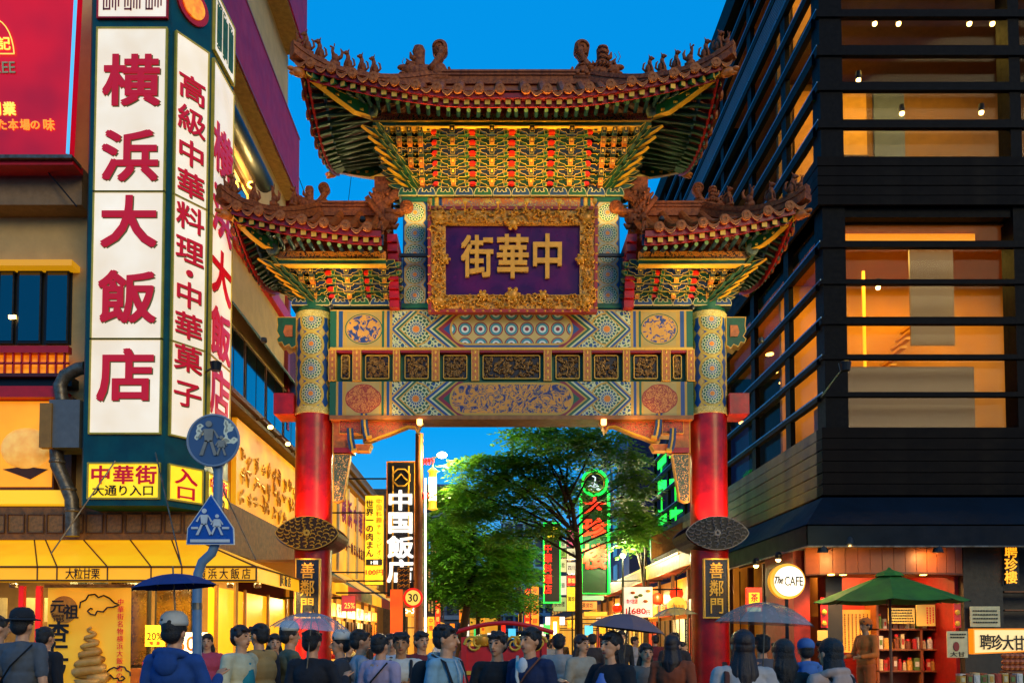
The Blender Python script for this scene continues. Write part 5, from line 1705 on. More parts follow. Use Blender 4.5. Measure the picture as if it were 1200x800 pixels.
for za, zb in zf:
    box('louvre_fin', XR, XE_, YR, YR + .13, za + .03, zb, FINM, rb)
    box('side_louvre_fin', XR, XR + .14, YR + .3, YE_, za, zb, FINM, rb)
    # thin edge strip with the blue sheen of the sky put into its colour
    box('fin_edge', XR - .012, XR, YR - .01, YE_, zb - .03, zb, mat('fin_edge_sky_blue', '5a7898', .3, metal=.8), rb)
for (a, b, nn) in ((184, 241, 5), (500, 580, 6)):
    z0, z1 = Zr(b), Zr(a)
    for i in range(nn):
        za, zb = z0 + (z1 - z0) * i / nn, z0 + (z1 - z0) * (i + 1) / nn - .02
        box('cladding_board', XR - .05 + .008 * (i % 2), XE_, YR - .05 + .008 * (i % 2), YR + .28, za, zb, CLAD, rb)
        box('side_cladding_board', XR - .05 + .008 * (i % 2), XR + .3, YR + .28, YE_, za, zb, CLADW if a > 300 else CLAD, rb)
    box('cladding_backing', XR + .02, XE_, YR + .02, YE_, z0, z1 - .02, DARKM, rb)
# vertical mullions
for x0, x1 in ((XR + .08, XR + .58), (pX(1183, YR + .3, 8), pX(1196, YR + .3, 8)), (12.5, 12.8)):
    for (a, b) in ((-900, 184), (241, 500)):
        box('mullion', x0, x1, YR + .05, YR + .5, Zr(b), ztop if a < 0 else Zr(a), FINM, rb)
for y in (20.4, 23.1, 25.9, 28.8, 31.7, 34.6, 37.5):
    for (a, b) in ((-900, 184), (241, 500)):
        box('side_mullion', XR + .04, XR + .16, y, y + .32, Zr(b), ztop if a < 0 else Zr(a), FINM, rb)
box('header', XR + .1, XE_, YR + .1, YR + .5, Zr(252), Zr(241), FINM, rb)
box('parapet', XR - .1, XE_, YR - .1, YE_, ztop - .1, ztop + .6, FINM, rb)
box('rear_core', 11.6, XE_ + 3, 22.5, YE_, 0, ztop, CLAD, rb)
# fine vent slats high on the side
for i in range(9):
    box('vent_slat', XR + .02, XR + .06, YR + .3, YE_, 17.15 + i * .09, 17.19 + i * .09, mat('slat_grey', '5a6270', .4, metal=.6), rb)
# glass: panes between mullions
for (z0, z1) in ((Zr(500), Zr(252)), (Zr(184), ztop)):
    box('pane', XR + .5, pX(1183, YR + .3, 8), YR + .32, YR + .34, z0, z1, GLS, rb)
    box('pane', pX(1196, YR + .3, 8), 12.5, YR + .32, YR + .34, z0, z1, GLS, rb)
    ys = [18.7, 20.4, 23.1, 25.9, 28.8, 31.7, 34.6, 37.5]
    for a, b in zip(ys, ys[1:]):
        box('side_pane', XR + .17, XR + .19, a + .3, b, z0, z1, GLS, rb)
# rooms
LAMPW = emat('ceiling_lamp_warm', 'ffb040', 5)
for lev, (z0, z1) in enumerate(((Zr(500), Zr(252)), (Zr(184), Zr(-30)), (Zr(-30) + .05, ztop - .2))):
    H = z1 - z0
    box('room_floor', XR + .4, 15, YR + .4, 30, z0 - .1, z0, mat('room_floor_brown', '6a4a2a', .6), rb)
    box('room_ceiling', XR + .4, 15, YR + .4, 30, z1 - .04, z1, mat('room_ceiling_ochre', 'b06c10', .7), rb)
    box('room_wall', XR + .4, 16, 22.0, 22.15, z0, z1, ROOMW if lev == 0 else mat('room_wall_grey', '8a5c14', .7, var=.2), rb)
    box('room_side_wall', 10.6, 10.7, 22.2, 30, z0, z1, ROOMW, rb)
    box('blind', 9.6, 10.6, 19.2, 19.25, z0 + H * .45, z1 - .1, emat('back_lit_blind', 'c88820', .3, base='6a4a18', c2='a06414', scale=.8), rb) if lev == 0 else None  # emission imitates room light coming through the blind
    area('room_light', (10.2, 20.2, z1 - .15), (10.2, 20.6, z0), 5.2, 1.2, 300 if lev == 0 else 230, (1, .62, .1), rb)
    area('room_light', (8.9, 25.5, z1 - .15), (8.9, 25.5, z0), 1.4, 5, 330 if lev == 0 else 70, (1, .62, .1), rb)
    if lev == 0:
        box('light_cove', XR + .55, 11.0, 19.0, 19.1, z1 - .32, z1 - .08, emat('orange_cove', 'ff9a08', 1.1), rb)
        for x0, x1, mm in ((8.0, 9.6, 'bar_counter'), (9.9, 10.5, 'cabinet')):
            box(mm, x0, x1, 20.4, 20.9, z0, z0 + 1.05, mat('furniture_brown', '7a4a22', .5), rb)
        for k in range(9):
            MB().lathe([(.05, 0), (.05, .2), (.02, .28), (.02, .34)], (8.1 + k * .17, 20.5, z0 + 1.05), 8).build('bottle', mat('bottle_amber', 'c07818', .2), rb)
        # staircase
        for k in range(12):
            box('stair_tread', 9.3 + k * .13, 9.45 + k * .13, 20.95, 21.8, z0 + 1.1 + k * .22, z0 + 1.16 + k * .22, mat('stair_gold', 'f0b040', .5), rb)
        box('glowing_post', 9.27, 9.33, 20.9, 20.96, z0 + 1, z1 - .1, emat('gold_line', 'ffb020', 1.2), rb)
        box('screen_panel', XR + .7, 10.9, 19.0, 19.04, z0, z0 + H * .33, emat('back_lit_screen', 'a86a20', .22, base='5a3c18', c2='8a5418', scale=.6), rb)  # faint emission imitates room light behind the screen
    else:
        for k, (a, b, c_) in enumerate(((8.0, 8.7, 'd89028'), (8.9, 9.9, 'e8a838'), (10.1, 10.9, '5a6880'))):
            box('wall_panel', a, b, 21.9, 21.98, z0, z1 - .3, mat('wall_panel_%s' % 'abc'[k], c_, .7), rb)
        for k in range(6): box('shelf_line', 8.9, 9.9, 21.8, 21.9, z0 + .3 + k * .35, z0 + .33 + k * .35, BROWN, rb)
BULB = emat('spot_bulb', 'ffd070', 22)
for (px_, py_, Y) in ((1025, 28, 19.3), (1053, 28, 19.3), (1136, 28, 19.3), (1163, 28, 19.3), (1006, 94, 19.3), (1057, 133, 19.6), (1150, 132, 19.6), (1175, 132, 19.4), (1029, 337, 19.4), (1071, 337, 19.4), (1069, 307, 19.8), (1099, 28, 20.4)):
    p = at(px_, py_, Y)
    o = MB().lathe([(.05, .02), (.07, .1), (.06, .2)], p, 10).build('spotlight', DARKM, rb)
    MB().ell(p, .055, 8).build('bulb', BULB, o)
    if Y < 19.7: spot('spotlight_beam', p - Vector((0, 0, .08)), p + Vector((-.4, 1.6, -2.4)), 120, (1, .66, .2), R(60), .6, .05, o)
for (px_, py_, X) in ((962, 140, 8), (930, 185, 8), (907, 436, 8.0), (918, 448, 8.0), (870, 495, 8.2), (902, 415, 8.1), (935, 420, 8.0)):
    Y = X * 1000 / (px_ - 575)
    p = at(px_, py_, Y); MB().ell(p, (.12, .16, .03), 8).build('downlight', emat('warm_downlight', 'ffb850', 10), rb)

# green light strips on the far end of the louvred side
GN = emat('green_led', '20ff40', 1.6)
for i in range(5):
    y = 31.5 + i * 1.4
    box('green_light_strip', XR + .28, XR + .31, y, y + .18, 4.8, 9.8, GN, rb)
for i in range(4):
    z = 5.2 + i * 1.25
    MB().add([(XR + .1, 32, z), (XR + .1, 37, z), (XR + .1, 37, z + .75), (XR + .12, 32, z), (XR + .12, 37, z), (XR + .12, 37, z + .75)], [(0, 1, 2), (5, 4, 3), (0, 3, 4, 1), (1, 4, 5, 2), (2, 5, 3, 0)]).build('green_light_fin', GN, rb)

# ------------------------------------------------------------------ navy awning
NAVY = mat('navy_awning_cloth', '0a1826', .7, var=.25, scale=1.5, spec=.15)
na = thing('navy_awning', (9, 17.5, 3.4), 'dark navy awning running round the right corner above the cafe', 'awning')
XA, YA = 6.38, 17.15
za0, za1 = pz(640, YA), pz(583, YR)
def sheet(name, V, m, par, off=(0, .0, -.03)):
    V = [Vector(v) for v in V]; n = len(V)
    return MB().add(V + [v + Vector(off) for v in V], [tuple(range(n)), tuple(range(2 * n - 1, n - 1, -1))] + [(i, i + n, (i + 1) % n + n, (i + 1) % n) for i in range(n)]).build(name, m, par)
sheet('front_slope', [(XA, YA, za0 + .45), (15, YA, za0 + .45), (15, YR - .06, za1), (XR - .06, YR - .06, za1)], NAVY, na)
sheet('side_slope', [(XA, 24.5, za0 + .45), (XA, YA, za0 + .45), (XR - .06, YR - .06, za1), (XR - .06, 24.5, za1)], NAVY, na)
sheet('front_valance', [(XA, YA, za0), (15, YA, za0), (15, YA, za0 + .45), (XA, YA, za0 + .45)], NAVY, na, (0, .02, 0))
sheet('side_valance', [(XA, 24.5, za0), (XA, YA, za0), (XA, YA, za0 + .45), (XA, 24.5, za0 + .45)], NAVY, na, (.02, 0, 0))
MB().tube([(15, YA, za0), (XA, YA, za0), (XA, 24.5, za0)], .022, 6).build('edge_tube', STEEL, na)

# ------------------------------------------------------------------ cafe and sweet shop at ground level
cf = thing('cafe_shop_front', (9, 19, 0), 'open cafe front with a curved wood header, red walls and shelves of goods', 'shop front')
WOODP = mat('orange_wood', 'b8602a', .45, var=.25, scale=2.5, bs=12, bump=.1)
RWALL = mat('shop_red_wall', '9a1a12', .5, var=.25)
Cx = lambda px, Y: pX(px, Y, 3)
# curved header made of boards
zb_, zt2_ = pz(672, 17.9), pz(628, 17.9)
xa, xb = Cx(945, 17.9), Cx(1130, 17.9)
N = 14
for i in range(N):
    a, b = i / N, (i + 1) / N
    X0, X1 = xa + (xb - xa) * a, xa + (xb - xa) * b
    y = lambda t: 17.95 - .45 * (1 - (2 * t - 1) ** 2) ** .8
    V = [(X0, y(a), zb_), (X1 - .01, y(b), zb_), (X1 - .01, y(b), zt2_), (X0, y(a), zt2_)]
    sheet('header_board', V, WOODP, cf, (0, .06, 0))
mb = MB(); mb.prism([(0, 0)] * 0 + [(0, 0), (1, 0), (1, 1)], 0, .001); mb = MB()
pts = [(xa + (xb - xa) * i / N, 17.95 - .45 * (1 - (2 * i / N - 1) ** 2) ** .8) for i in range(N + 1)] + [(xb, 18.6), (xa, 18.6)]
n = len(pts)
mb.add([(x, y, zb_ - .03) for x, y in pts] + [(x, y, zb_ + .01) for x, y in pts], [tuple(range(n - 1, -1, -1)), tuple(range(n, 2 * n))] + [(i, (i + 1) % n, (i + 1) % n + n, i + n) for i in range(n)])
mb.build('header_soffit', mat('soffit_brown', '6a3a1c', .5), cf)
for px_ in (974, 988, 1032, 1082):
    p = at(px_, 673 if px_ > 1000 else 674, 17.75); p.z = zb_ - .04
    o = MB().lathe([(.0, 0), (.06, 0), (.08, .02)], p, 12).build('downlight', emat('cafe_downlight', 'ffc050', 18), cf)
    spot('downlight_beam', p - Vector((0, 0, .04)), p + Vector((0, .5, -2.5)), 170, (1, .48, .14), R(110), .7, .05, o)
for px_, py_ in ((964, 640), (995, 630), (1099, 640)):
    p = at(px_, py_, 17.2)
    o = MB().lathe([(.11, -.12), (.07, 0), (.03, .06), (.02, .2)], p, 12).build('hanging_spot', DARKM, cf)
    spot('hanging_spot_beam', p - Vector((0, .05, .14)), (p.x, 17.75, zb_ + .25), 55, (1, .55, .16), R(130), .9, .06, o)
box('back_wall', xa, xb + .1, 20.3, 20.5, 0, 3.5, RWALL, cf)
box('left_wall', xa - .1, xa + .25, 18.4, 20.3, 0, 3.5, RWALL, cf)
box('right_wall', xb - .05, xb + .05, 18.2, 20.3, 0, 3.5, RWALL, cf)
box('shop_ceiling', xa, xb, 18.6, 20.4, zb_ + .3, zb_ + .36, mat('soffit_brown', '', .5), cf)
area('shop_light', ((xa + xb) / 2, 19.3, zb_ + .2), ((xa + xb) / 2, 19.5, 0), 2, .8, 190, (1, .5, .15), cf)
box('corner_pillar', XR, XR + .35, YR, YR + .4, 0, Zr(590), mat('dark_pillar', '1c1a18', .4), cf)
fbox('dark_wall', 1130, 1176, 590, 860, 18.0, 20, mat('charcoal_wall', '2c2822', .6, var=.2), cf)
box('ground_core', 7.8, 15, 20.6, 30, 0, Zr(585), mat('charcoal_wall', '', .6), cf)
# side shop front towards the gate: posts, panels
for y in (18.9, 20.2, 21.5, 22.8, 24.1, 25.4, 26.7):
    box('side_post', XR + .1, XR + .25, y, y + .12, 0, 3.6, BROWN, cf)
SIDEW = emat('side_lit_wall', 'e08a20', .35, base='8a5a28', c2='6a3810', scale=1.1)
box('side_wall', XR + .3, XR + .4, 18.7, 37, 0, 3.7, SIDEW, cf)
for y, z0, z1, c_ in ((19.1, .3, 2.1, 'a8784a'), (20.4, .3, 2.2, '8a6038'), (21.7, .3, 2.0, 'b08a58')):
    box('door_leaf', XR + .22, XR + .29, y, y + 1.0, z0, z1, mat('door_%s' % c_, c_, .5), cf)
for py_, px_ in ((662, 886), (655, 912)):
    p = at(px_, py_, 18.6)
    o = MB().lathe([(.06, 0), (.08, .1), (.05, .16)], p, 10).build('spotlight', DARKM, cf)
    MB().ell(p, .06, 8).build('bulb', BULB, o)
    spot('spotlight_beam', p - Vector((0, 0, .1)), p + Vector((.8, 1, -2.2)), 60, (1, .6, .2), R(100), .7, .05, o)
# shelves with goods
SHW = mat('shelf_wood', '8a4a1e', .5, var=.2)
sx0, sx1 = Cx(1026, 19.0), Cx(1128, 19.0)
shelfu = thing('goods_shelf', ((sx0 + sx1) / 2, 19.2, 0), 'wooden shelving of packets and jars behind the green parasol', 'shelf')
box('back_board', sx0, sx1, 19.55, 19.6, .2, 2.75, mat('shelf_back', '7a3018', .6), shelfu)
for pyz in (706, 736, 760, 785):
    z = pz(pyz, 19.0)
    box('shelf_board', sx0, sx1, 19.0, 19.55, z - .035, z, SHW, shelfu)
for x in (sx0, (sx0 + sx1) / 2, sx1 - .05): box('upright', x, x + .05, 19.0, 19.55, .2, 2.7, SHW, shelfu)
rr = random.Random(8)
pk = [mat('packet_%s' % nm, c_, .4, var=.3, scale=20) for nm, c_ in (('cream', 'f0d8a0'), ('red', 'c82818'), ('gold', 'e8a838'), ('brown', '8a4a20'), ('white', 'f0e8d8'), ('green', '6a8a38'))]
for pyz in (736, 760, 785):
    z = pz(pyz, 19.0); x = sx0 + .08
    while x < sx1 - .15:
        w = rr.uniform(.07, .14); h = rr.uniform(.2, .34)
        if rr.random() < .35:
            o = MB().lathe([(w / 2, 0), (w / 2, h * .7), (w * .3, h * .8), (w * .3, h * .86)], (x + w / 2, 19.12, z), 10).build('jar', rr.choice(pk), None)
            MB().lathe([(w * .34, h * .86), (w * .34, h)], (x + w / 2, 19.12, z), 10).build('lid', REDP, o)
        else:
            mb = MB().box(x, x + w * .92, 19.06, 19.2, z, z + h); mb.box(x + .015, x + w * .92 - .015, 19.05, 19.06, z + h * .3, z + h * .7, 1)
            o = mb.build('packet', [rr.choice(pk), rr.choice(pk)], None)
        kind_ = o.name.split('.')[0]; cn = o.data.materials[0].name.split('_')[-1]
        tag(o, '%s %s of sweets on the %s cafe shelf, %s half' % (cn, kind_, {736: 'upper', 760: 'middle', 785: 'lowest'}[pyz], 'left' if x < (sx0 + sx1) / 2 else 'right'), kind_, 'packets and jars on the cafe shelves')
        x += w + .02
# posters
def poster(name, px0, px1, py0, py1, Y, m, label, texts=(), col=LBLK, cat='poster'):
    t = thing(name, (pX((px0 + px1) / 2, Y, 2), Y, pz(py1, Y)), label, cat)
    fbox('sheet', px0, px1, py0, py1, Y, Y + .02, m, t)
    for (s_, px, py, w, h, em) in texts:
        letters('lettering', [(s_, pX(px, Y, pz(py, Y)), pz(py, Y), w, h)], T(0, Y - .012, 0), col, t, .01, .015, em)
    return t
PAP = emat('paper_lit', 'ffd060', .35, base='f0c860', c2='e8a838', scale=3)
rr = random.Random(2)
def scribbles(t, px0, px1, py0, py1, Y, rows, m=LBLK, vert=False):
    mb = MB(); n = rows
    a = at(px0, py1, Y); b = at(px1, py0, Y)
    for i in range(n):
        if vert:
            x = a.x + (b.x - a.x) * (i + .5) / n; z = b.z - .02
            while z > a.z + .03:
                h = rr.uniform(.02, .05); mb.box(x - .012, x + .012, Y - .01, Y, z - h, z); z -= h + .015
        else:
            z = a.z + (b.z - a.z) * (i + .5) / n; x = a.x + .03
            while x < b.x - .04:
                w = rr.uniform(.02, .05); mb.box(x, x + w, Y - .01, Y, z - .014, z + .014); x += w + .015
    o = mb.build('fine_print', m, t); o['kind'] = 'stuff'
t = poster('menu_poster', 1041, 1072, 712, 730, 18.9, PAP, 'yellow menu poster hung behind the parasol, left of the pair'); scribbles(t, 1042, 1071, 713, 729, 18.89, 5)
t = poster('menu_poster', 1074, 1096, 708, 733, 18.9, PAP, 'yellow illustrated poster hung behind the parasol, right of the pair'); scribbles(t, 1085, 1095, 710, 731, 18.89, 3, LRED, True)
t = poster('rice_paper_screen', 982, 1024, 714, 764, 19.3, emat('screen_lit', 'ffb030', .5, base='e0a040', c2='e89020', scale=2), 'lit golden screen with columns of writing behind the shop assistant', cat='screen'); scribbles(t, 984, 1023, 718, 762, 19.29, 9, mat('brown_ink', '7a4a10', .6), True)
t = poster('white_notice', 1137, 1172, 710, 734, 17.9, mat('cream_card', 'e8dca8', .6), 'cream notice card with small dark pictures on the charcoal wall', cat='notice'); scribbles(t, 1139, 1170, 713, 731, 17.89, 4)
t = poster('standing_notice', 1110, 1134, 739, 770, 17.6, mat('cream_card', '', .6), 'tan shop notice with a dark figure below the red lantern strip', (('大甘', 1122, 766, .3, .1, False),), cat='notice'); scribbles(t, 1112, 1132, 741, 748, 17.59, 2)
MB().prism(circ(*F(1121, 757, 17.58), .06, 10, .1), 17.58, 17.6).build('dark_figure', DRED, t)
for px_, who in ((966, 'left'), (1122, 'right')):
    t = thing('red_hanging_tassel', tuple(at(px_, 735, 18.0)), 'red hanging charm strip at the %s of the shop opening' % who, 'ornament')
    fbox('strip', px_ - 4, px_ + 4, 700, 735, 18.0, 18.03, REDP, t)
    for k in range(3):
        p = at(px_, 704 + k * 13, 17.99); MB().ell(p, (.06, .03, .06), 8).build('gold_knot', GOLDP, t)
t = poster('small_price_card', 958, 970, 738, 750, 17.9, PAP, 'small yellow price card below the left red charm', cat='card')
# glass side shop at the far right
box('side_shop_back', Cx(1176, 18.2), 15, 19.2, 19.3, 0, 3.6, mat('dark_shop', '2a1c14', .5), cf)
t = thing('vertical_gold_sign', tuple(at(1186, 685, 17.9)), 'vertical row of glowing gold characters at the far right edge', 'sign')
fbox('panel', 1178, 1194, 638, 685, 17.92, 17.98, DARKM, t)
letters('lettering', [(c_, pX(1185, 17.9, pz(646 + i * 15, 17.9)), pz(646 + i * 15, 17.9), .26, .26) for i, c_ in enumerate('聘珍樓')], T(0, 17.9, 0), emat('gold_glow_letter', 'ffb020', 1.2), t, .01, .02)
for k in range(5):
    box('wine_shelf', Cx(1180, 18.4), 13, 18.5, 18.9, 1.0 + k * .4, 1.03 + k * .4, SHW, cf)
# roadside sweet sign
t = thing('orange_shop_sign', tuple(at(1175, 767, 15.5)), 'illuminated orange edged shop sign with five black characters at lower right', 'sign')
a, b = F(1141, 766, 15.5), F(1215, 736, 15.5)
MB().framed([(a[0], a[1]), (b[0], a[1] + .05), (b[0], b[1]), (a[0], b[1])], 15.5, 15.66, .05, 0, 1, .01).build('light_box', [emat('sign_cream_lit', 'ffd890', .8), emat('sign_edge_orange', 'ff8a10', .9)], t)
letters('lettering', [(c_, pX(1154 + i * 13, 15.5, 2), pz(752 + .4 * i, 15.5), .2, .27) for i, c_ in enumerate('聘珍大甘栗')], T(0, 15.48, 0), LBLK, t, .01, .03)
MB().tube([(10.2, 15.6, 0), (10.2, 15.6, pz(766, 15.5))], .04, 8).build('post', DARKM, t)
# goods table
point('parasol_side_light', (pX(975, 15.6, 3), 16.2, 3.15), 60, (1, .75, .2), .1, cf)
tb = thing('sweets_stall_table', (9.6, 14.9, 0), 'display table of wrapped sweets at the lower right', 'table')
box('table_top', Cx(1120, 15), 10.6, 14.6, 15.3, .78, .83, SHW, tb)
for x in (8.35, 10.5):
    for y in (14.65, 15.2): box('leg', x, x + .06, y, y + .06, 0, .78, SHW, tb)
for i in range(30):
    px_ = 1122 + (i % 10) * 8.3; row = i // 10
    Y = 15.2 - row * .22
    p = Vector((pX(px_, Y, 1), Y, .83))
    h = .12 + .05 * rr.random()
    mb = MB().box(p.x, p.x + .1, p.y - .08, p.y + .06, p.z, p.z + h); mb.box(p.x + .02, p.x + .08, p.y - .09, p.y - .08, p.z + .03, p.z + h - .03, 1)
    o = mb.build('sweet_packet', [pk[i % 6], pk[(i * 5 + 2) % 6]], None)
    tag(o, 'wrapped %s sweet packet in the %s row of the stall table, %s end' % (o.data.materials[0].name.split('_')[-1], ('back', 'middle', 'front')[row], 'left' if i % 10 < 5 else 'right'), 'packet', 'sweet packets on the stall table')
for i in range(14):
    p = at(1178 + (i % 5) * 6, 782 - (i // 5) * 7, 15.4)
    o = MB().ell(p, (.07, .06, .055), 7).build('candied_bun', mat('bun_orange', 'e08a48', .45, c2='b04a18', scale=12), None); tag(o, 'golden chestnut bun piled beside the sweet packets', 'bun', 'chestnut buns piled on the stall')
box('bun_tray', Cx(1172, 15.4), Cx(1215, 15.4), 15.3, 15.5, .83, pz(786, 15.4), SHW, tb)

# round cafe sign
t = thing('round_cafe_sign', (pX(921, 16), 16.0, 0), 'round lit white sign reading The CAFE on a post', 'sign')
c_ = at(921, 681, 16)
MB().prism(circ(c_.x, c_.z, .33, 40), 15.9, 16.05).build('sign_drum', emat('drum_yellow', 'ffa818', .8, base='e09020'), t)
MB().prism(circ(c_.x + .02, c_.z, .28, 40), 15.87, 15.9).build('white_face', emat('face_white', 'fff4dc', .9), t)
letters('lettering', [('CAFE', c_.x + .1, c_.z, .34, .17)], T(0, 15.86, 0), LBLK, t, .01, .02, False)
letters('lettering', [('The', c_.x - .175, c_.z + .02, .17, .13)], T(0, 15.86, 0), LBLK, t, .01, .05, False, .25)
MB().tube([(c_.x, 15.98, 0), (c_.x, 15.98, c_.z - .32)], .035, 8).build('post', DARKM, t)
point('sign_glow', (c_.x, 15.6, c_.z - .1), 12, (1, .8, .5), .2, t)
t = thing('lit_menu_sign', tuple(at(884, 720, 18.5)), 'small red and yellow lit menu sign left of the cafe sign', 'sign')
fbox('sign_box', 875, 893, 688, 716, 18.5, 18.6, emat('menu_red_lit', 'ff3010', 1.0), t)
fbox('sign_middle', 878, 890, 694, 707, 18.47, 18.5, emat('menu_yellow_lit', 'ffd020', 1.2), t)
letters('lettering', [('茶', pX(884, 18.45, 2.7), pz(700, 18.45), .16, .18)], T(0, 18.45, 0), LRED, t, .01, .03)
fbox('sign_foot', 876, 892, 711, 716, 18.46, 18.5, emat('menu_white_lit', 'e0ffd0', .9), t)

# green parasol
t = thing('green_parasol', (pX(1043, 15.2), 15.2, 0), 'open dark green parasol in front of the cafe shelves', 'parasol')
ap = at(1042, 671, 15.2); ez = pz(704, 15.2); R0 = 1.27
GRNC = mat('green_parasol_cloth', '4c8a2c', .7, var=.2, scale=2, c2='2c5c28', spec=.2)
for k in range(8):
    a0, a1 = 2 * PI * k / 8 + PI / 8, 2 * PI * (k + 1) / 8 + PI / 8
    def fn(u, v):
        x = (math.cos(a0) * (1 - u) + math.cos(a1) * u) * R0 * v; y = (math.sin(a0) * (1 - u) + math.sin(a1) * u) * R0 * v
        return (ap.x + x, 15.2 + y, ap.z - (ap.z - ez) * v ** 1.05 + .06 * (1 - (2 * u - 1) ** 2) * v * (-1) * .6)
    MB().grid(fn, 6, 6).build('canopy_gore', GRNC, t, smooth=True)
    MB().tube([(ap.x, 15.2, ap.z - .03), (ap.x + math.cos(a0) * R0, 15.2 + math.sin(a0) * R0, ez - .02)], .01, 5).build('rib', DARKM, t)
MB().lathe([(.26, -.06), (.2, .0), (.05, .06), (.02, .1)], ap, 8).build('vent_cap', GRNC, t)
MB().tube([(ap.x, 15.2, 0), (ap.x, 15.2, ap.z)], .025, 10).build('pole', mat('parasol_pole_wood', '7a4a28', .5), t)
MB().lathe([(.3, 0), (.3, .06), (.05, .1)], (ap.x, 15.2, .12), 16).build('base', DARKM, t)
# ------------------------------------------------------------------ the street beyond the gate
LPX0 = pX(490, 27, 5)
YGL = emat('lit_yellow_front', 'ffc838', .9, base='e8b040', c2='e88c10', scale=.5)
lsb = thing('golden_lit_shop_building', (-10, 40, 0), 'yellow lit shop building behind the left red column', 'building')
box('wall', -16, -6.3, 33.2, 50, 0, 9.6, mat('ochre_wall', 'a87830', .7, var=.3), lsb)
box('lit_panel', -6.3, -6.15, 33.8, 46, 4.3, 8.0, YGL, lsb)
for k in range(6): box('panel_post', -6.14, -6.05, 33.8 + k * 2.4, 34.0 + k * 2.4, 4.3, 8.0, mat('pale_post', 'e8d8b0', .5), lsb)
for k, z in enumerate((8.1, 8.3, 8.55)): box('cornice', -6.3, -6.0 + .12 * k, 33.2, 50, z, z + .15, mat('cornice_gold', 'b08028', .5, metal=.2), lsb)
letters('panel_lettering', [(c_, i * 1.5, 0, 1.0, 1.1) for i, c_ in enumerate('横浜中華街')], T(-6.02, 34.9, 6.9) @ RZ(PI / 2), REDP, lsb, .02, .03)
letters('panel_lettering', [(c_, i * .7, 0, .5, .5) for i, c_ in enumerate('世界一肉まん北京料理')], T(-6.02, 34.9, 5.5) @ RZ(PI / 2), mat('maroon_letter', '8a2018', .5), lsb, .02, .02)
box('shop_front', -6.25, -6.15, 26, 46, .2, 3.2, emat('lit_yellow_shop', 'ffb828', .55, base='d89830', c2='a86010', scale=.5), lsb)
for k in range(9): box('shop_post', -6.14, -6.02, 26 + k * 2.4, 26.15 + k * 2.4, .1, 3.4, BROWN, lsb)
box('white_lit_window', -6.1, -6.05, 27.6, 29.0, 1.6, 2.7, emat('white_window', 'fff0d0', 1.6), lsb)
sg2 = thing('street_shed_awning', (-5.4, 33, 3.2), 'long yellow shed awning along the left shops behind the gate', 'awning')
for k in range(7):
    y0 = 25.5 + k * 2.9
    sheet('awning_bay', [(-4.75, y0, 3.35), (-4.75, y0 + 2.85, 3.35), (-6.15, y0 + 2.85, 4.25), (-6.15, y0, 4.25)], [AWN, mat('green_gold_awning', '7a8a28', .6, var=.4), AWN][k % 3], sg2)
    sheet('awning_valance', [(-4.74, y0, 2.95), (-4.74, y0 + 2.85, 2.95), (-4.75, y0 + 2.85, 3.35), (-4.75, y0, 3.35)], [AWN, mat('red_valance', 'c83020', .5), mat('green_valance', '5a7a30', .5, c2='c0a040', scale=5)][k % 3], sg2, (-.02, 0, 0))
    if k % 2 == 0: point('awning_glow', (-5.4, y0 + 1.4, 2.7), 110, (1, .68, .25), .15, sg2)
lsb2 = thing('far_left_shop_building', (-9, 62, 0), 'brown street building farther along on the left', 'building')
box('wall', -16, -4.9, 50.5, 90, 0, 10.5, mat('far_brown', '7a6048', .7, var=.3), lsb2)
for i in range(10):
    for j in range(3):
        f = box('window', -4.9, -4.84, 51.5 + i * 3.6, 53.6 + i * 3.6, 3.6 + j * 2.2, 5.0 + j * 2.2, DARKM, lsb2)
        box('pane', -4.84, -4.82, 51.7 + i * 3.6, 53.4 + i * 3.6, 3.7 + j * 2.2, 4.9 + j * 2.2, emat('far_window_lit', 'ffb040', .5) if (i + j) % 3 else GLASSD, f)
box('lit_front', -4.9, -4.85, 50.5, 90, .2, 3.2, YGL, lsb2)


def vsign(name, px0, px1, py0, py1, Y, face_m, frame_m, label, cat='sign', d=.25, fw=.05):
    t = thing(name, tuple(at((px0 + px1) / 2, py1, Y)), label, cat)
    a, b = at(px0, py1, Y), at(px1, py0, Y)
    MB().framed([(a.x, a.z), (b.x, a.z), (b.x, b.z), (a.x, b.z)], Y, Y + d, fw, 0, 1, .01).build('panel', [face_m, frame_m], t)
    return t


def arm_to(t, px, py, Y, x1, m=None):
    p = at(px, py, Y)
    MB().tube([(p.x, Y + .1, p.z), (x1, Y + .1, p.z)], .03, 6).build('arm', m or DARKM, t)


WL = emat('white_glow_letter', 'fffaf0', 1.3)
t = vsign('black_restaurant_sign', 452, 487, 540, 700, 28, mat('sign_black_face', '0c0f1c', .4), mat('sign_orange_frame', 'e88a18', .4, metal=.1), 'tall black hanging sign with gold frame and white brush characters', fw=.09)
arm_to(t, 455, 560, 28, -6.3); arm_to(t, 455, 680, 28, -6.3)
a, b = at(459, 694, 27.97), at(480, 546, 27.97)
for (x0, x1) in ((a.x, a.x + .05), (b.x - .05, b.x)): box('gold_line', x0, x1, 27.96, 28.0, a.z, b.z, GOLDP, t)
def pl(s_, px, py, w, h, Y): return (s_, pX(px, Y, pz(py, Y)), pz(py, Y), w, h)
letters('lettering', [pl('中', 469, 586, .84, .64, 27.9), pl('国', 469, 612, .84, .7, 27.9), pl('飯', 469, 641, .84, .7, 27.9), pl('店', 469, 669, .84, .74, 27.9)], T(0, 27.93, 0), WL, t, .03, .035)
e_ = at(470, 559, 27.9)
MB().tube([(e_.x + .3 * math.cos(k * PI / 4 + .4), 27.93, e_.z + .3 * math.sin(k * PI / 4 + .4)) for k in range(9)], .03, 5).build('octagon_emblem', GOLDP, t)
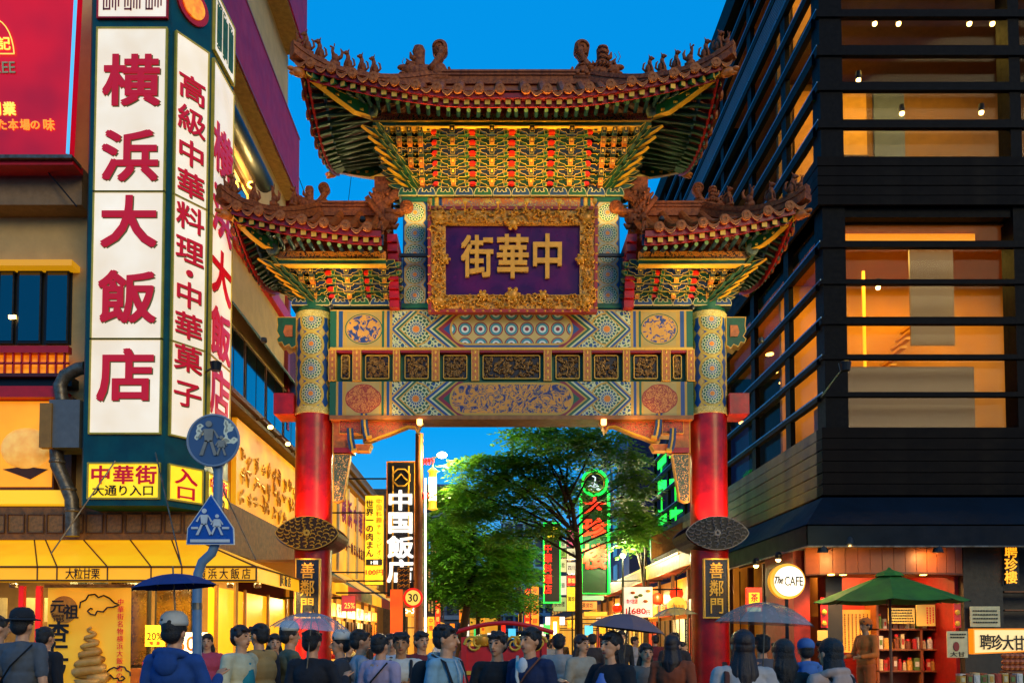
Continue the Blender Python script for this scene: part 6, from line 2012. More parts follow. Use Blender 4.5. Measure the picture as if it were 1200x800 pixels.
MB().tube([(e_.x - .2, 27.93, e_.z - .1), (e_.x, 27.93, e_.z + .12), (e_.x + .1, 27.93, e_.z), (e_.x + .2, 27.93, e_.z - .1)], .03, 5).build('roof_emblem', GOLDP, t)
t = vsign('yellow_bun_price_sign', 427, 450, 580, 685, 30, emat('price_yellow', 'ffd430', .95, c2='ffba18', scale=.8), mat('sign_brown_frame', '7a4a10', .5), 'tall yellow hanging sign with black lettering and a red 100 yen price', fw=.03)
arm_to(t, 430, 600, 30, -6.3); arm_to(t, 430, 670, 30, -6.3)
letters('lettering', [pl(c_, 433, 590 + i * 9.6, .27, .27, 29.9) for i, c_ in enumerate('世界一の肉まん')], T(0, 29.96, 0), LBLK, t, .01, .03)
letters('lettering', [pl(c_, 444, 587 + i * 7.4, .2, .2, 29.9) for i, c_ in enumerate('中国料理チャンピオン')], T(0, 29.96, 0), mat('faint_orange_letter', 'd88a18', .5), t, .01, .01)
letters('lettering', [pl('100円', 438.5, 670, .6, .2, 29.9)], T(0, 29.96, 0), LRED, t, .01, .02, False)
box('black_bar', at(429, 661, 30).x, at(448, 661, 30).x, 29.95, 29.98, pz(662, 30), pz(655, 30), LBLK, t)
letters('lettering', [pl('1個', 438.5, 658.5, .24, .14, 29.9)], T(0, 29.93, 0), WL, t, .01, .01, False)
t = vsign('small_black_crest_sign', 466, 480, 664, 692, 27.3, mat('sign_black_face', ''), GOLDP, 'small dark sign with gold swirls in front of the tall black sign', fw=.03, d=.1)
mb = MB()
for i in range(12):
    p = at(468 + (i % 3) * 5, 668 + (i // 3) * 6, 27.28); mb.tube([(p.x - .06, 27.27, p.z), (p.x, 27.26, p.z + .05), (p.x + .06, 27.27, p.z), (p.x, 27.26, p.z - .04)], .018, 5)
o = mb.build('gold_swirls', GOLDP, t); o['kind'] = 'stuff'
arm_to(t, 479, 680, 27.3, LPX0)
t = vsign('blue_guide_board', 466, 482, 692, 712, 27.3, mat('guide_blue', '1c3c6a', .4, c2='c8b060', scale=6), DARKM, 'little dark blue guide board under the crest sign', d=.06, fw=.02)
arm_to(t, 479, 700, 27.3, LPX0)
t = vsign('orange_nobori_banner', 457, 472, 690, 742, 26, emat('banner_orange', 'ff6a10', .9, c2='ff3008', scale=1.5), mat('sign_orange_frame', ''), 'glowing orange banner hanging at the left shop row', 'banner', d=.05, fw=.02)
arm_to(t, 460, 694, 26, -4.8)
t = vsign('red_price_sign', 400, 417, 697, 716, 25, emat('board_red_pink', 'd83030', .6, c2='8a2048', scale=3), mat('sign_brown_frame', ''), 'small red price board above the yellow shop front', d=.06, fw=.02)
letters('lettering', [pl('25%', 409, 709, .3, .16, 24.9)], T(0, 24.98, 0), LY, t, .01, .01, False)
arm_to(t, 402, 700, 25, -6.2)
t = vsign('round_topped_red_sign', 466, 490, 706, 722, 31, emat('sign_orange_red', 'ff7020', .9, c2='ffc040', scale=4), GOLDP, 'orange red sign with pale lettering behind the speed limit sign', d=.1, fw=.03)
letters('lettering', [pl('46-3', 477, 714, .5, .28, 30.9)], T(0, 30.97, 0), WL, t, .01, .01, False)

# lamp post with lantern and speed limit
lp = thing('street_lamp_post', (pX(491, 27), 27, 0), 'brown street lamp post with a yellow lantern and a bright lamp', 'street lamp')
LPX = pX(491, 27, 5)
MB().lathe([(.3, 0), (.28, .5), (.15, .6), (.14, 4), (.125, pz(508, 27))], (LPX, 27, 0), 16).build('pole', mat('lamp_post_brown', '8a4e22', .45, var=.25), lp, smooth=True)
MB().tube([tuple(at(498.5, 745, 26.8)), tuple(at(498.5, 560, 26.8))], .035, 6).build('neon_strip', emat('neon_white', 'fff0d8', 2.2), lp)
pL = at(507, 572, 27)
lan = MB().lathe([(.05, -.7), (.17, -.66), (.12, -.6), (.12, .5), (.17, .56), (.05, .66)], pL, 12).build('lantern', emat('lantern_yellow', 'ffc030', 1.0, base='e0a020'), lp, smooth=True)
MB().lathe([(.125, -.4), (.125, .35)], pL, 12).build('lantern_glow', emat('lantern_white', 'fff0b0', 4), lan)
MB().tube([(LPX, 27, pL.z + .8), tuple(pL + Vector((0, 0, .9))), tuple(pL + Vector((0, 0, .6)))], .03, 6).build('lantern_arm', GOLDP, lp)
for z in (.75, -.35):
    mb = MB()
    for k in range(4): mb.tube([(LPX + .12 + .1 * k, 26.95, pL.z + z), (LPX + .17 + .1 * k, 26.93, pL.z + z + .14), (LPX + .1 + .1 * k, 26.95, pL.z + z + .2)], .035, 5)
    mb.build('red_ornament', REDP, lp)
pF = at(518, 533, 27)
MB().tube([(LPX, 27, pF.z - .25), tuple(pF)], .03, 6).build('lamp_arm', DARKM, lp)
MB().ell(pF, (.16, .12, .1), 10).build('lamp_bulb', emat('lamp_white', 'ffe8a0', 30), lp)
point('lamp_light', pF + Vector((.1, -.3, 0)), 700, (1, .85, .4), .15, lp)
point('lantern_light', pL + Vector((.4, -.3, 0)), 90, (1, .65, .2), .15, lp)
MB().ell(at(503, 496, 26.9), .09, 8).build('small_lamp', BULB, lp)
ss = thing('speed_limit_sign', tuple(at(484, 712, 26.5)), 'round red ringed 30 speed limit sign on the lamp post', 'road sign')
c3 = at(484, 700, 26.5)
MB().prism(circ(c3.x, c3.z, .31, 32), 26.5, 26.53).build('red_disc', emat('disc_red', 'f02010', .6), ss)
MB().prism(circ(c3.x, c3.z, .235, 32), 26.48, 26.5).build('yellow_face', emat('disc_yellow', 'ffe060', .75), ss)
letters('lettering', [('30', c3.x, c3.z, .3, .24)], T(0, 26.47, 0), mat('navy_number', '102038', .5), ss, .01, .03, False)
MB().tube([(c3.x, 26.55, c3.z), (LPX, 26.9, c3.z)], .03, 6).build('bracket', STEEL, ss)

# right side: arcade canopy, signs, neon
rs_ = thing('right_arcade_canopy', (6.6, 38, 3.8), 'long ochre edged canopy over the shops right of the street', 'canopy')
OCH = mat('ochre_fascia', '9a7a30', .5, var=.3, scale=3)
for k in range(12):
    y0 = 24.5 + k * 2.6
    box('fascia_board', 6.0, 6.06, y0, y0 + 2.56, 3.85, 4.35, OCH, rs_)
    box('roof_bay', 6.07, 7.15, y0, y0 + 2.56, 4.3, 4.36, BROWN, rs_)
    for j in range(4): box('slat', 6.08, 7.1, y0 + .2 + j * .6, y0 + .3 + j * .6, 4.0, 4.1, mat('red_brown_slat', 'a04a30', .5), rs_)
    box('lower_gold_edge', 5.97, 6.0, y0, y0 + 2.56, 4.3, 4.36, GOLDP, rs_)
for k in range(5): point('arcade_light', (6.3, 26 + k * 5.5, 3.3), 200, (1, .62, .22), .15, rs_)
arw = thing('right_shop_row', (8, 42, 0), 'row of warm lit shops under the ochre canopy', 'shop front')
box('lit_front', 7.02, 7.15, 24.5, 56, .2, 3.8, emat('lit_orange_shop', 'ff9a28', .4, base='c07828', c2='6a3010', scale=.6), arw)
for k in range(12): box('shop_post', 6.9, 7.0, 24.6 + k * 2.6, 24.8 + k * 2.6, .1, 4.0, BROWN, arw)
for k in range(6):
    p = (6.3, 25.5 + k * 3.4, 3.1)
    o = MB().lathe([(.05, .22), (.2, .15), (.24, 0), (.2, -.15), (.05, -.22)], p, 14).build('red_lantern', emat('lantern_red', 'ff3010', .9), None, smooth=True)
    tag(o, 'round red lantern under the ochre canopy, %s from the camera' % ('nearest', 'second', 'third', 'fourth', 'fifth', 'farthest')[k], 'lantern', 'red lanterns under the canopy')
up = thing('upper_tea_sign', tuple(at(782, 655, 28.2)), 'brown wooden signboard above the canopy beside the right column', 'sign')
a, b = at(763, 652, 28), at(800, 622, 28)
MB().framed([(a.x, a.z - .1), (b.x, a.z + .4), (b.x, b.z + .3), (a.x, b.z - .2)], 28.0, 28.2, .05, 0, 1).build('board', [mat('brown_signboard', '6a4a20', .5, c2='c09038', scale=6), OCH], up)
t = vsign('price_menu_sign', 731, 765, 687, 723, 27, emat('menu_white', 'fff0dc', .92, c2='f8e0b8', scale=3), mat('menu_frame', 'c8b898', .5), 'white lit menu sign with food pictures and a red 1,680 yen price', fw=.02)
letters('lettering', [pl('1,680', 745.5, 716, .62, .2, 26.9), pl('円', 760, 717, .12, .14, 26.9)], T(0, 26.95, 0), LRED, t, .01, .04, False)
letters('lettering', [pl('食べ放題', 741, 704, .36, .15, 26.9)], T(0, 26.95, 0), LRED, t, .01, .02, False)
for i, (a_, b_) in enumerate(((742, 694), (751, 697), (760, 692), (757, 704), (746, 699))):
    p = at(a_, b_, 26.9); MB().ell((p.x, 26.97, p.z), (.08, .02, .05), 8).build('dish_picture', mat(['dish_orange', 'dish_green', 'dish_yellow'][i % 3], ['e08030', '7aa040', 'e8c040'][i % 3], .5), t)
arm_to(t, 762, 690, 27, 6.1)
rl = thing('round_yellow_lamp', tuple(at(793, 720, 23)), 'round glowing yellow lamp sign left of the right column', 'sign')
p = at(793, 710, 23)
MB().prism(circ(p.x, p.z, .25, 32), 22.9, 23.05).build('lamp_drum', emat('round_lamp_yellow', 'ffd050', 1.3, c2='ffb828'), rl)
letters('lettering', [('中華茶館', p.x, p.z, .36, .08)], T(0, 22.88, 0), mat('amber_mark', ''), rl, .01, .0, False)
MB().tube([(p.x, 23, p.z + .25), (p.x, 23, p.z + .8), (6.1, 24.6, 4.0)], .02, 5).build('hanger', DARKM, rl)

NG, NR = emat('neon_green', '18ff48', 2.2), emat('neon_red', 'ff2a18', 1.6)
t = vsign('green_neon_sign', 681, 713, 572, 696, 34, mat('dark_green_back', '0a2a14', .5), DARKM, 'tall green neon outlined sign with glowing red characters', fw=.02)
a, b = at(681, 695, 33.95), at(713, 575, 33.95)
MB().tube([(a.x, 33.93, b.z), (a.x, 33.93, a.z), (b.x, 33.93, a.z), (b.x, 33.93, b.z)], .055, 6).build('neon_outline', NG, t)
letters('lettering', [pl('大', 697, 592, .95, .62, 33.9), pl('珍', 697, 619, .95, .8, 33.9), pl('楼', 697, 652, .95, .95, 33.9)], T(0, 33.92, 0), NR, t, .02, .04)
c_ = at(697, 565, 33.9)
MB().prism(circ(c_.x, c_.z, .48, 28), 33.95, 34.1).build('round_crest', mat('crest_dark', '101820', .4), t)
MB().tube([(c_.x + .5 * math.cos(k * PI / 12), 33.93, c_.z + .5 * math.sin(k * PI / 12)) for k in range(25)], .05, 6).build('neon_ring', NG, t)
MB().tube([(c_.x + .38 * math.cos(k * PI / 12), 33.93, c_.z + .38 * math.sin(k * PI / 12)) for k in range(25)], .025, 5).build('gold_ring', GOLDP, t)
mb = MB(); rr = random.Random(9)
for k in range(9): mb.ell((c_.x + rr.uniform(-.2, .2), 33.93, c_.z + rr.uniform(-.3, .05)), (.1, .02, .035), 6)
mb.tube([(c_.x, 33.92, c_.z - .05), (c_.x + .03, 33.92, c_.z + .2), (c_.x - .1, 33.92, c_.z + .28)], .03, 5)
mb.build('white_crest_mark', emat('crest_white', 'e8f0ff', .9), t)
arm_to(t, 712, 600, 34, 7.2); arm_to(t, 712, 680, 34, 7.2)
point('neon_glow', (at(697, 630, 33).x, 33.0, pz(640, 33)), 220, (.1, 1, .3), .3, t)
t = vsign('green_bordered_sign', 637, 657, 612, 706, 42, mat('sign_black_face', ''), NG, 'green bordered vertical sign with small yellow characters left of the tree trunk', fw=.1)
letters('lettering', [pl(c_, 644 + (i % 2) * 7, 620 + (i // 2) * 7.5, .26, .28, 41.9) for i, c_ in enumerate('広東料理')], T(0, 41.9, 0), emat('yellow_glow_letter', 'ffe020', 1.2), t, .01, .03)
letters('lettering', [pl(c_, 642, 642 + i * 12, .4, .45, 41.9) for i, c_ in enumerate('中華料理店')], T(0, 41.9, 0), NR, t, .01, .03)
arm_to(t, 656, 620, 42, 7.2)
stk = [(648, 664, 632, 642, 'd8e0a8'), (648, 664, 643, 653, '9aba48'), (648, 664, 654, 670, 'f0e8a0'), (648, 664, 674, 697, 'e8e4cc'), (648, 664, 699, 716, '9ab070'),
       (664, 679, 618, 640, 'f06080'), (664, 679, 642, 655, 'f0e0b0'), (664, 679, 658, 672, 'e8d8b8'), (664, 679, 674, 686, 'e01818'), (664, 679, 687, 716, 'ffd818'), (680, 708, 697, 703, '9ad0a0'), (681, 700, 704, 714, 'ff9a40'), (684, 712, 716, 722, 'ffc030')]
nm = {'d8e0a8': 'pale green', '9aba48': 'leaf green', 'f0e8a0': 'cream', 'e8e4cc': 'white lettered', '9ab070': 'dull green', 'f06080': 'pink', 'f0e0b0': 'buff', 'e8d8b8': 'ivory', 'e01818': 'red', 'ffd818': 'bright yellow', '9ad0a0': 'mint', 'ff9a40': 'orange', 'ffc030': 'amber'}
for i, (a_, b_, c1_, d_, hx_) in enumerate(stk):
    Y = 43.5 if i < 5 else 44.2
    t = vsign('hanging_signboard', a_, b_, c1_, d_, Y, emat('board_' + nm[hx_].replace(' ', '_'), hx_, .75), DARKM, '%s lit signboard in the stack of boards beside the tree trunk' % nm[hx_], fw=.03, d=.15)
    if d_ - c1_ > 9:
        letters('lettering', [pl(c_, a_ + 3.5 + k * 4.2, (c1_ + d_) / 2, .17, .26, Y) for k, c_ in enumerate(['中華街', '料理店', '点心館', '肉饅頭', '飲茶楼', '北京亭', '上海園', '四川房', '聚福楼', '萬珍楼', '菜香', '茶房坊', '天福'][i])], T(0, Y - .01, 0), LBLK if hx_ != 'e01818' else LY, t, .01, .02)
    if i in (0, 5, 10): arm_to(t, b_ - 2, c1_ + 2, Y, 7.2)

# buildings farther along
b1 = thing('blue_side_building', (9.5, 50, 0), 'deep blue building beyond the louvred one on the right', 'building')
box('wall', 7.2, 14, 44.2, 60, 0, 12.9, mat('deep_blue_wall', '12357a', .5, var=.3, scale=.6), b1)
box('grey_panel', 7.15, 7.3, 44.1, 47.5, 8.6, 11.6, mat('grey_green_panel', '7a8a78', .6), b1)
for j in range(5):
    for i in range(4):
        box('window', 7.15, 7.2, 48 + i * 2.6, 49.6 + i * 2.6, 4.8 + j * 1.5, 5.8 + j * 1.5, GLASSD, b1)
b2 = thing('roof_frame_billboard', (8.6, 62, 13), 'pink framed lattice billboard on a roof behind the right corner bracket', 'billboard')
a, b = at(704, 547, 62), at(726, 520, 62)
MB().framed([(a.x, a.z), (b.x, a.z), (b.x, b.z), (a.x + .6, b.z - .4)], 62, 62.2, .15, 0, 1).build('board', [mat('billboard_grey', '4a5a80', .5, c2='c0a0b0', scale=1.5), mat('pink_frame', 'c84060', .5)], b2)
MB().tube([(b.x, 62.3, 0), (b.x, 62.3, a.z)], .15, 8).build('support_post', DARKM, b2); MB().tube([(a.x, 62.3, 0), (a.x, 62.3, a.z)], .15, 8).build('support_post', DARKM, b2)
b3 = thing('right_far_building', (9, 70, 0), 'dim grey street building far along the right side', 'building')
box('wall', 7.0, 16, 61, 100, 0, 10.5, mat('dim_grey_wall', '4a5462', .7, var=.3), b3)
box('lit_front', 6.9, 7.0, 56, 100, .2, 3.5, YGL, b3)
for i in range(9):
    for j in range(3): box('window', 6.95, 7.0, 62 + i * 4, 64.4 + i * 4, 4.2 + j * 2, 5.4 + j * 2, emat('far_window_lit', ''), b3)
b4 = thing('pale_blue_steel_building', (4, 112, 0), 'pale blue framed building at the end of the street', 'building')
FRB = mat('pale_blue_frame', '6aa8cc', .5)
box('wall', 1.4, 9, 111, 120, 0, 16.8, mat('end_building_wall', '2a4a6a', .6, var=.3), b4)
for k in range(6): box('frame_post', 1.6 + k * 1.3, 1.9 + k * 1.3, 110.6, 111, 0, 19.5, FRB, b4)
for k in range(9): box('frame_beam', 1.2, 9, 110.4, 110.6, 2.5 + k * 2, 2.9 + k * 2, FRB, b4)
b5 = thing('grey_blue_far_block', (-5, 105, 0), 'grey blue block of flats beyond the left trees', 'building')
box('wall', -8.2, -2.8, 104, 115, 0, 20.5, mat('far_block_wall', '4a607a', .7, var=.2), b5)
for j in range(7):
    for i in range(4): box('window', -7.8 + i * 1.25, -7.0 + i * 1.25, 103.9, 104, 2 + j * 2.5, 3.4 + j * 2.5, mat('far_dark_window', '1a2838', .3), b5)
    box('balcony_band', -8.3, -2.7, 103.6, 103.95, 1.4 + j * 2.5, 1.9 + j * 2.5, mat('far_band', '7a90a8', .6), b5)
b6 = thing('end_of_street_shops', (0, 125, 0), 'lit shops closing the far end of the street', 'building')
box('wall', -9, 1.3, 122, 126, 0, 9, mat('far_brown', ''), b6)
box('lit_front', -9, 10, 121.8, 122, .3, 4.5, YGL, b6)
# small lit signs down the street
cl = [('yellow', 'ffd030'), ('red', 'ff3010'), ('orange', 'ff8a18'), ('white', 'fff0d8'), ('green', '40d060'), ('gold', 'ffb428'), ('cyan', '50c8f0')]
rr = random.Random(21)
used = {}
for i, (px_, py_, w, h, Y) in enumerate([(505, 735, 8, 26, 46), (513, 722, 6, 40, 52), (530, 740, 6, 20, 58), (546, 738, 8, 14, 70), (558, 742, 6, 12, 80), (566, 734, 5, 22, 85), (600, 742, 9, 12, 82), (610, 732, 5, 26, 76),
                                         (618, 712, 7, 46, 60), (627, 714, 9, 56, 56), (636, 738, 7, 14, 66), (645, 736, 16, 12, 50), (672, 730, 15, 12, 48), (690, 738, 10, 12, 46), (706, 735, 8, 14, 44), (590, 738, 5, 18, 95), (540, 716, 4, 26, 66), (575, 745, 8, 8, 95)]):
    n_, hx_ = cl[i % 7] if i not in (8, 9) else [('red', 'ff3010'), ('gold', 'ffb428')][i - 8]
    k = used.get(n_, 0); used[n_] = k + 1
    t = vsign('street_shop_sign', px_ - w / 2, px_ + w / 2, py_ - h / 2, py_ + h / 2, Y, emat('small_sign_' + n_, hx_, 1.1, c2={'yellow': 'ff9a10', 'gold': 'd87008'}.get(n_), scale=2), DARKM,
              '%s lit shop sign %s the far street' % (n_, ['low on', 'higher up on', 'deep in', 'at the end of'][k % 4]), 'sign', d=.1, fw=.02)
    t['group'] = 'lit signs down the street'
    if h > 20:
        letters('lettering', [pl('中華楼菜館店酒家'[j % 8], px_, py_ - h / 2 + 5 + j * 9, w * .6 * Y / 1000, .3, Y) for j in range(int(h / 9))], T(0, Y - .02, 0), LRED if n_ not in ('red',) else LY, t, .01, .02)
    xw_ = (-4.9 if px_ < 575 else 7.0)
    MB().tube([tuple(at(px_, py_, Y) + Vector((0, .1, 0))), (xw_, Y + .1, at(px_, py_, Y).z)], .03, 5).build('arm', DARKM, t)
neon_tube = thing('bright_tube_lamp', tuple(at(650, 755, 30)), 'bright vertical tube lamp on an orange post right of the navy cardigan man', 'lamp')
MB().tube([tuple(at(650.5, 760, 30)), tuple(at(650.5, 728, 30))], .06, 8).build('tube', emat('tube_white_hot', 'ffe890', 5), neon_tube)
for k_, (lx, ly, who) in enumerate(((-2.9, 28.6, 'left kerb in front of the dense tree'), (5.2, 33.5, 'right kerb before the arcade'), (4.4, 46, 'right kerb far along the arcade'))):  # street lamps added to brighten the trees and the lane
    sl_ = thing('added_pavement_lamp', (lx, ly, .12), 'added slim street lamp with warm globe, %s' % who, 'street lamp')
    MB().lathe([(.12, 0), (.1, .3), (.05, .4), (.04, 4.6)], (lx, ly, .12), 12).build('pole', DARKM, sl_)
    MB().ell((lx, ly, 4.85), .11, 12).build('globe', emat('globe_glow', 'ffe0a0', 5), sl_, smooth=True)
    point('globe_light', (lx, ly - .35, 4.9), 900, (1, .85, .45), .25, sl_)
p = at(650.5, 800, 30.2); MB().tube([(p.x, 30.2, 0), (p.x, 30.2, pz(722, 30.2))], .17, 10).build('post', emat('orange_post', 'e88a18', .4), neon_tube)
point('tube_light', tuple(at(652, 745, 29.5)), 80, (1, .7, .3), .2, neon_tube)
ws = vsign('white_light_box', 639, 662, 722, 732, 40, emat('white_box_glow', 'fff8e8', 1.5), DARKM, 'bare white light box beside the tree trunk above the crowd', d=.2, fw=.02)
arm_to(ws, 660, 725, 40, 7.0)

# shop bays: window, header sign and goods, different from bay to bay
rr = random.Random(12)
bayc = [('ffc840', 'e89018'), ('ff8a20', 'b84a10'), ('fff0c8', 'ffc050'), ('e04018', '801808'), ('ffd860', 'ff9a20'), ('7a4a20', '3a2010')]
for side, xw, y0s, par in ((1, 6.88, [24.8 + 2.6 * k for k in range(12)], arw), (-1, -6.0, [26.15 + 2.4 * k for k in range(8)], lsb)):
    for k, y0 in enumerate(y0s):
        L = 2.3 if side > 0 else 2.15
        xa, xb = sorted((xw, xw + side * .08))
        for (za, zb_h, nm_) in ((.9, 2.3, 'shop_window'), (2.45, 2.95, 'header_sign'), (.15, .8, 'stall_front')):
            i = rr.randrange(6)
            o = box(nm_, xa, xb, y0 + .1, y0 + L - .1, za, zb_h, emat('bay_light_%d' % i, bayc[i][0], [.8, .7, 1.1, .6, .9, .25][i], c2=bayc[i][1], scale=1.6), par)
            if nm_ == 'shop_window':
                for j in range(3): box('window_bar', xa - .03, xb + .03, y0 + .1 + j * L * .4, y0 + .15 + j * L * .4, za, zb_h, DARKM, o)
            if nm_ == 'header_sign':
                letters('lettering', [(c_, .3 + j * .5, 0, .38, .4) for j, c_ in enumerate(['菜館', '小籠包', '中華', '点心', '飲茶', '肉まん'][i])], (T(xb + .01, y0 + .2, 2.7) @ RZ(PI / 2)) if side < 0 else (T(xa - .01, y0 + L - .3, 2.7) @ RZ(-PI / 2)), LRED if i in (0, 2, 4) else LY, o, .01, .02)
        for j in range(5):
            MB().ell((xw - side * .2, y0 + .3 + j * .4, .95), (.12, .14, .12), 6).build('goods_heap', [REDP, ORNG, GOLDP, CREAM][rr.randrange(4)], par)

# wires
for k, (a, b) in enumerate((((-6.0, 26, 16), (-4.2, 30, 12)), ((-5.6, 30, 14), (-5.5, 33, 20)))):
    mid = (Vector(a) + Vector(b)) / 2 - Vector((0, 0, .6))
    o = MB().tube([a, tuple(mid), b], .012, 5).build('overhead_wire', DARKM, None); tag(o, 'thin overhead wire %s against the blue sky' % ('sagging low' if k == 0 else 'rising steeply'), 'wire')

# ------------------------------------------------------------------ trees
m_lf = NM('leaf_green')
oi = m_lf.node('ShaderNodeObjectInfo')
gn = m_lf.noise(1.3, 3); g2 = m_lf.noise(9, 2)
f = ((gn - .38) * 3).max(0.0).min(1.0); f2 = ((g2 - .4) * 3).max(0.0).min(1.0)
cA = m_lf.mix(f, '408a24', '74b430'); cB = m_lf.mix(f2 * .4, cA, '7aa830')
m_lf.set('Base Color', cB); m_lf.set('Roughness', .5); m_lf.set('Transmission Weight', 0.0)
try: m_lf.set('Subsurface Weight', 0.0)
except Exception: pass
tr = m_lf.node('ShaderNodeBsdfTranslucent'); m_lf.nt.links.new(cB, tr.inputs[0])
mx = m_lf.node('ShaderNodeMixShader'); mx.inputs[0].default_value = .35
m_lf.nt.links.new(m_lf.b.outputs[0], mx.inputs[1]); m_lf.nt.links.new(tr.outputs[0], mx.inputs[2])
m_lf.nt.links.new(mx.outputs[0], m_lf.nt.nodes['Material Output'].inputs[0])
BARK = mat('tree_bark', '3c2a1c', .8, var=.35, scale=8, bump=.6, bs=30)


def tree(name, label, base, trunk_h, clusters, nleaf, lsz, seed, tr_r=.14, lean=(0, 0)):
    rr = random.Random(seed)
    t = thing(name, base, label, 'tree')
    bx, by, _ = base
    fork = Vector((bx + lean[0], by + lean[1], trunk_h))
    mb = MB()
    mb.tube([(bx, by, 0), (bx + lean[0] * .2, by, trunk_h * .35), (bx + lean[0] * .6, by, trunk_h * .7), tuple(fork)], [tr_r * 1.35, tr_r, tr_r * .9, tr_r * .8], 10)
    ends = []
    top = Vector((sum(c[0][0] for c in clusters) / len(clusters), by, max(c[0][2] for c in clusters)))
    mb.tube([tuple(fork), tuple(fork.lerp(top, .4) + Vector((.15, 0, 0))), tuple(fork.lerp(top, .85))], [tr_r * .8, tr_r * .5, tr_r * .15], 8)
    for (c, r) in clusters:
        c = Vector(c)
        s0 = fork.lerp(top, min(.75, max(0, (c.z - fork.z) * .5 / max(.1, top.z - fork.z)))) - Vector((0, 0, rr.uniform(0, .5)))
        m_ = s0.lerp(c, .5) + Vector((rr.uniform(-.15, .15), rr.uniform(-.2, .2), rr.uniform(.05, .35)))
        mb.tube([tuple(s0), tuple(m_), tuple(c)], [tr_r * .38, tr_r * .22, tr_r * .08], 6)
        for k in range(4):
            e = c + Vector((rr.uniform(-1, 1) * r[0], rr.uniform(-1, 1) * r[1], rr.uniform(-.6, .6) * r[2]))
            mb.tube([tuple(m_.lerp(c, .6)), tuple(c.lerp(e, .5) + Vector((0, 0, .08))), tuple(e)], [tr_r * .1, tr_r * .07, tr_r * .03], 4)
    mb.build('trunk', BARK, t, (bx, by, 0), smooth=True)
    V = []; Fc = []
    tot = sum(r[0] * r[2] for c, r in clusters)
    for (c, r) in clusters:
        n = int(nleaf * r[0] * r[2] / tot)
        ns = max(1, n // 9)
        for _ in range(ns):
            while True:
                q = Vector((rr.uniform(-1, 1), rr.uniform(-1, 1), rr.uniform(-1, 1)))
                if .25 < q.length < 1: break
            o = Vector(c) + Vector((q.x * r[0], q.y * r[1], q.z * r[2] + .1 * rr.random()))
            a = rr.random() * 6.28
            d = Vector((math.cos(a), math.sin(a), rr.uniform(-.55, .1))).normalized()
            sd = d.cross(Vector((0, 0, 1))).normalized()
            for k in range(9):       # a spray: leaflets in pairs along a drooping twig
                s_ = -1 if k % 2 else 1
                p = o + d * lsz * .55 * (k // 2) + Vector((0, 0, -.06 * lsz * (k // 2) ** 1.5))
                ld = (sd * s_ + d * .7 + Vector((0, 0, rr.uniform(-.5, .25)))).normalized() if k < 8 else d
                w = ld.cross(Vector((rr.uniform(-.4, .4), rr.uniform(-.4, .4), 1))).normalized() * lsz * .22
                L = lsz * rr.uniform(.7, 1.15)
                i0 = len(V)
                V += [p, p + ld * L * .45 + w, p + ld * L, p + ld * L * .45 - w]
                Fc.append((i0, i0 + 1, i0 + 2, i0 + 3))
    mb = MB(); mb.v = [tuple(v) for v in V]; mb.f = Fc; mb.m = [0] * len(Fc)
    o = mb.build('crown', m_lf.mat, t, tuple(fork)); o['kind'] = 'stuff'
    return t


def cl_at(px, py, Y, rx, ry, rz): 
    p = at(px, py, Y); return ((p.x, p.y, p.z), (rx, ry, rz))


Yt = 27.0
main = [cl_at(*c) for c in [(665, 510, 27, 1.5, 1.1, .35), (620, 512, 27.3, 1.0, 1, .3), (700, 515, 26.6, 1.1, 1, .3), (640, 535, 26.5, 1.4, 1, .35), (590, 540, 27, .9, .9, .25), (565, 562, 27, .9, .8, .22), (545, 575, 26.6, .7, .7, .2),
                            (720, 538, 27.4, 1.1, 1, .35), (740, 560, 27, .8, .8, .3), (600, 575, 26.4, 1.1, .9, .28), (655, 568, 27.8, 1.2, 1, .35), (575, 598, 26.8, 1.0, .9, .25), (622, 600, 27.2, 1.0, .9, .25), (668, 585, 28, .5, .9, .25),
                            (735, 600, 26.6, 1.0, .9, .28), (560, 545, 26.8, .9, .8, .25), (612, 555, 27.4, 1.2, 1, .35), (545, 605, 27.3, 1.0, .9, .3), (738, 628, 27, .6, .8, .25), (755, 615, 27, .6, .7, .25), (640, 622, 26.8, .9, .8, .2), (600, 628, 27, .9, .8, .25), (742, 580, 28, .8, .8, .3)]]
tree('street_tree', 'main leafy street tree with a dark trunk seen through the gate', (pX(678, Yt), Yt, 0), pz(648, Yt), main, 21000, .22, 5, .13, (.02, 0))
left = [cl_at(*c) for c in [(530, 585, 31, 1.0, 1, .5), (560, 590, 32, 1.0, 1, .45), (515, 620, 31, .9, 1, .6), (550, 630, 31, 1.3, 1, .6), (590, 640, 32, 1.1, 1, .5), (520, 660, 31, 1.0, 1, .6), (560, 668, 31, 1.4, 1, .6), (600, 672, 32, 1.0, 1, .5), (535, 695, 31, 1.2, 1, .45), (580, 700, 32, 1.3, 1, .45), (512, 690, 31, .6, .8, .4), (610, 650, 33, .7, .8, .4)]]
tree('street_tree', 'dense dark green tree left of the main tree behind the lamp post', (pX(537, 31), 31, 0), pz(712, 31), left, 24000, .24, 6, .17, (.3, 0))
for i, (px_, Y, lab) in enumerate(((560, 42, 'tree half hidden behind the dense left tree'), (585, 55, 'small distant tree between the two rows of shops'), (610, 48, 'loose tree behind the red ornamental stand'), (757, 33, 'thin tree beside the green lights on the right'))):
    cs_ = []
    rr = random.Random(30 + i)
    for k in range(8):
        z_ = pz(rr.uniform(635, 715) if i < 3 else rr.uniform(590, 640), Y)
        cs_.append(((pX(px_, Y) + rr.uniform(-1.3, 1.3) * (1 if i < 3 else .5), Y + rr.uniform(-1, 1), z_), (1.1, 1.1, .55) if i < 3 else (.6, .6, .35)))
    tree('street_tree', lab, (pX(px_, Y), Y, 0), pz(722, Y), cs_, 3600 if i < 3 else 2000, .3, 40 + i, .12)

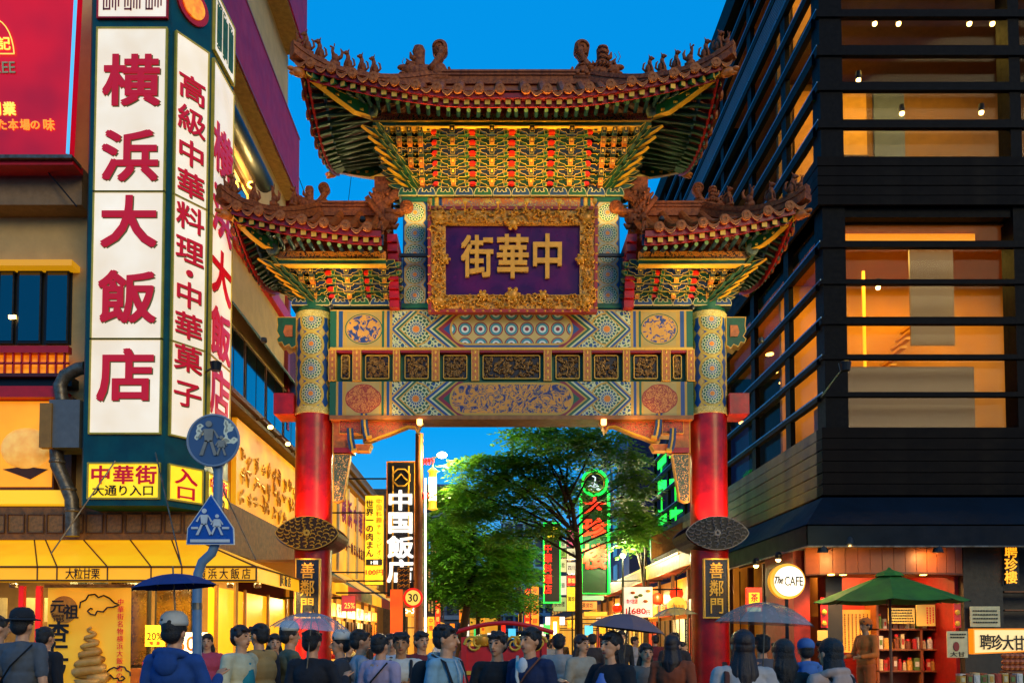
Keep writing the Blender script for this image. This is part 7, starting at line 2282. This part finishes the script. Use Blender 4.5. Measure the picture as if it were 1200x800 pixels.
# red ornamental stand with gilded scrolls
st = thing('red_ornamental_stand', (pX(592, 11.5), 11.5, 0), 'red lacquered stand with gilded scroll cresting behind the young men', 'stand')
x0, x1 = pX(541, 11.5), pX(640, 11.5)
box('red_panel', x0, x1, 11.4, 11.5, .35, 1.5, REDP, st, .01)
box('gold_rail', x0, x1, 11.36, 11.42, 1.12, 1.17, GOLDP, st)
box('base', x0 - .05, x1 + .05, 11.3, 12.2, .12, .35, DRED, st)
for x in (x0, x1 - .07): box('corner_post', x, x + .07, 11.36, 11.43, .2, 1.62, REDP, st)
MB().tube([(x0 - .1 + (x1 - x0 + .2) * k / 12, 11.5, 1.68 + .13 * math.sin(PI * k / 12)) for k in range(13)], .03, 8).build('arched_rail', REDP, st, smooth=True)
mb = MB()
def spiral(cx, cz, r, s_, turns=1.4, y=11.36):
    mb.tube([(cx + s_ * r * (1 - k / 20) * math.cos(k * turns * 2 * PI / 14 + PI), y, cz + r * (1 - k / 20) * math.sin(k * turns * 2 * PI / 14)) for k in range(15)], [.022 - .0009 * k for k in range(15)], 6)
for k in range(4):
    cx = x0 + .16 + (x1 - x0 - .32) * k / 3
    spiral(cx, 1.52, .12, 1); spiral(cx + .07, 1.55, .09, -1); spiral(cx, .85, .13, 1 if k % 2 else -1)
o = mb.build('gilded_scrolls', GOLDP, st, smooth=True); o['kind'] = 'stuff'
for x in (x0 + .28, x1 - .28):
    MB().lathe([(.1, 0), (.13, .05), (.12, .12), (.05, .16)], (x, 11.45, 1.5), 12).build('gilt_finial', GOLD, st, smooth=True)
# ------------------------------------------------------------------ people
TEX = bpy.data.textures.new('cloth_folds', 'CLOUDS'); TEX.noise_scale = .11; TEX.noise_depth = 2


def skinm(name, c, c2): return mat(name, c, .5, var=.1, scale=14, bump=.05, c2=c2)


SK = [skinm('skin_light', 'd8a078', 'c88a62'), skinm('skin_tan', 'c08658', 'ae7448')]
HAIRM = [mat('black_hair', '0c0a09', .45, var=.4, scale=45, bump=.9, bs=120, c2='1c1612'), mat('brown_hair', '341a10', .42, var=.4, scale=60, bump=.5, bs=160)]
EYE = mat('eye_dark', '0c0806', .2); LIP = mat('lip', '9a4038', .5)
CLM = {}


def cloth(c, c2=None):
    if c not in CLM:
        CLM[c] = mat('cloth_' + c, c, .85, var=.22, scale=5, bump=.35, bs=220, c2=c2)
    return CLM[c]


def cap_(mb, a, b, ra, rb, n=10):
    """a tapered limb piece with rounded ends"""
    a = Vector(a); b = Vector(b); d = (b - a).normalized()
    P = [a - d * ra * .95, a - d * ra * .6, a, b, b + d * rb * .6, b + d * rb * .95]
    mb.tube(P, [ra * .3, ra * .8, ra, rb, rb * .8, rb * .3], n)


POSES = {
    'down': lambda s: ((s * .05, .02, -.28), (s * .06, -.07, -.53)),
    'crossed': lambda s: ((s * .06, -.05, -.27), (-s * .09, -.25 + .03 * s, -.235 + .035 * s)),
    'hold': lambda s: ((s * .09, -.06, -.26), (s * .03, -.29, -.12)),
    'front': lambda s: ((s * .08, -.03, -.27), (s * .0, -.27, -.30)),
    'strap': lambda s: ((s * .13, -.03, -.25), (s * .02, -.2, -.06)),
}


def person(label, px, top, Y, rz, hair='short', hairc=0, skin=0, topc='888888', sleeve='long', legc='22242a', pose=('down', 'down'), vox=.012, group=None, hat=None, zbase=None, vest=None, hood=False, turn=0.0, skirt=False):
    z0 = zbase if zbase is not None else (.12 if Y > 14.3 and not (-3.2 < pX(px, Y) < 4) else .006)
    H = pz(top, Y) - z0 - (.02 if not hat else .05)
    H = max(1.35, min(1.95, H))
    k = H / 1.7
    X = pX(px, Y, z0 + H)
    root = thing('person', (X, Y, z0), label, 'person', group, R(rz))
    W0 = WM[root.name]
    v = lambda x, y, z: Vector((x * k, y * k, z * k))
    up = MB()
    # torso, neck, head in one
    up.ell(v(0, 0, 1.0), (.155 * k, .11 * k, .14 * k), 14); up.ell(v(0, .0, 1.14), (.135 * k, .095 * k, .14 * k), 14); up.ell(v(0, .005, 1.29), (.165 * k, .11 * k, .17 * k), 14)
    cap_(up, v(-.13, .01, 1.385), v(.13, .01, 1.385), .055 * k, .055 * k)
    cap_(up, v(0, .01, 1.38), v(0, -.005, 1.5), .058 * k, .052 * k)
    hz = RZ(R(turn))
    hv = lambda x, y, z: (hz @ Vector((x * k, y * k, 0))) + Vector((0, 0, z * k))
    rot = hz.to_3x3()
    up.ell(hv(0, .005, 1.605), (.074 * k, .092 * k, .098 * k), 16, rot=rot)
    up.ell(hv(0, -.025, 1.55), (.056 * k, .062 * k, .066 * k), 14, rot=rot)
    up.ell(hv(0, -.06, 1.508), (.024 * k, .02 * k, .018 * k), 8)
    cap_(up, hv(0, -.088, 1.605), hv(0, -.106, 1.565), .009 * k, .014 * k, 8)
    for s in (-1, 1):
        up.ell(hv(s * .076, .005, 1.585), (.012 * k, .02 * k, .03 * k), 8, rot=rot)
        up.ell(hv(s * .028, -.078, 1.622), (.022 * k, .012 * k, .008 * k), 8, rot=rot)
    sl = MB()
    for s in (-1, 1):
        e, w = POSES[pose[0 if s < 0 else 1]](s)
        sh = v(s * .175, .01, 1.385); el = sh + v(*e); wr = sh + v(*w)
        cap_(up, sh, el, .046 * k, .038 * k); cap_(up, el, wr, .038 * k, .026 * k)
        d = (wr - el).normalized()
        side = d.cross(Vector((0, 1, .3))).normalized()
        nrm = d.cross(side).normalized()
        pc = wr + d * .05 * k
        rot3 = Matrix((side, nrm, d)).transposed()
        up.ell(pc, (.04 * k, .017 * k, .05 * k), 10, rot=rot3)
        for j, (o_, ln) in enumerate(((-.028, .062), (-.01, .074), (.01, .07), (.028, .055))):
            b0 = pc + side * o_ * k + d * .035 * k
            b1 = b0 + (d + nrm * .25).normalized() * ln * .5 * k; b2 = b1 + (d * .7 + nrm * .8).normalized() * ln * .5 * k
            cap_(up, b0, b1, .0095 * k, .009 * k, 6); cap_(up, b1, b2, .009 * k, .0075 * k, 6)
        tb_ = pc - side * s * .035 * k - d * .015 * k
        cap_(up, tb_, tb_ + (d * .6 - side * s * .7).normalized() * .05 * k, .012 * k, .009 * k, 6)
        # sleeves
        f = 1.0 if sleeve == 'long' else .0
        cap_(sl, sh, el if sleeve == 'long' else sh.lerp(el, .72), .062 * k, .053 * k)
        if sleeve == 'long': cap_(sl, el, el.lerp(wr, .93), .053 * k, .04 * k)
        # legs
        hp = v(s * .085, 0, .93); kn = v(s * .09, -.015, .48); an = v(s * .09, .02, .09)
        cap_(up, hp, kn, .085 * k, .055 * k); cap_(up, kn, an, .055 * k, .036 * k)
        up.ell(v(s * .09, -.05, .04), (.04 * k, .11 * k, .036 * k), 10)
    def part(mb, name, m, vx, parent=root, smooth=3, disp=0.0):
        o = inst(name, mb.mesh(name, m, 'all'), W0.copy(), parent)
        r = o.modifiers.new('surface', 'REMESH'); r.mode = 'VOXEL'; r.voxel_size = vx; r.use_smooth_shade = True
        sm = o.modifiers.new('smooth', 'SMOOTH'); sm.factor = .6; sm.iterations = smooth
        if disp:
            d_ = o.modifiers.new('folds', 'DISPLACE'); d_.texture = TEX; d_.strength = disp; d_.mid_level = .5; d_.texture_coords = 'GLOBAL'
        return o
    body = part(up, 'body', SK[skin], vox * .72, smooth=2)
    # face
    for s in (-1, 1):
        MBo = MB(W0)
        MBo.ell(hv(s * .029, -.083, 1.606), (.014 * k, .007 * k, .006 * k), 8, rot=rot); MBo.build('eye', EYE, body, smooth='all')
        MBo = MB(W0); MBo.tube([hv(s * .014, -.091, 1.628), hv(s * .03, -.091, 1.633), hv(s * .048, -.078, 1.627)], [.004 * k] * 3, 5); MBo.build('eyebrow', HAIRM[0], body)
    MBo = MB(W0); MBo.tube([hv(-.022, -.083, 1.536), hv(0, -.091, 1.534), hv(.022, -.083, 1.536)], [.003 * k, .0065 * k, .003 * k], 6); MBo.build('mouth', LIP, body)
    # shirt
    sl.ell(v(0, .0, 1.29), (.182 * k, .128 * k, .165 * k), 16); sl.ell(v(0, 0, 1.14), (.158 * k, .12 * k, .15 * k), 16); sl.ell(v(0, 0, 1.0), (.175 * k, .132 * k, .12 * k), 16)
    cap_(sl, v(-.14, .01, 1.385), v(.14, .01, 1.385), .066 * k, .066 * k)
    sl.ell(v(0, .012, 1.42), (.085 * k, .075 * k, .045 * k), 12)
    if skirt: sl.lathe([(.02 * k, .55 * k), (.25 * k, .55 * k), (.21 * k, .75 * k), (.17 * k, 1.0 * k), (.02 * k, 1.05 * k)], (0, 0, 0), 16)
    part(sl, 'shirt' if not skirt else 'dress', cloth(topc), vox, smooth=3, disp=.022 * k)
    tr_ = MB()
    for s in (-1, 1):
        cap_(tr_, v(s * .085, 0, .92), v(s * .095, -.012, .48), .1 * k, .078 * k); cap_(tr_, v(s * .095, -.012, .48), v(s * .095, .015, .1), .078 * k, .062 * k)
        MB(W0).ell(v(s * .095, -.05, .045), (.05 * k, .125 * k, .045 * k), 10).build('shoe', cloth('1c1c20'), root, smooth='all')
    tr_.ell(v(0, 0, .95), (.165 * k, .125 * k, .12 * k), 12)
    part(tr_, 'trousers', cloth(legc), vox * 1.3, smooth=2, disp=.015)
    if hood:
        hd = MB(); hd.tube([v(.11 * math.cos(a), .03 + .09 * math.sin(a), 1.43 + .03 * math.sin(a)) for a in [2 * PI * j / 12 for j in range(12)] + [0]], .035 * k, 8)
        hd.ell(v(0, .12, 1.37), (.1 * k, .05 * k, .09 * k), 10)
        part(hd, 'hood', cloth(topc), vox, disp=.01)
    if vest:
        vs_ = MB(); vs_.ell(v(0, .02, 1.25), (.19 * k, .135 * k, .17 * k), 14); vs_.ell(v(0, .02, 1.08), (.182 * k, .14 * k, .15 * k), 14)
        cap_(vs_, v(-.12, .03, 1.39), v(.12, .03, 1.39), .07 * k, .07 * k)
        part(vs_, 'vest', cloth(vest), vox, disp=.012)
    # hair
    h = MB()
    if hat != 'hood':
        h.ell(hv(0, .018, 1.632), (.084 * k, .1 * k, .088 * k), 16, rot=rot); h.ell(hv(0, .05, 1.585), (.078 * k, .062 * k, .075 * k), 14, rot=rot)
        rr = random.Random(int(px * 7 + Y))
        for j in range(14 if hair == 'short' else 0):
            a = j * 2.4; r_ = .066 if j < 9 else .045
            h.ell(hv(r_ * math.cos(a), .015 + r_ * 1.1 * math.sin(a) * (.6 if math.sin(a) < 0 else 1), 1.665 + rr.uniform(-.015, .02) + (.02 if j > 8 else 0)), (.03 * k, .032 * k, .018 * k), 7)
        for s in (-1, 1):
            h.ell(hv(s * .072, -.012, 1.625), (.016 * k, .03 * k, .035 * k), 8)
        for j in range(5): h.ell(hv(-.05 + .025 * j, -.07, 1.668 - .006 * (j % 2)), (.02 * k, .018 * k, .017 * k), 7, rot=rot)
        if hair in ('long', 'bob', 'mid'):
            L = {'long': .38, 'bob': .17, 'mid': .27}[hair]
            for j in range(8):
                q = j / 7
                wd_ = .072 + .022 * math.sin(min(q, .75) / .75 * 1.6) - .035 * max(0, q - .75) * 4
                h.ell(hv(0, .03 + .035 * q, 1.60 - L * q), (wd_ * k, (.07 - .03 * q) * k, .06 * k), 16, rot=rot)
            for j in range(26):
                a = PI * (j + rr.uniform(-.45, .45)) / 25
                x, y = .07 * math.cos(a), .012 + .08 * math.sin(a)
                e_ = 1.59 - L - .05 * math.sin(a) + rr.uniform(-.07, .02)
                tw = rr.uniform(-.014, .014)
                mid_ = hv(x * 1.3 + tw, y * 1.12 + .014, (1.6 + e_) / 2)
                cap_(h, hv(x * .9, y * .92, 1.61), mid_, .010 * k, .013 * k, 7)
                cap_(h, mid_, hv(x * 1.05 - tw, y * .95 + .025, e_), .013 * k, .004 * k, 7)
        ho = part(h, 'hair', HAIRM[hairc], vox * .7, smooth=2 if hair == 'short' else 3, disp=.008)
    if hat == 'cap' or hat == 'flat':
        cm = cloth({'cap': '1c1e24', 'flat': 'd0ccc0'}[hat])
        c_ = MB(W0); c_.M = W0
        c_.lathe([(.098 * k, 1.645 * k), (.102 * k, 1.67 * k), (.09 * k, 1.72 * k), (.055 * k, 1.75 * k), (.001, 1.757 * k)], (0, .01, 0), 20)
        if hat == 'cap': c_.lathe([(.095 * k, 1.65 * k), (.145 * k, 1.638 * k), (.145 * k, 1.645 * k), (.095 * k, 1.66 * k)], (0, .01, 0), 20)
        c_.build('hat', cm, root, smooth='all')
    if hat == 'scarf':
        c_ = MB(); c_.ell(v(0, .01, 1.655), (.095 * k, .112 * k, .085 * k), 16)
        part(c_, 'cap', cloth(topc), vox, disp=.008)
    return root, k, W0


def strap(root, W0, k, pts, w, m, name='strap'):
    mb = MB(W0); mb.tube([Vector(p) * k for p in pts], w * k, 6, flat=.35)
    return mb.build(name, m, root, smooth='all')


def bag(name, label, cat, W0, k, c, r, m, sq=.6):
    t = thing(name, tuple(W0 @ (Vector(c) * k)), label, cat)
    mb = MB()
    n = 20
    def sup(u, w):
        a = 2 * PI * u; b = -PI / 2 + PI * w
        f = lambda t_: math.copysign(abs(t_) ** sq, t_)
        return W0 @ (Vector((c[0] + r[0] * f(math.cos(a)) * f(math.cos(b)), c[1] + r[1] * f(math.sin(a)) * f(math.cos(b)), c[2] + r[2] * f(math.sin(b)))) * k)
    mb.grid(sup, n, 12)
    mb.build('bag_body', m, t, smooth='all')
    mb = MB(W0); mb.tube([Vector((c[0] - r[0] * .5 + r[0] * j / 4, c[1] + r[1] * .9, c[2] + r[2] * (.2 + .0 * j))) * k for j in range(5)], .006 * k, 5)
    mb.build('zip', STEEL, t)
    return t


def umbrella(label, px, top, Y, R0, drop, m, name='umbrella', rib=None, hand=None, tilt=0):
    c = at(px, top, Y)
    t = thing(name, tuple(c - Vector((0, 0, .85))), label, 'umbrella')
    Mx = Matrix.Translation(c) @ RY(R(tilt))
    mb = MB(Mx)
    N = 8
    for k in range(N):
        a0, a1 = 2 * PI * k / N, 2 * PI * (k + 1) / N
        mb2 = MB(Mx)
        mb2.grid(lambda u, v: ((math.cos(a0) * (1 - u) + math.cos(a1) * u) * R0 * v, (math.sin(a0) * (1 - u) + math.sin(a1) * u) * R0 * v, -drop * v ** 2 - .03 * v * (1 - (2 * u - 1) ** 2) * (-1 if v > .5 else 0) * .0), 6, 8)
        mb2.build('canopy_panel', m, t, smooth='all')
        MB(Mx).tube([(math.cos(a0) * R0 * j / 5, math.sin(a0) * R0 * j / 5, -drop * (j / 5) ** 2 - .008) for j in range(6)], .004, 5).build('rib', rib or STEEL, t)
    MB(Mx).tube([(0, 0, .06), (0, 0, -.78)], .007, 8).build('shaft', rib or STEEL, t)
    MB(Mx).tube([(0, 0, -.72), (0, 0, -.84), (.02, 0, -.88), (.05, 0, -.87)], .013, 8).build('handle', DARKM, t)
    return t


# left side
r_, k_, W_ = person('man in grey shirt and black brimmed hat seen from behind at the left edge', 27, 712, 8.0, 172, topc='5a6068', sleeve='short', legc='2a2c34', hat='cap', vox=.011)
strap(r_, W_, k_, [(-.16, .09, 1.43), (0, .145, 1.25), (.15, .12, 1.05)], .018, cloth('14161c'))
bag('shoulder_bag', 'dark shoulder bag on the back of the man in the black hat', 'bag', W_, k_, (.12, .16, .98), (.13, .06, .12), cloth('1a1e2a'))
person('person in dark coat just right of the man with the black hat', 54, 733, 9.4, 160, topc='1c1c24', vox=.013)
person('person in black jacket cut off by the left picture edge', -2, 720, 8.6, 140, topc='15161c', vox=.013)
r_, k_, W_ = person('person in a royal blue raincoat behind the sign pole under a dark blue umbrella', 205, 716, 6.4, 170, topc='1c4a90', legc='2a3c5c', pose=('hold', 'down'), hat='flat', vox=.012, hood=True)
umbrella('dark blue umbrella held over the person in the blue raincoat', 203, 672, 6.4, .32, .10, cloth('12357a'), tilt=-4)
person('child in a pink top behind the shop counter display', 243, 741, 11.5, 10, topc='c84860', hair='bob', vox=.014)
r_, k_, W_ = person('person in an open cream jacket over teal shirt turned to the right', 283, 731, 8.2, 65, topc='d8cfa8', legc='3a3a40', hairc=1, pose=('front', 'down'), vox=.011)
mbx = MB(W_); mbx.ell(Vector((0, -.085, 1.12)) * k_, (.085 * k_, .06 * k_, .26 * k_), 12); mbx.build('teal_shirt', cloth('1890a0'), r_, smooth='all')
r_, k_, W_ = person('man in tan vest over a dark shirt facing left', 304, 729, 8.5, -120, topc='2c2e3c', vest='c89a58', legc='2c2a28', pose=('front', 'front'), vox=.011)
person('woman in pale yellow blouse in front of the glowing yellow wall', 322, 741, 10.2, 20, topc='d8b860', hair='bob', vox=.013)
r_, k_, W_ = person('person in white knit cap and khaki jacket with a backpack', 340, 727, 9.0, 120, topc='6a6a50', legc='3a3c30', hat='flat', vox=.012)
bag('backpack', 'olive backpack on the person in the white knit cap', 'backpack', W_, k_, (0, .19, 1.22), (.14, .08, .2), cloth('3a3e34'))
r_, k_, W_ = person('person in a long black coat under the clear umbrella by the left red column', 366, 736, 7.6, 165, topc='1c1e28', legc='14161c', pose=('hold', 'down'), vox=.011)
VINYL = mat('clear_vinyl', 'd8dce4', .12, alpha=.38, spec=.7, bump=0)
umbrella('clear vinyl umbrella over the person in the long black coat', 366, 717, 7.5, .36, .15, VINYL, tilt=5)
person('man in dark coat and white cap walking left beside the left column', 399, 737, 8.6, -80, topc='3a3c48', hat='flat', vox=.012)
r_, k_, W_ = person('man in a light striped shirt with a grey backpack seen from the side', 423, 736, 8.4, 110, topc='b8b4b8', vox=.011)
bag('backpack', 'dark grey backpack on the man in the light striped shirt', 'backpack', W_, k_, (0, .2, 1.2), (.15, .09, .22), cloth('33363e'))
r_, k_, W_ = person('man in a lilac shirt with a black bag strap beside the striped shirt man', 446, 741, 8.1, 150, topc='c8b0c8', legc='20222c', sleeve='short', vox=.011)
strap(r_, W_, k_, [(-.15, .09, 1.43), (0, .145, 1.25), (.15, .12, 1.05)], .02, cloth('14161c'))
person('man in a white shirt half hidden behind the man with folded arms', 459, 741, 10.4, 5, topc='d0d0d4', vox=.013)
r_, k_, W_ = person('man with folded arms in a white short sleeved shirt with dark braces and tan trousers', 470, 739, 8.3, 4, skin=1, topc='e0dcd0', sleeve='short', legc='9a7240', pose=('crossed', 'crossed'), vox=.010)
for s in (-1, 1): strap(r_, W_, k_, [(s * .1, .05, 1.46), (s * .105, -.09, 1.41), (s * .1, -.15, 1.2), (s * .09, -.14, .98)], .016, cloth('1c1c24'), 'brace')
MB(W_).lathe([(.18 * k_, .965 * k_), (.185 * k_, 1.0 * k_)], (0, 0, 0), 20).build('belt', cloth('2a1c14'), r_)
person('dark haired person in a dull red top behind the hooded man', 494, 738, 9.6, 30, topc='7a2428', vox=.012)
r_, k_, W_ = person('young man in a light blue hooded jacket looking right', 523, 730, 6.9, 62, topc='8ab0c0', legc='2c3444', hood=True, pose=('down', 'down'), vox=.009, turn=12)
strap(r_, W_, k_, [(-.12, .06, 1.47), (-.135, -.07, 1.41), (-.12, -.14, 1.22), (-.14, -.02, 1.0)], .018, cloth('14161c'))
strap(r_, W_, k_, [(.12, .06, 1.47), (.135, -.07, 1.41), (.12, -.14, 1.22), (.14, -.02, 1.0)], .018, cloth('14161c'))
bag('backpack', 'black backpack on the young man in the light blue hooded jacket', 'backpack', W_, k_, (0, .2, 1.22), (.14, .08, .2), cloth('101218'))
for s in (-.03, .03): strap(r_, W_, k_, [(s, -.1, 1.43), (s * 1.2, -.15, 1.32), (s * 1.1, -.16, 1.22)], .005, cloth('d8d8d8'), 'drawstring')
r_, k_, W_ = person('young man with folded arms in a black T-shirt looking left', 583, 738, 7.4, -12, topc='101218', sleeve='short', legc='1c1e28', pose=('crossed', 'crossed'), vox=.009, turn=-14)
strap(r_, W_, k_, [(.15, .06, 1.45), (.16, -.08, 1.38), (.17, -.11, 1.2)], .02, cloth('2a2c34'))
r_, k_, W_ = person('young man in a navy cardigan with a striped strap across his chest', 621, 733, 7.1, -38, topc='182850', legc='1c2030', vox=.009, turn=-8, pose=('down', 'down'))
strap(r_, W_, k_, [(-.1, -.04, 1.47), (-.03, -.15, 1.3), (.07, -.17, 1.05)], .014, cloth('e0dcd0'))
strap(r_, W_, k_, [(.12, -.02, 1.46), (.06, -.14, 1.33), (-.1, -.165, 1.1)], .016, cloth('8a4a30'))
MB(W_).ell(Vector((-.005, -.1, 1.38)) * k_, (.05 * k_, .035 * k_, .08 * k_), 10).build('undershirt', cloth('e8e8e8'), r_, smooth='all')
person('person in a grey coat walking behind the tree trunk', 655, 741, 10.5, 170, topc='a8a098', legc='33333a', vox=.013)
person('woman in a taupe jacket beside the tree trunk', 682, 742, 9.8, 40, topc='b8a890', hair='mid', hairc=1, vox=.013)
r_, k_, W_ = person('woman with long dark hair in a black cardigan over a pale blue blouse', 716, 738, 6.8, -52, topc='15151c', legc='22242c', hair='long', pose=('hold', 'front'), vox=.009)
MB(W_).ell(Vector((0, -.09, 1.15)) * k_, (.1 * k_, .06 * k_, .24 * k_), 12).build('blue_blouse', cloth('7a90d0'), r_, smooth='all')
umbrella('mauve brown umbrella over the woman with long dark hair', 737, 719, 7.0, .31, .13, mat('mauve_umbrella', '7a5c60', .55, var=.15), tilt=7)
t = bag('shopping_bag', 'bright pink and blue shopping bag held by the woman in the black cardigan', 'bag', W_, k_, (.12, -.36, 1.02), (.14, .08, .12), mat('bag_pink_blue', 'd83a90', .4, c2='3a80d0', scale=5))
person('woman with long hair looking towards the camera behind the mauve umbrella', 757, 752, 9.0, 8, topc='8a7464', hair='mid', vox=.011)
person('person in rust brown jacket with dark hair by the right column', 788, 742, 8.4, 150, topc='a04a24', hair='mid', hairc=1, vox=.012)
umbrella('small yellowish see through umbrella near the round yellow lamp', 790, 711, 12.5, .33, .12, mat('yellow_vinyl', 'e0c070', .2, alpha=.6, bump=0), tilt=-4)
person('person under the small yellowish umbrella', 790, 740, 12.6, 170, topc='3a2c28', vox=.014)

# right side, backs to the camera
r_, k_, W_ = person('woman with long brown hair in a pale grey top seen from behind', 870, 736, 6.1, 178, topc='c8bcb4', legc='2c2c34', hair='long', hairc=1, vox=.009)
strap(r_, W_, k_, [(.13, -.02, 1.47), (.14, .1, 1.38), (.16, .15, 1.15)], .02, cloth('6a3424'))
bag('handbag', 'brown leather handbag at the side of the woman with long brown hair', 'bag', W_, k_, (-.22, .05, 1.05), (.06, .11, .12), mat('brown_leather', '6a3424', .4, var=.2))
r_, k_, W_ = person('woman with a black bob in a dark green jacket seen from behind', 917, 747, 6.4, 184, topc='1c2828', legc='22242c', hair='bob', vox=.009)
strap(r_, W_, k_, [(.1, .0, 1.47), (.11, .1, 1.4), (.0, .15, 1.2), (-.1, .14, 1.05)], .016, cloth('b0b8c0'))
r_, k_, W_ = person('person in a pale blue raincoat with the hood up between the women', 944, 745, 8.6, 175, topc='4a78c0', legc='3a4a6a', hood=True, hat='scarf', pose=('hold', 'down'), vox=.012)
umbrella('large grey see through umbrella in front of the cafe', 897, 705, 8.6, .5, .22, mat('grey_vinyl', 'a8a49c', .25, alpha=.62, bump=0), tilt=3)
r_, k_, W_ = person('person in a grey coat holding the large grey umbrella', 893, 742, 8.8, 175, topc='5a5a66', pose=('hold', 'down'), vox=.013)
r_, k_, W_ = person('woman with black hair in a beige hooded top with a black strap', 972, 746, 6.2, 205, topc='c8a898', legc='2c2c34', hair='mid', hood=True, vox=.009)
strap(r_, W_, k_, [(-.15, .0, 1.46), (-.14, .1, 1.4), (0, .165, 1.22), (.14, .15, 1.02)], .022, cloth('14141a'))
stp = box('wooden_step', pX(1000, 13.6), pX(1034, 13.6), 13.4, 14.1, .004, .26, SHW, None); tag(stp, 'low wooden step under the shop assistant in orange', 'step')
r_, k_, W_ = person('shop assistant in orange jacket and orange cap facing left under the green parasol', 1014, 722, 13.7, -72, skin=1, topc='ff7a20', legc='f86c1c', hat='scarf', pose=('front', 'front'), vox=.012, zbase=.264)

# farther people in the street: copies of a few base figures
CH.clear()
for o in list(COL.objects):
    if o.parent: CH.setdefault(o.parent.name, []).append(o)
for o in list(COL.objects):
    CH.setdefault(o.name, [])
0 and print('PERS', [(o['label'][:40], tuple(round(v,1) for v in o.location)) for o in COL.objects if o.get('category')=='person'])
bases = [o for o in COL.objects if o.get('category') == 'person' and any(w in o['label'] for w in ('dark coat just', 'grey coat walking', 'white shirt half', 'taupe jacket', 'dull red top', 'small yellowish'))]
sp_ = [(432, 20, 'against the left shop windows'), (512, 20, 'behind the blue hooded shoulder'), (548, 19, 'left of the red stand'), (640, 19, 'right of the navy cardigan'), (648, 22, 'near the bright tube lamp'), 
       (694, 16, 'right of the trunk foot'), (728, 17, 'under the mauve umbrella edge'), (744, 20, 'below the price menu'), (768, 19, 'before the ochre canopy shops'), (800, 17, 'beside the right column foot'), (470, 30, 'far down the left shops'), (660, 32, 'far down the right shops'),
       (408, 14, 'beside the left column foot'), (560, 24, 'behind the red stand')]
rr = random.Random(77)
desc = ['dark coated passer-by', 'grey coated passer-by', 'white shirted passer-by', 'brown jacketed passer-by', 'red topped passer-by', 'dark brown clad passer-by']
wd = ['dark coat just', 'grey coat walking', 'white shirt half', 'taupe jacket', 'dull red top', 'small yellowish']
for i, (px_, Y, where) in enumerate(sp_):
    b = bases[i % len(bases)]
    j = [q for q in range(6) if wd[q] in b['label']][0]
    X = pX(px_, Y)
    z0 = .12 if (Y > 14.3 and not (-3.2 < X < 4)) else .006
    copy_thing(b, T(X, Y, z0) @ RZ(R(rr.uniform(0, 360))) @ Matrix.Scale(rr.uniform(.88, 1.02), 4), '%s %s' % (desc[j], where), 'passers-by in the street')
